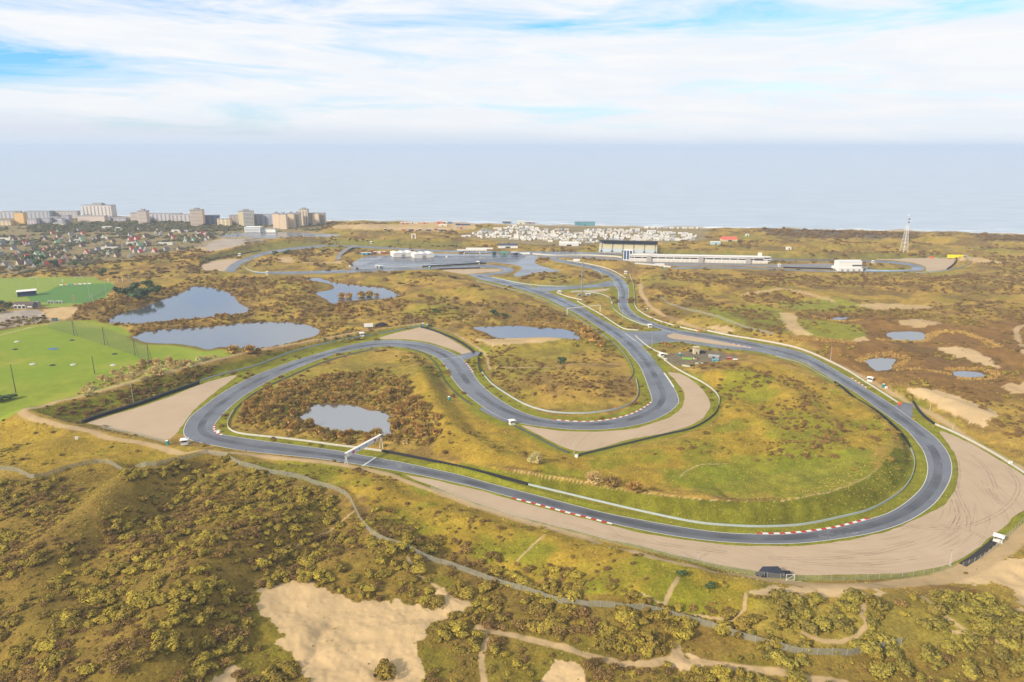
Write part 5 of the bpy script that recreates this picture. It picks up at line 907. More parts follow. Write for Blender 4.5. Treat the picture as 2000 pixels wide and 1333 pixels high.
def kerb(label, pts, w=1.0, blk=2.6, red=True):
    W = resample(smooth(GL(pts), 2.0), blk); o = thing('kerb', label, 'kerb'); n = normals2(W)
    for i in range(len(W) - 1):
        a, b = W[i], W[i + 1]; d = (b - a) * 0.985; na_, nb_ = n[i] * w / 2, n[i + 1] * w / 2; q = [a + na_, a - na_, a + d - nb_, a + d + nb_]
        vs = [(p[0], p[1], .05) for p in q] + [(p[0], p[1], .19) for p in q]; MB().add(vs, [(4,5,6,7),(0,1,5,4),(1,2,6,5),(2,3,7,6),(3,0,4,7),(3,2,1,0)]).build('kerb_block', RED if (i % 2 == 0 and red) else WHITEK, o)
kerb('red and white kerb inside the wide near bend', [(1478,1042.5),(1528,1042.5),(1583,1037.5),(1639,1028.5),(1697,1013)], 1.3)
kerb('red and white kerb between near straight and big gravel trap', [(1000,973),(1050,986),(1100,999.5),(1150,1012),(1196,1024)], 1.1)
kerb('red and white kerb inside the hairpin', [(1080,820),(1125,823.5),(1162,823),(1200,818),(1235,808),(1260,795),(1272,786)], 1.1)
kerb('short red and white kerb at the apex of the left bend', [(419,831),(418,838),(422,845),(434,850)], 1.4, 2.0)
kerb('pale kerb on the outside of the hairpin approach', [(1297,729),(1307,743),(1316,757)], 1.1, 2.6, False)
kerb('pale kerb below the outside hut on the right straight', [(1660,737),(1676,747),(1693,758)], 1.1, 2.6, True)
kerb('red and white kerb inside the chicane', [(909,708),(916,716),(923,727)], 1.1)
kerb('red and white kerb after the junction', [(1425,671),(1450,676),(1472,681)], 1.0)

# ------------------------------------------------------------------ trackside things
HUTW = mat('hut_white', (226, 222, 214), 0.75, 0.1, 1.0); ROOFW = mat('roof_white', (246, 244, 240), 0.7, 0.06, 1.0); DARK = mat('dark_opening', (62, 60, 60), 0.5, 0.2); TEAL = mat('teal_plastic', (30, 142, 146), 0.45, 0.12); GREYM = mat('grey_metal', (160, 160, 158), 0.5, 0.12)
def hut_proto():
    o = thing('marshal_post', 'x', 'hut'); mb = MB()
    mb.box(-1.5, 1.5, 1.1, 1.25, 0, 2.3); mb.box(-1.5, -1.35, -1.25, 1.1, 0, 2.3); mb.box(1.35, 1.5, -1.25, 1.1, 0, 2.3); mb.box(-1.35, 1.35, -1.25, -1.1, 0, 1.1); mb.box(-1.35, 1.35, -1.25, -1.1, 2.0, 2.3); mb.build('walls', HUTW, o)
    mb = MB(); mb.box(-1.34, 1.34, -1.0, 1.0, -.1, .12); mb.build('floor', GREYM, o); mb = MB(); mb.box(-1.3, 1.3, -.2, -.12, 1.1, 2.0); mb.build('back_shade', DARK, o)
    mb = MB(); mb.box(-2.0, 2.0, -1.8, 1.8, 2.3, 2.48); mb.add([(-1.9,-1.7,2.48),(1.9,-1.7,2.48),(1.9,1.7,2.48),(-1.9,1.7,2.48),(-.5,0,3.15),(.5,0,3.15)], [(0,1,5,4),(1,2,5),(2,3,4,5),(3,0,4)]); mb.build('roof', ROOFW, o)
    mb = MB(); mb.box(-1.8, 1.8, -1.7, 1.7, -.4, -.0); mb.build('plinth', CONC, o); return o
HUTS = [(361,868,'white marshal hut at the sharp left bend beside the dirt path',1.35,.3),(1949,1058,'white marshal hut behind the big gravel trap at the right edge',1.25,-.7),(1000,829,'white marshal hut on the crest above the S bend exit',1.2,.4),(1269,640,'white marshal hut at the tip of grass by the junction',1.25,.2),(1699,745,'white marshal hut outside the descending right straight',1.3,-.6),(1292,697,'white marshal hut beside the yard wall',1.25,.3),(1093,574,'white marshal hut at the foot of the tall mast',1.3,0),(1222,535,'white marshal hut above the narrow S road',1.35,0),(707,657,'white marshal hut at the foot of the long left bank',1.35,.3),(725,476,'white marshal hut below the far green bank',1.35,0),(468,500,'white marshal hut outside the far left bend',1.4,0),(522,536,'white marshal hut inside the far left bend',1.3,0),(934,516,'white marshal hut on the far hairpin tyre wall',1.5,0),(1522,521,'white marshal hut beside the pit exit asphalt',1.4,0),(1705,514,'white marshal hut inside the far right bend',1.3,0),(1300,705,'small white hut behind the yard wall',.7,.3),(1195,593,'tiny white hut left of the narrow S road',.6,0)]
h0 = hut_proto()
for i, (px, py, lab, s, rz) in enumerate(HUTS):
    s *= .86
    p = on(px, py); loc = (p.x, p.y, p.z + .3 * s)
    if i == 0: h0.location = loc; h0.rotation_euler = (0, 0, rz); h0.scale = (s,) * 3; h0['label'] = lab; h0['group'] = 'marshal huts round the circuit'
    else: dup(h0, loc, rz, lab, 'marshal huts round the circuit', (s,) * 3)
def toilet_proto():
    o = thing('portable_toilet', 'x', 'toilet'); mb = MB(); mb.box(-.6, .6, -.6, .6, 0, 2.15); mb.build('cabin', TEAL, o); mb = MB(); mb.box(-.42, .42, -.66, -.6, .15, 2.0); d = mb.build('door', mat('teal_door', (70, 170, 172), .5), o); mb = MB(); mb.box(.25, .33, -.7, -.66, 1.0, 1.15); mb.build('handle', DARK, d)
    mb = MB(); mb.box(-.62, .62, -.62, .62, 2.15, 2.25); mb.prism(-.62, .62, -.62, .62, 2.25, 2.5); mb.build('roof', ROOFW, o); return o
t0 = toilet_proto()
TOI = [(826,637,'left teal portable toilet of the pair behind the chicane gravel'),(834,639,'right teal portable toilet of the pair behind the chicane gravel'),(877,782,'teal portable toilet on the bank beside the S bend'),(1264,608,'teal portable toilet on the sandy track beside the narrow S road'),(1725,757,'teal portable toilet beside the hut on the right straight'),(327,869,'teal and white portable toilet next to the sharp left bend hut'),(1327,696,'teal portable toilet in the yard'),(1130,579,'teal cabin at the foot of the tall mast'),(839,526,'teal cabin beside the far hairpin tyre wall'),(1297,527,'teal cabin at the paddock gate wall')]
for i, (px, py, lab) in enumerate(TOI):
    p = on(px, py); s = 1.15 if i < 8 else 1.6
    if i == 0: t0.location = p; t0['label'] = lab; t0['group'] = 'teal cabins'; t0.scale = (s,) * 3
    else: dup(t0, p, rs.uniform(-.4, .4), lab, 'teal cabins', (s,) * 3)
POLE = mat('pole_white', (206, 206, 202), 0.5)
def pole(name, px, py, toppy, label, r=.11, arm=True, m=None, cat='lamp post'):
    p = on(px, py); d = math.hypot(p.y, CAMH - p.z); h = (py - toppy) * mpp(px, py) / math.cos(PITCH + math.atan((py - CY) / FPX)) * 1.0
    o = thing(name, label, cat, p, 0); mb = MB(); mb.tube((0, 0, -.3), (0, 0, h), r * 1.3, r * .8); mb.build('post', m or POLE, o)
    mb = MB(); mb.box(-.3, .3, -.3, .3, -.2, .3); mb.build('foot', CONC, o)
    if arm:
        mb = MB(); mb.box(-.75, .15, -.2, .2, h - .05, h + .22); mb.build('lamp_head', GREYM, o)
    return o
for a in ((261,789,752,'tall pale lamp post at the left tyre wall'),(809,639,620,'lamp post at the corner of the chicane gravel trap'),(1121,887,852,'lamp post at the tip of the hairpin gravel trap'),(1622,703,678,'lamp post beside the fence outside the right straight'),(1816,802,779,'lamp post above the start of the big gravel trap'),(1855,1105,1077,'lamp post in the near corner of the big gravel trap'),(1364,1092,1080,'short lamp post in the near side of the big gravel trap'),(1236,545,526,'lamp post above the narrow S road'),(1216,624,604,'lamp post left of the narrow S road'),(1273,677,656,'lamp post at the junction wall'),(1861,838,826,'short lamp post on the verge above the big gravel trap'),(735,527,514,'lamp post on the wet paddock edge')): pole('lamp_post', *a)
for a in ((177,594,552,'floodlight mast at the near touchline of the dark green pitch, left one'),(182,596,575,'short mast beside the near touchline floodlight'),(208,579,551,'floodlight mast at the right corner of the dark green pitch'),(108,552,531,'floodlight mast behind the dark green pitch'),(76,563,540,'floodlight mast beside the small stand'),(118,551,532,'thin floodlight mast at the far pitch'),(43,570,547,'floodlight mast left of the small stand'),(252,551,524,'slim mast behind the pines'),(230,553,536,'slim mast left of the pines')): pole('floodlight_mast', *a, r=.12)
DPOLE = mat('dark_pole', (96, 92, 82), 0.7)
for a in ((31,768,713,'tall dark net pole, leftmost on the driving range'),(185,731,696,'dark net pole in front of the driving range bushes')): pole('net_pole', *a, r=.28, arm=False, m=DPOLE, cat='pole')
def gantry(label, pa, pb, h, bw, bh, signs=False, lr=.13):
    a = Vector((*G(*pa), 0)); b = Vector((*G(*pb), 0)); d = b - a; Ln = d.length; rz = math.atan2(d.y, d.x); o = thing('gantry', label, 'gantry', a, rz)
    for x in (0, Ln):
        for s in (-1, 1): mb = MB(); mb.tube((x, s * 1.3, -.2), (x, s * .25, h), lr, lr * .8); mb.build('leg', ROOFW, o)
    mb = MB()
    for y in (-bw / 2, bw / 2):
        for z in (h, h + bh): mb.tube((-.4, y, z), (Ln + .4, y, z), .1, .1, 4)
    k = max(4, int(Ln / 1.8))
    for i in range(k):
        x0, x1 = Ln * i / k, Ln * (i + 1) / k
        for y in (-bw / 2, bw / 2): mb.tube((x0, y, h), (x1, y, h + bh), .06, .06, 4); mb.tube((x1, y, h), (x1, y, h + bh), .06, .06, 4)
    for i in range(k + 1): mb.tube((Ln * i / k, -bw / 2, h + bh), (Ln * i / k, bw / 2, h + bh), .06, .06, 4)
    mb.build('truss', ROOFW, o)
    mb = MB(); mb.box(-.3, Ln + .3, -bw / 2, bw / 2, h + bh + .1, h + bh + .16); mb.build('walkway', ROOFW, o)
    if signs:
        n = 4; w = Ln * .82 / n
        for i in range(n):
            x = Ln * .03 + i * w; mb = MB(); mb.box(x + .05, x + w - .05, -bw / 2 - .25, -bw / 2 - .12, h - .35, h + bh + .25); s = mb.build('sign_board', mat('sign_white', (236, 238, 244), .5, .05), o)
            if i in (0, 3):
                mb = MB(); mb.box(x + w * .55, x + w * .85, -bw / 2 - .29, -bw / 2 - .25, h + .2, h + bh - .1); mb.build('red_mark', mat('sign_red', (210, 110, 130), .5), s)
            if i in (1, 2):
                mb = MB(); c = x + w * .5; mb.add([(c + .42 * math.cos(t * .785), -bw / 2 - .28, h + bh / 2 + .42 * math.sin(t * .785)) for t in range(8)], [tuple(range(8))]); mb.build('blue_mark', mat('sign_blue', (74, 84, 132), .5), s)
                mb = MB(); mb.box(x + .35, c - .7, -bw / 2 - .29, -bw / 2 - .25, h + bh * .4, h + bh * .6); mb.build('grey_mark', mat('sign_grey', (176, 196, 200), .5), s)
    return o
gantry('white truss gantry with sign boards across the near straight', (677,915), (745,877), 6.8, 1.4, 2.0, True, .2)
gantry('thin white gantry frame across the hairpin approach', (1107.5,615), (1172,609), 6.4, .5, .5, False, .16)
# tall mast and its cabins
p = on(1136, 580); o = thing('lattice_mast', 'tall grey lattice mast beside the link road', 'mast', p); H_ = 40.0
for k in range(3): t = k * 2.094; MB().tube((math.cos(t) * 1.1, math.sin(t) * 1.1, -.2), (math.cos(t) * .6, math.sin(t) * .6, H_), .3, .26, 5).build('mast_leg', GREYM, o)
mb = MB()
for i in range(26):
    z0, z1 = H_ * i / 26, H_ * (i + 1) / 26; f = lambda z: 1.1 - .5 * z / H_
    for k in range(3): a0, a1 = k * 2.094, (k + 1) * 2.094; mb.tube((math.cos(a0) * f(z0), math.sin(a0) * f(z0), z0), (math.cos(a1) * f(z1), math.sin(a1) * f(z1), z1), .09, .09, 4)
mb.build('bracing', GREYM, o)
for z in (24, 29, 36): mb = MB(); mb.box(-.5, .5, -1.1, -.9, z, z + 1.6); mb.build('antenna_panel', GREYM, o)
p2 = on(1148, 578); o = thing('equipment_cabin', 'low grey equipment cabin behind the tall mast', 'cabin', p2, .1); mb = MB(); mb.box(-3, 3, -1.4, 1.4, 0, 2.6); mb.build('walls', GREYM, o); mb = MB(); mb.box(-3.2, 3.2, -1.6, 1.6, 2.6, 2.8); mb.build('roof', ROOFW, o); mb = MB(); mb.box(-.5, .5, -1.46, -1.4, 0, 2.1); mb.build('door', DARK, o)
# radio tower by the sea
p = on(1765, 492); o = thing('radio_tower', 'white lattice radio tower on the dunes before the sea', 'tower', p, .2); H_ = 44.0; f = lambda z: 4.3 * (1 - z / H_) + 1.3 * (z / H_)
for sx in (-1, 1):
    for sy in (-1, 1): MB().tube((sx * f(0), sy * f(0), -.5), (sx * f(H_), sy * f(H_), H_), .28, .2, 5).build('tower_leg', ROOFW, o)
mb = MB(); zs = [0, 8, 15, 21, 26, 31, 35, 39, 42, 44]
for z0, z1 in zip(zs[:-1], zs[1:]):
    for (ax, ay), (bx, by) in (((-1,-1),(1,-1)),((1,-1),(1,1)),((1,1),(-1,1)),((-1,1),(-1,-1))):
        mb.tube((ax*f(z0), ay*f(z0), z0), (bx*f(z1), by*f(z1), z1), .15, .15, 4); mb.tube((ax*f(z1), ay*f(z1), z1), (bx*f(z1), by*f(z1), z1), .15, .15, 4)
mb.build('bracing', ROOFW, o); MB().tube((0, 0, H_), (0, 0, H_ + 15), .5, .3).build('top_pole', mat('mast_red_white', (206, 190, 188), .6), o)
for z in (H_ + 4, H_ + 9): MB().tube((.3, -1.0, z), (1.6, -1.4, z + .4), 1.0, 1.3, 8).build('dish', DARK, o)
MB().tube((0, 0, H_ + 14), (0, 0, H_ + 17), .9, .2).build('beacon', ROOFW, o)
# driving range nets
netpts = [(95,641),(145,656),(205,675),(264,695),(292,712)]; NW = [on(*q) for q in netpts]; tops = [10, 15, 17, 15, 17]
o = thing('range_net', 'dark netting on tall poles along the driving range and the lakes', 'net')
for i, (q, hh) in enumerate(zip(NW, tops)):
    if i: MB().tube((q.x, q.y, q.z - .3), (q.x, q.y, q.z + hh), .3, .2).build('pole', DPOLE, o); MB().tube((q.x + 2.2, q.y + 1.5, q.z - .3), (q.x + .2, q.y + .1, q.z + hh * .93), .14, .12, 4).build('stay', DPOLE, o)
    if i + 1 < len(NW): r_ = NW[i + 1]; MB().add([q, r_, r_ + Vector((0, 0, tops[i + 1])), q + Vector((0, 0, hh))], [(0, 1, 2, 3)]).build('net_panel', NET, o)
def slab(name, px, py, wx_, wy_, h, m, label, cat, rz=0.0, top=None, extra=None):
    p = on(px, py); o = thing(name, label, cat, p, rz); s = mpp(px, py); w = wx_ * s / 2; mb = MB(); mb.box(-w, w, -wy_ / 2, wy_ / 2, -.15, h); mb.build('body', m, o)
    if top is not None: mb = MB(); mb.box(-w * .98 - .15, w * .98 + .15, -wy_ / 2 - .15, wy_ / 2 + .15, h, h + .3); mb.build('top', top, o)
    return o
for px, py, lab in ((33,668,'pale tee mat, farthest on the driving range'),(64,712,'pale tee mat on the driving range, left of the dark mound'),(143,713,'pale tee mat on the driving range, right of the dark mound'),(221,714,'pale tee mat nearest to the corner net pole')):
    p = on(px, py); o = thing('target_mat', lab, 'target', p); n = 10; mb = MB(); mb.add([(2.2 * math.cos(t * .628), 1.7 * math.sin(t * .628), .55) for t in range(n)] + [(2.5 * math.cos(t * .628), 2.0 * math.sin(t * .628), -.1) for t in range(n)], [tuple(range(n))] + [(n + i, n + (i + 1) % n, (i + 1) % n, i) for i in range(n)]); mb.build('disc', CONC, o); MB().tube((0, 0, .5), (0, 0, 2.4), .05).build('flag_pole', POLE, o)
for px, py, lab in ((103,714,'black target mound with a white flag between two pale mats'),(224,692,'black target mound near the corner net'),(141,665,'black target mound at the back of the driving range'),(30,683,'dark target mound at the left of the driving range')):
    p = on(px, py); o = thing('target_mound', lab, 'target', p); n = 10; mb = MB(); mb.add([(0, 0, .9)] + [(1.3 * math.cos(t * .628), 1.0 * math.sin(t * .628), .6) for t in range(n)] + [(3.0 * math.cos(t * .628), 2.2 * math.sin(t * .628), -.1) for t in range(n)], [(0, 1 + i, 1 + (i + 1) % n) for i in range(n)] + [(1 + i, 11 + i, 11 + (i + 1) % n, 1 + (i + 1) % n) for i in range(n)]); mb.build('mound', TYRE, o); MB().tube((0, 0, .8), (0, 0, 2.6), .05).build('flag_pole', POLE, o)
o = thing('tarpaulin', 'blue tarpaulin lying on the driving range', 'tarpaulin', on(104, 682), -.3); mb = MB(); mb.add([(5 * math.cos(t * .524), 3.0 * math.sin(t * .524), .12 + .1 * (t % 2)) for t in range(12)] + [(0, 0, .3)], [(t, (t + 1) % 12, 12) for t in range(12)]); mb.build('sheet', mat('blue_tarp', (74, 116, 170), .5, .2), o)
# van, coal heap, tent
WHV = mat('vehicle_white', (240, 240, 238), 0.4, 0.05); GLASS = mat('dark_glass', (54, 62, 72), 0.15, 0.1, spec=.6)
def trailer(px, py, Lm, label, m=WHV, rz=0.0, hh=2.8):
    o = thing('box_trailer', label, 'trailer', on(px, py), rz); mb = MB(); mb.box(-Lm / 2, Lm / 2, -1.25, 1.25, .7, .7 + hh); mb.build('body', m, o); mb = MB(); mb.box(-Lm / 2 - .04, Lm / 2 + .04, -1.29, 1.29, .7 + hh, .85 + hh); mb.build('roof', ROOFW, o); mb = MB(); mb.box(-Lm / 2 + .3, Lm / 2 - .3, -1.1, 1.1, .45, .7); mb.build('chassis', DARK, o)
    for x in (-Lm * .3, Lm * .3):
        for y in (-1.1, 1.1): MB().tube((x, y - .12, .42), (x, y + .12, .42), .42, .42, 10).build('wheel', TYRE, o)
    return o
trailer(720, 640, 8.5, 'white box trailer on the bank path beside the black heap', rz=.12)
def heap(name, px, py, wpx, hm_, m, label, cat):
    o = thing(name, label, cat, on(px, py), .1); r = wpx * mpp(px, py) / 2; bm = bmesh.new(); bmesh.ops.create_uvsphere(bm, u_segments=16, v_segments=8, radius=1)
    for v in bm.verts: k = rs.uniform(.85, 1.1); v.co = Vector((v.co.x * r * k, v.co.y * r * .6 * k, max(v.co.z, -.05) * hm_ * k * (1 - .3 * abs(v.co.x))))
    me = bpy.data.meshes.new('pile'); bm.to_mesh(me); bm.free(); me.materials.append(m); link(bpy.data.objects.new('pile', me), o)
heap('gravel_heap', 745, 637, 26, 3.6, mat('black_gravel', (48, 46, 50), .95, .3, 1.0), 'black heap on the bank path behind the white trailer', 'heap')
TENTM = mat('black_tarp', (50, 56, 72), 0.6, 0.25, 0.8, bump=.1)
o = thing('dark_tent', 'dark blue tent on the debris fence beside the gravel trap', 'tent', on(1508, 1124), .03); w = 5.6
mb = MB(); mb.add([(-w, -2.2, 0), (w * .95, -2.2, 0), (w * .8, 2.6, 0), (-w * .85, 2.6, 0), (-w * .75, -2.0, 2.4), (w * .7, -2.0, 2.4), (w * .55, 2.2, 2.7), (-w * .6, 2.2, 2.7), (0, 0.2, 3.6)], [(0,1,5,4),(1,2,6,5),(2,3,7,6),(3,0,4,7),(4,5,8),(5,6,8),(6,7,8),(7,4,8)]); mb.build('canopy', TENTM, o)
mb = MB(); mb.box(w * .7, w * 1.35, -1.6, 1.2, -.1, 1.3); mb.build('tyre_bundle', TYRE, o); mb = MB(); mb.box(-w * 1.2, -w * .8, -1.2, 1.2, -.1, .9); mb.build('tyre_bundle', TYRE, o)
for x in (-w * .74, w * .69): MB().tube((x, -2.05, 0), (x, -2.05, 2.4), .08).build('tent_pole', POLE, o)
o = thing('fence_gate', 'white framed gate in the debris fence beside the dark tent', 'gate', on(1543, 1135), 0); 
for x in (-1.6, 1.6): MB().tube((x, 0, 0), (x, 0, 3), .09).build('gate_post', ROOFW, o)
mb = MB(); mb.tube((-1.6, 0, 2.9), (1.6, 0, 2.9), .07); mb.tube((-1.6, 0, .4), (1.6, 0, .4), .07); mb.tube((-1.6, 0, .4), (1.6, 0, 2.9), .05); mb.build('gate_leaf', ROOFW, o)
Wd = course([(1880,1104),(1905,1088),(1930,1068),(1948,1052)], 3.0); Wd3 = wall_piece(Wd, .35, 3.4, .3).build('rubber_matting', mat('black_matting', (58, 54, 50), .9, .4, .5, bump=.2)); tag(Wd3, 'black strip of matting beside the corner hut', 'matting')
for px, py, lab in ((1973,906,'white box on the wall of the big gravel trap'),(1126,893,'white box at the tip of the hairpin gravel guardrail'),(150,858,'small grey box on the near dune slope'),(427,845,'white foam block at the apex of the left bend'),(1731,759,'white box beside the teal toilet on the right straight')):
    o = thing('white_box', lab, 'box', on(px, py), rs.uniform(-.4, .4)); s = rs.uniform(.75, .95); mb = MB(); mb.box(-s, s, -s * .8, s * .8, -.1, 1.3); mb.build('case', ROOFW, o); mb = MB(); mb.box(-s - .06, s + .06, -s * .86, s * .86, 1.3, 1.42); mb.build('lid', HUTW, o)
# yard beside the hairpin
CREAM = mat('cream_wall', (216, 200, 160), .8)
o = thing('timing_tower', 'cream two storey tower with railing in the yard', 'tower', on(1359, 691), .1); mb = MB(); mb.box(-2.2, 2.2, -2, 2, 0, 3.4); mb.build('ground_floor', CREAM, o); mb = MB(); mb.box(-2.4, 2.4, -2.2, 2.2, 3.4, 3.7); mb.build('deck', HUTW, o); mb = MB()
for x in (-2.3, -.8, .8, 2.3):
    for y in (-2.1, 2.1): mb.tube((x, y, 3.7), (x, y, 5.8), .09, .09, 4)
mb.build('railing', CREAM, o); mb = MB(); mb.box(-2.6, 2.6, -2.4, 2.4, 5.8, 6.0); mb.build('roof', CREAM, o); mb = MB(); mb.box(-.5, .5, -2.06, -2, 0, 2.1); mb.build('door', DARK, o)
heap('tyre_heap', 1372, 690, 15, 2.4, TYRE, 'black heap right of the cream tower', 'heap'); heap('spoil_heap', 1349, 687, 8, 2.4, TYRE, 'small black heap left of the cream tower', 'heap')
def shed(px, py, wpx, dep, h, m, rm, label, rz=0., name='shed', rise=1.0, cat='shed'):
    w = wpx * mpp(px, py) / 2; o = thing(name, label, cat, on(px, py), rz); mb = MB(); mb.box(-w, w, -dep / 2, dep / 2, -.4, h); mb.build('wall', m, o); mb = MB(); mb.prism(-w - .25, w + .25, -dep / 2 - .25, dep / 2 + .25, h, h + rise); mb.build('roof', rm, o); mb = MB(); mb.box(-w * .25, w * .25, -dep / 2 - .06, -dep / 2, 0, min(h * .8, 2.6)); mb.build('door', DARK, o); return o
GROOF = mat('grey_roof', (168, 168, 170), .7); shed(1394, 699, 20, 3.0, 1.6, GREYM, GROOF, 'long low grey roofed shed in the yard', -.35)
slab('green_boom', 1342, 702, 19, 1.0, 1.2, mat('lime_green', (140, 196, 70), .5), 'lime green boom lying in the yard', 'machine', -.2, None); slab('blue_container', 1397, 706, 12, 1.8, 1.5, mat('cyan_blue', (90, 170, 200), .5), 'light blue container at the right end of the yard', 'container', .15, mat('cyan_top', (120, 190, 214), .5)); slab('red_container', 1424, 702, 9, 1.8, 1.3, mat('dark_red', (150, 52, 60), .5), 'dark red box at the right tip of the yard', 'container', -.1, mat('pinkish', (210, 130, 124), .5))
slab('white_boards', 1436, 703, 9, 1.0, .8, ROOFW, 'white boards at the right tip of the yard', 'boards', -.1); slab('concrete_blocks', 1340, 716, 16, 1.2, .9, CONC, 'row of pale concrete blocks at the front of the yard', 'blocks', -.6, None); slab('concrete_block', 1361, 711, 6, 1.2, .9, CONC, 'pale concrete block in the middle of the yard front', 'blocks', 0); slab('stone_block', 1371, 711, 4, 1.2, .9, CONC, 'small pale block at the right of the yard front', 'blocks', .2); slab('tyre_pile', 1352, 715, 8, 2.0, .9, TYRE, 'black tyre pile at the front of the yard', 'tyres', 0); slab('small_digger', 1357, 702, 6, 2.0, 1.8, CREAM, 'small cream machine behind the lime green boom', 'machine', .4, DARK)
for px, py, lab in ((1298,672,'orange marker at the far edge of the yard'),(1305,676,'orange marker left of the yard bushes'),(1201,798,'orange marker on the hairpin inside wall')): slab('orange_marker', px, py, 3, .8, 1.0, ORANGE, lab, 'marker')
# ------------------------------------------------------------------ circuit buildings
def frame(pa, pb):
    a = on(*pa); b = on(*pb); d = b - a; return a, math.hypot(d.x, d.y), math.atan2(d.y, d.x)
a, Ln, rz = frame((1231, 511), (1500, 515.5)); BASEZ = min(a.z, .2)
PB = thing('pit_building', 'long white pit building with garages below the grandstand', 'building', (a.x, a.y, 0), rz)
WALLW = mat('wall_white', (238, 234, 228), .75, .06, .3)
mb = MB(); mb.box(0, Ln, 0, 13, 0, 5.0); mb.build('lower_wall', WALLW, PB); mb = MB(); mb.box(2, Ln * .93, 1.6, 13, 5.0, 7.2); mb.build('window_band', GLASS, PB); mb = MB(); mb.box(0, Ln * .97, 0.2, 13, 7.2, 9.6); mb.build('upper_wall', WALLW, PB); mb = MB(); mb.box(-.6, Ln * .97 + .6, -.9, 13.6, 9.6, 10.1); mb.build('roof', ROOFW, PB)
n = 30
for i in range(n): x = Ln * (i + .1) / n; mb = MB(); mb.box(x, x + Ln / n * .8, -.12, -.02, .1, 3.6); mb.build('garage_door', mat('door_cream', (220, 214, 202), .7), PB)
for i in range(16): x = Ln * .93 * (i + .5) / 16; mb = MB(); mb.box(x - .5, x + .5, 1.2, 1.8, 5.0, 7.2); mb.build('pier', WALLW, PB)
for f_ in (.12, .50, .84): x = Ln * f_; mb = MB(); mb.box(x, x + 7, -2.2, 0.18, 0, 8.6); mb.build('stair_tower', mat('stair_grey', (178, 172, 166), .7), PB); 
mb = MB(); mb.box(Ln * .90, Ln * .97, -.4, 1.5, 4.8, 8.0); mb.build('dark_bay', mat('dark_mauve', (78, 70, 84), .5), PB); mb = MB(); mb.box(Ln * .93, Ln * .955, 3, 8, 10.1, 15.5); mb.build('lift_tower', WALLW, PB)
for z, r in ((2.8, 8.0), (6.2, 9.5), (9.4, 8.0)):
    mb = MB(); k = 14; c = (Ln * .985, 4.0); mb.add([(c[0] + r * math.cos(t * 6.283 / k), c[1] + r * .55 * math.sin(t * 6.283 / k), zz) for zz in (z, z + 1.0) for t in range(k)], [(i, (i + 1) % k, k + (i + 1) % k, k + i) for i in range(k)] + [tuple(range(k, 2 * k))]); mb.build('control_deck', WALLW, PB)
mb = MB(); mb.box(Ln * .965, Ln * 1.005, 1.5, 6.5, 0, 9.4); mb.build('control_core', GLASS, PB)
a2, L2, rz2 = frame((1217, 508.5), (1262, 510.5)); OB = thing('pit_office', 'white office block with tall blue windows at the left end of the pits', 'building', (a2.x, a2.y - 1, 0), rz2 - .05)
mb = MB(); mb.box(0, 14, 0, 14, 0, 16); mb.build('tower', WALLW, OB); mb = MB(); mb.box(14, L2 * 1.25, 1, 13, 0, 10.5); mb.build('wing', mat('wall_cream', (232, 222, 206), .75), OB)
for i in range(3): mb = MB(); mb.box(1.0 + i * 4.4, 4.2 + i * 4.4, -.15, .02, 1.5, 15); mb.build('blue_window', mat('blue_glass', (52, 86, 132), .15, .15), OB)
for i in range(5): mb = MB(); mb.box(18 + i * 5.2, 20.5 + i * 5.2, .86, 1.02, 6.0, 7.6); mb.build('window', GLASS, OB); 
for i in range(3): mb = MB(); mb.box(17 + i * 8, 20 + i * 8, .86, 1.02, 0.2, 3.0); mb.build('door', DARK, OB)
a, Ln, rz = frame((1169, 494), (1283, 497)); GS = thing('grandstand', 'roofed grandstand with cream seats above the pit straight', 'grandstand', (a.x, a.y, 0), rz)
SEAT = mat('seat_cream', (214, 206, 176), .7, .1, .2); SEATB = mat('seat_pale_blue', (196, 208, 214), .7, .1, .2)
for i in range(12): mb = MB(); mb.box(0, Ln, i * 1.7, 22, 1.2 + i * 1.0, 2.2 + i * 1.0); mb.build('tier', SEATB if i < 5 else SEAT, GS)
for i in range(6): x = Ln * (.04 + .184 * i); mb = MB(); mb.add([(x, -.1, 2.3), (x + 1.3, -.1, 2.3), (x + 1.3, 20.3, 14.4), (x, 20.3, 14.4)], [(0, 1, 2, 3)]); mb.build('aisle', mat('aisle_grey', (150, 146, 138), .8), GS); mb = MB(); mb.box(x - .6, x + 1.9, -.5, .4, 1.0, 4.0); mb.build('stair_mouth', DARK, GS)
mb = MB(); mb.box(-1, Ln + 1, -1.0, 0, 0, 1.6); mb.build('front_wall', mat('hoarding', (176, 166, 160), .7, .3, .15), GS); mb = MB(); mb.box(-.6, Ln + .6, 22, 23, 0, 18.6); mb.build('back_wall', mat('teal_grey', (112, 132, 140), .6), GS)
mb = MB(); mb.add([(-2, 6, 20.4), (Ln + 2, 6, 20.4), (Ln + 2, 25, 18.4), (-2, 25, 18.4), (-2, 6, 19.6), (Ln + 2, 6, 19.6), (Ln + 2, 25, 17.6), (-2, 25, 17.6)], [(0,1,2,3),(7,6,5,4),(4,5,1,0),(5,6,2,1),(6,7,3,2),(7,4,0,3)]); mb.build('roof', mat('roof_dark', (96, 86, 92), .6), GS)
for i in range(9): x = Ln * i / 8; MB().tube((x, 20, 13), (x, 9, 19.8), .3, .3, 5).build('strut', DARK, GS); 
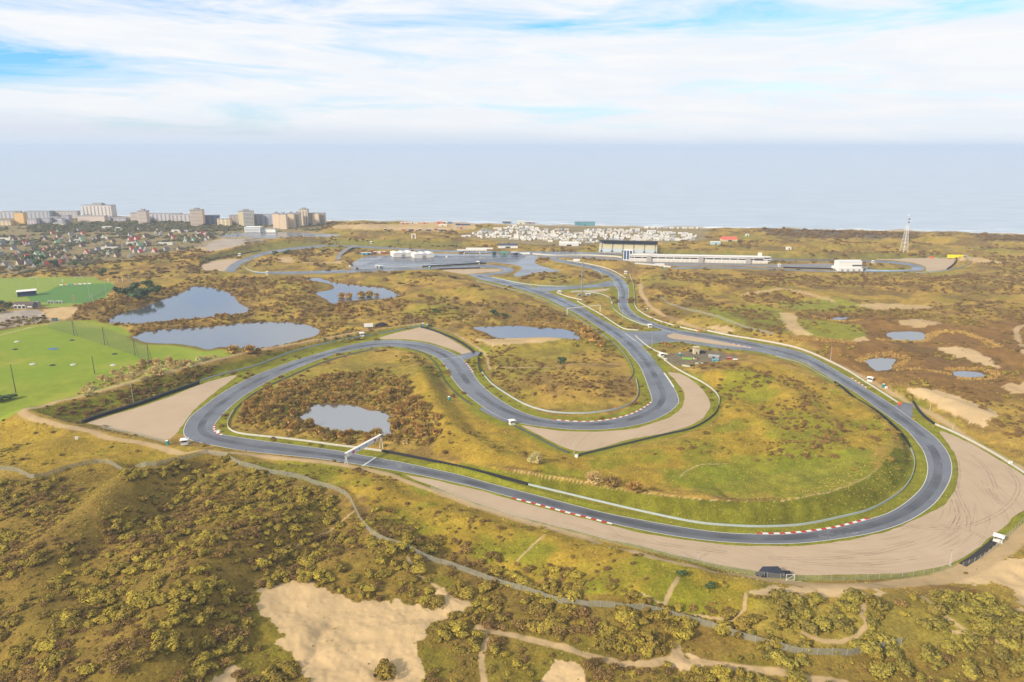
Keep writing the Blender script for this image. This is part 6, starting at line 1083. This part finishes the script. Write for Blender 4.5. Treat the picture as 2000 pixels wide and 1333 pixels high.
# white pavilion and tents by the far right bend
p = on(1655, 528); o = thing('white_pavilion', 'tall white pavilion beside the far right bend', 'building', p, .02); mb = MB(); mb.box(-16, 16, -7, 8, 0, 13); mb.build('wall', ROOFW, o); mb = MB(); mb.prism(-16.4, 16.4, -7.4, 8.4, 13, 14.6); mb.build('roof', mat('roof_silver', (232, 234, 236), .6), o); mb = MB(); mb.box(-17, 17, -10, -7, 0, 4.2); mb.build('annex', WALLW, o)
for i in range(5): mb = MB(); mb.box(3 + i * 2.6, 5.2 + i * 2.6, -7.12, -7.0, 6.4, 8.6); mb.build('window', GLASS, o)
for x in (-12, -4, 4, 12): mb = MB(); mb.box(x - 1.5, x + 1.5, -10.1, -10.0, 0, 2.8); mb.build('door', GREYM, o)
def pagoda(px, py, w, label):
    o = thing('pagoda_tent', label, 'tent', on(px, py)); mb = MB(); mb.box(-w, w, -w, w, 0, 3); mb.build('side_walls', ROOFW, o); mb = MB(); mb.add([(-w*1.1,-w*1.1,3),(w*1.1,-w*1.1,3),(w*1.1,w*1.1,3),(-w*1.1,w*1.1,3),(-w*.3,-w*.3,4.6),(w*.3,-w*.3,4.6),(w*.3,w*.3,4.6),(-w*.3,w*.3,4.6),(0,0,7.2)], [(0,1,5,4),(1,2,6,5),(2,3,7,6),(3,0,4,7),(4,5,8),(5,6,8),(6,7,8),(7,4,8)]); mb.build('roof', ROOFW, o); mb = MB(); mb.box(-w*.4, w*.4, -w-.08, -w-.02, 0, 2.3); mb.build('entrance', DARK, o)
pagoda(1631, 525, 3.8, 'white pointed tent left of the white pavilion')
trailer(1688, 526, 8, 'white trailer right of the white pavilion', rz=-.6); trailer(1288, 520, 14, 'white trailer parked at the paddock gate wall'); trailer(1024, 498, 18, 'long white truck trailer at the top of the wet paddock'); trailer(1126, 511, 10, 'white trailer on the infield right of the wet paddock', rz=-.15)
def boxy(name, px, py, wpx, dep, h, m, label, cat, tm=None, rz=0.):
    o = thing(name, label, cat, on(px, py), rz); w = wpx * mpp(px, py) / 2; mb = MB(); mb.box(-w, w, -dep / 2, dep / 2, 0, h); mb.build('body', m, o); mb = MB(); mb.box(-w * 1.03, w * 1.03, -dep * .52, dep * .52, h, h + .35); mb.build('roof', tm or ROOFW, o); mb = MB(); dw = min(w * .3, 1.3); mb.box(-dw, dw, -dep / 2 - .1, -dep / 2 - .02, .1, min(h * .75, 2.6)); mb.build('door', DARK, o); return o
boxy('teal_truck', 965.5, 498, 7, 8, 4.6, mat('deep_teal', (20, 78, 88), .5), 'dark teal truck at the back of the wet paddock', 'truck', mat('deep_teal2', (30, 96, 104), .5)); shed(985, 498, 14, 9, 3.6, mat('green_canvas', (110, 150, 136), .7), mat('green_canvas2', (96, 142, 126), .7), 'green tent at the back of the wet paddock', 0, 'green_tent', 2.2, 'tent'); boxy('grey_truck', 1004, 498, 12, 7, 4.2, mat('truck_grey', (120, 124, 140), .5), 'grey truck right of the green tent', 'truck'); boxy('dark_truck', 1009, 499, 6, 6, 4.4, mat('truck_navy', (52, 60, 92), .5), 'navy truck beside the grey truck', 'truck', GREYM)
shed(992, 484, 38, 12, 4.0, WALLW, mat('navy_roof', (74, 84, 106), .6), 'white lodge with dark roof across the straight', 0, 'lodge', 3.0, 'building'); shed(1111, 480, 37, 14, 5.0, WALLW, ROOFW, 'long white hall below the caravan park', 0, 'hall', 2.0, 'building')
for px, lab in ((785, 'left white paddock hall'), (825, 'right white paddock hall')):
    o = thing('paddock_hall', lab + ' with ridged roof', 'tent', on(px, 500 + (px - 785) * .045), .35); mb = MB(); mb.box(-16, 16, -13, 13, 0, 6); mb.build('walls', WALLW, o)
    for k in range(3): mb = MB(); mb.prism(-16.3 + k * 10.9, -16.3 + (k + 1) * 10.9, -13.4, 13.4, 6, 7.1, 'y'); mb.build('roof_bay', ROOFW if k != 1 else mat('roof_pale', (226, 228, 232), .6), o)
    mb = MB(); mb.box(-3, 3, -13.1, -13.0, 0, 4); mb.build('door', GREYM, o)
o = thing('foot_bridge', 'white flat roofed bridge end over the paddock road', 'bridge', on(922, 496), 0); mb = MB(); mb.box(-24, 24, -4, 4, 5.6, 6.8); mb.build('deck', WALLW, o); mb = MB(); mb.box(-10, 34, 4, 7, 7.0, 9.0); mb.build('parapet', WALLW, o)
for x in (-9, 9): MB().tube((x * 1.5, 0, 0), (x, 0, 5.6), 1.0, .8).build('pier', WALLW, o)
for x in (-4, 0, 4): mb = MB(); mb.box(x - .6, x + .6, -1, 1, 0, 5.6); mb.build('column', GREYM, o)
o = thing('road_arch', 'small white arch over the road below the building site', 'arch', on(808, 467), 0)
for x in (-3, 3): mb = MB(); mb.box(x - .8, x + .8, -.8, .8, 0, 8); mb.build('pillar', WALLW, o)
mb = MB(); mb.box(-3.8, 3.8, -.8, .8, 8, 9.2); mb.build('crossbar', WALLW, o)
o = thing('yellow_stand', 'bright yellow board at the far right gravel trap', 'billboard', on(1865, 506), -.25); mb = MB(); mb.box(-11, 11, -.6, .6, 1.2, 6.4); mb.build('board', mat('bright_yellow', (240, 226, 20), .5, .05), o)
for x in (-9, 0, 9): mb = MB(); mb.box(x - .3, x + .3, .6, 1.4, 0, 6); mb.build('support', DARK, o)
o = thing('orange_container', 'orange box at the back of the far right gravel trap', 'container', on(1819, 505)); mb = MB(); mb.box(-2.5, 2.5, -1.2, 1.2, 0, 2.6); mb.build('body', ORANGE, o); mb = MB(); mb.box(-2.6, 2.6, -1.3, 1.3, 2.6, 2.8); mb.build('lid', ORANGE, o)
REDROOF = mat('red_roof', (226, 110, 92), .7); shed(1423, 471, 28, 18, 3.5, CREAM, REDROOF, 'wide red roofed house right of the caravan park', 0, 'red_roof_house', 4.5, 'house'); boxy('glass_pavilion', 1397, 478, 18, 9, 5, mat('pale_teal', (190, 216, 216), .4), 'pale teal glass pavilion below the red roofed house', 'building'); boxy('dune_hut', 1540, 488, 8, 7, 4, WALLW, 'white hut at the end of the dune road', 'hut'); boxy('beach_house', 1459, 462, 6, 5, 4, mat('pale_green', (206, 224, 200), .6), 'tiny pale house in the dunes before the sea', 'house')
boxy('beach_pavilion', 1142, 441, 39, 14, 8.0, mat('teal_glass', (104, 158, 172), .3, .4, .05), 'teal glass beach pavilion on the shore', 'building', mat('grey_blue', (150, 170, 180), .5)); boxy('beach_club', 1017, 438, 15, 12, 7, mat('pale_lime', (214, 222, 206), .6), 'pale cube shaped beach club on the shore', 'building'); boxy('beach_bar', 990, 436, 17, 10, 4, mat('slate', (96, 112, 130), .6), 'low slate coloured beach bar on the shore', 'building'); boxy('beach_kiosk', 1035, 437, 20, 8, 3.5, mat('rose_brown', (170, 150, 146), .6), 'low brown beach kiosk right of the pale beach club', 'building')

# ------------------------------------------------------------------ football ground
def goal(px, py, wpx, label):
    o = thing('goal', label, 'goal', on(px, py)); w = wpx * mpp(px, py) / 2
    for x in (-w, w): MB().tube((x, 0, 0), (x, 0, 2.6), .16).build('goal_post', ROOFW, o)
    MB().tube((-w, 0, 2.6), (w, 0, 2.6), .16).build('crossbar', ROOFW, o); MB().add([(-w, 0, 2.6), (w, 0, 2.6), (w, 1.8, 0), (-w, 1.8, 0)], [(0, 1, 2, 3)]).build('goal_net', WIRE2, o)
goal(65, 546, 15, 'left white goal at the back of the far pitch'); goal(154, 545, 16, 'right white goal at the back of the far pitch')
for px in (100, 116): 
    o = thing('dugout', ('left' if px == 100 else 'right') + ' glass dugout in front of the dark green pitch', 'shelter', on(px, 593)); mb = MB(); mb.box(-3.3, 3.3, .4, .6, 0, 2.6); mb.build('back_wall', mat('dugout_grey', (168, 178, 178), .4), o); mb = MB(); mb.box(-3.4, 3.4, -1, .7, 2.6, 2.75); mb.build('roof', ROOFW, o)
    for x in (-3.3, 0, 3.2): mb = MB(); mb.box(x, x + .12, -1, .4, 0, 2.6); mb.build('side_panel', ROOFW, o)
o = thing('football_stand', 'small blue football stand with sloping white roof', 'grandstand', on(53, 579), .55)
for i in range(5): mb = MB(); mb.box(-9, 9, i * 1.0, 6, .5 + i * .7, 1.2 + i * .7); mb.build('tier', mat('navy_blue', (86, 106, 148), .6), o)
mb = MB(); mb.add([(-10, -2, 6.2), (10, -2, 6.2), (10, 8, 6.8), (-10, 8, 6.8), (-10, -2, 5.9), (10, -2, 5.9), (10, 8, 6.5), (-10, 8, 6.5)], [(0,1,2,3),(7,6,5,4),(4,5,1,0),(5,6,2,1),(6,7,3,2),(7,4,0,3)]); mb.build('roof', ROOFW, o); mb = MB(); mb.box(-9.4, 9.4, 6.0, 6.3, 0, 5.4); mb.build('back_wall', mat('navy_blue', (86, 106, 148)), o)
for x in (-9, 9): mb = MB(); mb.box(x - .15, x + .15, 0, 6, 0, 5.6); mb.build('side_wall', mat('navy_blue', (86, 106, 148)), o)
o = thing('clubhouse', 'dark roofed clubhouse with three white arched windows', 'building', on(50, 602), .05); mb = MB(); mb.box(-10, 10, -4, 5, 0, 4.4); mb.build('wall', mat('club_wall', (120, 112, 116), .7), o); mb = MB(); mb.prism(-10.4, 10.4, -4.5, 5.5, 4.4, 6.6); mb.build('roof', mat('club_roof', (104, 92, 88), .8), o)
for x in (-7.5, -3.4, .7):
    mb = MB(); mb.box(x - 1.9, x + 1.9, -4.3, -4.0, .3, 3.4); mb.add([(x + 1.9 * math.cos(t * .524), -4.3, 3.4 + 1.3 * math.sin(t * .524)) for t in range(7)], [tuple(range(7))]); w_ = mb.build('window_frame', ROOFW, o); mb = MB(); mb.box(x - 1.5, x + 1.5, -4.36, -4.31, .6, 3.3); mb.build('pane', GLASS, w_)
mb = MB(); mb.box(4.5, 9, -4.1, -3.98, 1.6, 2.6); mb.build('window', ROOFW, o)
shed(68, 598, 16, 8, 3.4, mat('annex_grey', (176, 166, 166), .7), mat('annex_roof', (160, 150, 148), .8), 'grey annex behind the clubhouse', .1, 'club_annex', 1.5, 'building')
for i, c in enumerate(((236,230,206),(226,176,140),(70,168,176),(222,184,164),(240,236,226),(230,226,220),(238,236,230))): px = 120 + i * 9.0; slab('advertising_board', px, 558 - i * .45, 7, .3, 1.5, mat('board_%d' % i, c, .5), ('cream', 'peach', 'teal', 'pale pink', 'white', 'off white', 'bright white')[i] + ' advertising board behind the dark green pitch', 'sign')
for px, py, tp, lab in ((144,590,577,'orange and white flag at the near side of the dark green pitch'),(211,554,545,'left white flag beside the pines'),(239,553,543,'right white flag beside the pines'),(122,553,546,'white flag behind the advertising boards')):
    o = pole('flag_pole', px, py, tp, lab, .09, False, None, 'flag'); h = (py - tp) * mpp(px, py); mb = MB(); mb.add([(0, 0, h), (.9, .1, h - .1), (.8, .2, h * .35), (0, 0, h * .3)], [(0, 1, 2, 3)]); mb.build('cloth', ORANGE if px == 144 else ROOFW, o)
slab('teal_container', 107, 627, 9, 2.5, 2.4, mat('green_teal', (30, 104, 112), .6), 'dark teal container below the sand heap', 'container', 0, DARK)
slab('jetty', 222, 632, 16, 2.5, .9, GREYM, 'grey jetty at the left tip of the upper lake', 'jetty', 0, None)

# ------------------------------------------------------------------ town by the sea
def far_m(px, py): return mpp(px, py)
def tower(px0, px1, base, top, dep, rgb, label, style='bands', rz=0.0, name='apartment_block', side=None, cap=True):
    pc = (px0 + px1) / 2; s = mpp(pc, base); a = on(pc, base); w = (px1 - px0) * s; h = (base - top) * s * .95; o = thing(name, label, 'building', (a.x, a.y, min(a.z, 6) - .5), rz); m = mat('facade_%d_%d_%d' % rgb, tuple(min(250, int(v * 1.07)) for v in rgb), .8, .06, .05)
    mb = MB(); mb.box(-w / 2, w / 2, 0, dep, 0, h); mb.build('wall', m, o); nf = max(2, int(round(h / 3.0))); fh = h / nf
    if style == 'bands':
        for i in range(nf): mb = MB(); mb.box(-w * .46, w * .46, -.25, .02, i * fh + fh * .35, i * fh + fh * .85); mb.build('window_band', GLASS2, o)
    elif style == 'balcony':
        for i in range(nf): mb = MB(); mb.box(-w * .2, w * .5, -1.6, .02, i * fh + fh * .1, i * fh + fh * .42); mb.build('balcony', ROOFW, o); mb = MB(); mb.box(-w * .18, w * .48, -.2, .02, i * fh + fh * .45, i * fh + fh * .95); mb.build('window_band', GLASS2, o)
    elif style == 'columns':
        nc = max(3, int(w / 9)); 
        for i in range(nc): x = -w / 2 + w * (i + .5) / nc; mb = MB(); mb.box(x - w / nc * .16, x + w / nc * .16, -.25, .02, h * .05, h * .93); mb.build('window_column', GLASS2, o)
    elif style == 'grid':
        nc = max(3, int(w / 8))
        for i in range(min(nf, 5)):
            for j in range(nc): x = -w / 2 + w * (j + .5) / nc; mb = MB(); z = h * (i + .3) / min(nf, 5); mb.box(x - w / nc * .3, x + w / nc * .3, -.25, .02, z, z + h / min(nf, 5) * .5); mb.build('window', GLASS2, o)
    if cap: mb = MB(); mb.box(-w * .5 - .3, w * .5 + .3, -.4, dep + .3, h, h + .8); mb.build('roof', mat('roof_grey', (168, 168, 174), .8), o)
    if h > 26: mb = MB(); mb.box(-w * .18, w * .2, dep * .3, dep * .7, h + .8, h + 4.0); mb.build('roof_house', mat('roof_house', (168, 160, 156), .8), o)
    return o
GLASS2 = mat('far_window', (158, 162, 170), .4, .2, .1)
tower(0, 32, 427, 413, 16, (186, 188, 198), 'long grey apartment slab at the left edge of the skyline', 'columns'); tower(50, 98, 428, 412.5, 16, (176, 180, 194), 'grey apartment slab right of the orange block', 'columns'); tower(99, 152, 427, 412.5, 14, (196, 188, 186), 'long flat roofed slab left of the hotel', 'grid')
tower(31, 48, 440, 415, 14, (226, 188, 130), 'orange block, lone and windowless, at the far left', 'none', .1); tower(-12, 21, 441, 431, 14, (230, 204, 164), 'low cream block at the far left edge', 'grid')
for i, (x0, x1, b_, t_, c, lab) in enumerate(((54,72,440,429,(206,196,200),'pale low flats right of the orange block'),(72,84,438,427,(170,160,176),'mauve flats behind the dark town trees'),(84,98,439,426,(188,184,196),'grey flats in the middle of the left town'),(99,114,438,424,(180,176,190),'lilac grey flats left of the striped house'),(114,122,440,426,(226,222,222),'narrow white striped house left of the hotel'),(122,136,436,420,(186,180,192),'broad grey flats below the long flat roof'),(105,124,442,435,(232,228,222),'low white building in front of the striped house'),(200,214,430,424,(190,192,204),'low flats right of the hotel'),(222,246,433,426,(184,184,198),'small grey houses on the seafront'))): tower(x0, x1, b_, t_, 12, c, lab, 'grid' if i != 4 else 'bands', 0, 'town_flats')
H1 = tower(161, 220, 425, 400.5, 22, (214, 204, 200), 'big pale hotel slab, tallest on the left skyline', 'columns', -.05, 'hotel'); mb = MB(); hh_ = 24.5 * mpp(190, 425) * .95; mb.box(-12, 12, 4, 14, hh_ + .8, hh_ + 5.5); mb.build('crown', mat('roof_grey', (168, 168, 174)), H1)
tower(152, 205, 433, 422, 16, (204, 190, 184), 'low sloping podium in front of the hotel', 'none', 0, 'hotel_podium')
tower(256, 271, 434, 415.5, 14, (224, 204, 188), 'left lower half of the cream twin tower', 'bands'); tower(271, 288, 439, 411.5, 15, (226, 204, 184), 'right taller half of the cream twin tower', 'bands')
tower(288, 352, 432, 417, 16, (196, 192, 200), 'long seafront slab with dark bays right of the twin tower', 'columns'); tower(335, 375, 435, 419, 14, (204, 196, 196), 'stepped grey slab left of the striped tower', 'columns')
tower(374, 397, 443, 409, 18, (230, 204, 178), 'cream tower with striped balconies in the middle of the town', 'bands', .12, 'residential_tower'); tower(397, 426, 440, 420.5, 14, (120, 128, 158), 'dark blue slab behind the yellow block', 'columns'); tower(425, 449, 442, 427, 14, (238, 214, 172), 'cream yellow block in front of the dark slab', 'grid'); tower(449, 470, 438, 420, 14, (180, 160, 152), 'brown slab left of the balcony tower', 'columns')
tower(468, 496, 442, 412, 18, (240, 216, 176), 'yellow tower with white balconies', 'balcony', .25, 'residential_tower'); tower(496, 534, 440, 418.5, 14, (170, 172, 188), 'grey slab right of the balcony tower', 'columns')
for i, (x0, x1, b_, t_) in enumerate(((534,546,447,417),(547,560,448,418),(562,575,445,417),(576,585.5,443,416.5),(602,609,440,416.5),(610.5,623,440,416),(625,635,438,416))): tower(x0, x1, b_, t_, 16, (226, 204, 178), ('first', 'second', 'third', 'fourth', 'fifth', 'sixth', 'last')[i] + ' cream slab of the seafront terrace, counted from the left', 'none' if i in (0, 1, 2, 5) else 'bands', .08, 'terrace_slab')
tower(586, 602, 441, 408.5, 18, (222, 200, 176), 'tall cream tower rising from the seafront terrace', 'columns', .08, 'terrace_tower'); tower(540, 630, 438, 419, 8, (118, 122, 142), 'dark recessed block linking the cream terrace slabs', 'none', .05, 'terrace_link', cap=False)
W1 = tower(478, 508, 455, 443, 18, (244, 240, 234), 'white car showroom with stepped roof beside the parking', 'bands', 0, 'showroom', cap=False); tower(508, 538, 454, 447.5, 14, (240, 236, 228), 'long low white shop right of the showroom', 'none', 0, 'shop')
# building site on the sand
for i, (px, py, w, h, c, lab) in enumerate(((788,438,12,3.5,(206,150,130),'pinkish site hut'),(806,437,22,4,(216,206,200),'long pale site hut'),(829,438,7,4,(230,150,116),'orange site hut'),(858,437,9,5,(222,120,96),'red and white site hut'),(869,436,9,4.5,(236,230,224),'white site hut at the top of the sand'),(879,437,8,4,(96,136,184),'blue site hut'),(865,442,16,3.5,(238,224,200),'cream site hut'),(895,440,10,4,(74,100,150),'navy site hut'),(910,440,16,3.5,(86,104,150),'long navy site hut'),(753,450,4,3.5,(90,80,76),'dark container at the left of the row'),(789,451,10,4,(206,140,100),'orange container in the row'),(803,452,9,4.5,(120,84,80),'brown container in the row'),(820,451,5,4,(110,92,90),'dark brown container in the row'),(837,451,9,3,(72,72,80),'black container left of the small brown one'),(851,450,5,3.6,(160,100,84),'small red brown container in the row'),(862,451,9,3,(64,70,74),'black container near the right of the row'),(901,448,4,5,(196,110,96),'red container at the right end of the row'),(893,445,5,3,(196,196,200),'grey site cabin'))): boxy('site_hut' if i < 9 else 'container', px, py, w, 6, h, mat('site_%d' % i, c, .7), lab + ' on the building site', 'hut' if i < 9 else 'container', mat('site_top', (206, 196, 188), .7) if i % 3 else ROOFW)
# caravans
def caravan_proto(m, rm):
    o = thing('caravan', 'x', 'caravan'); mb = MB(); mb.box(-4.2, 4.2, -1.8, 1.8, .3, 2.9); mb.build('body', m, o); mb = MB(); mb.prism(-4.4, 4.4, -2.0, 2.0, 2.9, 3.7); mb.build('roof', rm, o); mb = MB(); mb.box(-2.4, .3, -1.86, -1.8, 1.7, 2.3); mb.build('window', GLASS2, o); return o
CRM = [(caravan_proto(ROOFW, mat('cr_roof1', (236, 232, 226), .6)), 'white'), (caravan_proto(mat('cr_cream', (232, 222, 202), .6), mat('cr_roof2', (222, 216, 208), .6)), 'cream'), (caravan_proto(mat('cr_grey', (200, 204, 208), .6), mat('cr_roof3', (176, 178, 184), .6)), 'grey roofed')]
used = [0, 0, 0]; Z1 = np.array([(905,463),(940,450),(1000,442),(1040,444),(1110,449),(1118,456),(1135,470),(1095,474),(1030,471),(960,467)], float); Z2 = np.array([(1120,458),(1150,449),(1230,447.5),(1260,452),(1330,456),(1374,464),(1360,470),(1290,473),(1170,474),(1128,478)], float)
spots = []
for r_ in np.arange(442.5, 478, 2.55):
    x = 903 + rs.uniform(0, 8)
    while x < 1378:
        xx, yy = x + rs.uniform(-2, 2), r_ + rs.uniform(-.7, .7)
        if (inside(np.array([xx]), np.array([yy]), Z1)[0] or inside(np.array([xx]), np.array([yy]), Z2)[0]) and rs.random() < .80: spots.append((xx, yy))
        x += rs.uniform(9.0, 12.5)
spots += [(1262 + i * 12.5, 447 + rs.uniform(-.5, .5)) for i in range(9)]; rs.shuffle(spots); spots = spots[:298]
for px, py in spots:
    k = rs.choices((0, 1, 2), (6, 3, 2))[0]; p = on(px, py); proto, cn = CRM[k]; lab = cn + ' caravan in the caravan park behind the circuit'; rz = rs.choice((0, .1, -.15, .35, 1.2)) + rs.uniform(-.1, .1)
    if not used[k]: used[k] = 1; proto.location = p; proto.rotation_euler = (0, 0, rz); proto['label'] = lab; proto['group'] = cn + ' caravans in the park'
    else: dup(proto, p, rz, lab, cn + ' caravans in the park')
# cottages
def cottage_proto(rm, wm_):
    o = thing('cottage', 'x', 'house'); mb = MB(); mb.prism(-4.3, 4.3, -5, 5, .3, 7.4, 'y'); mb.build('roof', rm, o); mb = MB(); mb.add([(-3.6, -5.06, 0), (3.6, -5.06, 0), (0, -5.06, 6.4)], [(0, 1, 2)]); mb.add([(-3.6, -5.3, 0), (3.6, -5.3, 0), (3.6, -5.3, 1.4), (-3.6, -5.3, 1.4)], [(0, 1, 2, 3)]); mb.build('gable', wm_, o); mb = MB(); mb.box(-1.0, 1.0, -5.42, -5.32, 0, 2.2); mb.build('door', GLASS2, o); return o
KINDS_ = [('red', (216, 104, 90), HUTW, 20), ('green', (158, 200, 158), HUTW, 18), ('brown', (132, 108, 100), mat('gable_cream', (220, 206, 176), .8), 48), ('grey', (146, 142, 146), mat('gable_white', (226, 220, 210), .8), 48)]
CZ = np.array([(-40,470),(100,453),(200,450),(300,449),(395,455),(420,465),(405,482),(350,492),(250,503),(150,516),(0,532),(-40,530)], float); taken = []
for cn, rc, wm_, cnt in KINDS_:
    proto = cottage_proto(mat('cottage_roof_' + cn, rc, .8, .12), wm_); first = True; tries = 0; made = 0
    while made < cnt and tries < 3000:
        tries += 1; px = rs.uniform(-30, 420); py = rs.uniform(449, 530)
        if not inside(np.array([px]), np.array([py]), CZ)[0] or any(abs(px - q[0]) < 7 and abs(py - q[1]) < 3.4 for q in taken): continue
        taken.append((px, py)); made += 1; p = on(px, py); rz = rs.uniform(-.7, .7); s = rs.uniform(.72, 1.0); lab = cn + ' roofed pointed cottage in the holiday park'
        if first: first = False; proto.location = p; proto.rotation_euler = (0, 0, rz); proto.scale = (s,) * 3; proto['label'] = lab; proto['group'] = cn + ' roofed cottages'
        else: dup(proto, p, rz, lab, cn + ' roofed cottages', (s,) * 3)
for i, (px, py, w) in enumerate(((210,446,18),(228,448,16),(345,453,18),(360,454,16),(215,487,30),(325,478,28),(205,467,12),(150,472,14),(10,469,26),(255,478,14),(395,459,18))): shed(px, py, w, 8, 3.0, HUTW, mat('flat_roof_pale', (206, 200, 190), .7), ('long pale row house at the back of the holiday park','pale row house left of the dark trees','cream row house below the striped tower','small cream row house beside the parking','long cream row house in the middle of the holiday park','cream row house near the right of the holiday park','short pale house among green roofs','short pale house behind the red roofs','white domed house at the left edge','short cream house beside the dark firs','low brick house beside the parked cars')[i], rs.uniform(-.2, .2), 'row_house', 1.2, 'house')
# cars
def car_proto(m):
    o = thing('parked_car', 'x', 'car'); mb = MB(); mb.add([(-2.2,-.9,.35),(2.2,-.9,.35),(2.2,.9,.35),(-2.2,.9,.35),(-2.2,-.88,.85),(2.15,-.88,.8),(2.15,.88,.8),(-2.2,.88,.85)], [(3,2,1,0),(4,5,6,7),(0,1,5,4),(1,2,6,5),(2,3,7,6),(3,0,4,7)]); mb.build('body', m, o); mb = MB(); mb.add([(-1.9,-.82,.86),(1.1,-.82,.84),(1.1,.82,.84),(-1.9,.82,.86),(-1.4,-.68,1.45),(.4,-.68,1.45),(.4,.68,1.45),(-1.4,.68,1.45)], [(0,1,5,4),(1,2,6,5),(2,3,7,6),(3,0,4,7)]); mb.build('windows', GLASS, o); mb = MB(); mb.box(-1.42, .42, -.7, .7, 1.45, 1.5); mb.build('roof', m, o)
    for x in (-1.35, 1.35):
        for y in (-.85, .85): MB().tube((x, y - .1, .32), (x, y + .1, .32), .32, .32, 8).build('wheel', TYRE, o)
    return o
CARS = [('white', car_proto(WHV)), ('silver', car_proto(mat('car_silver', (170, 176, 184), .35))), ('dark blue', car_proto(mat('car_blue', (58, 72, 104), .35)))]; cu = [0, 0, 0]
for i in range(34):
    row = i % 3; px = 405 + (i // 3) * 6 + rs.uniform(-1, 1) + row * 2; py = (462.5, 459.5, 457)[row] - (px - 405) * .02; k = rs.choices((0, 1, 2), (5, 3, 2))[0]; p = on(px, py); p.z += .35; cn, proto = CARS[k]; lab = cn + ' car on the parking below the towers'
    if not cu[k]: cu[k] = 1; proto.location = p; proto.rotation_euler = (0, 0, 1.3); proto['label'] = lab; proto['group'] = cn + ' cars on the town parking'
    else: dup(proto, p, rs.choice((1.3, 1.4, -1.7)), lab, cn + ' cars on the town parking')
# paddock vehicles
for px, py, w, c, lab in ((712,498,12,(96,170,206),'light blue transporter at the left of the paddock'),(722,498,8,(40,110,170),'blue transporter at the left of the paddock'),(733,496,7,(150,70,84),'dark red van at the left of the paddock'),(741,496,6,(230,224,214),'cream van at the left of the paddock'),(750,496,6,(190,66,76),'red and blue van at the left of the paddock'),(738,523,9,(190,198,214),'grey blue van on the near paddock edge'),(745,524,7,(120,140,170),'blue van on the near paddock edge'),(684,524,4,(236,232,228),'white kiosk at the paddock corner'),(872,505,3,(240,240,240),'small white cube on the wet paddock')): boxy('transporter' if w > 5 else 'kiosk', px, py, w, 3.5, 3.2, mat('pv_%d_%d_%d' % c, c, .5), lab, 'truck' if w > 5 else 'kiosk', None, rs.uniform(-.2, .2))
# ------------------------------------------------------------------ air
hm = bpy.data.materials.new('haze'); hm.use_nodes = True; t, nn, ll = nodes(hm); t.nodes.clear(); pv = nn('ShaderNodeVolumePrincipled'); ho = nn('ShaderNodeOutputMaterial')
pv.inputs['Color'].default_value = (0.50, 0.59, 0.735, 1); pv.inputs['Density'].default_value = 0.000105; pv.inputs['Anisotropy'].default_value = 0.0; ll(pv.outputs[0], ho.inputs['Volume'])
hz = MB(); hz.box(-75000, 75000, -1500, 125000, -7.5, 214); tag(hz.build('haze', hm), 'pale sea haze filling the air', 'haze', kind='stuff')
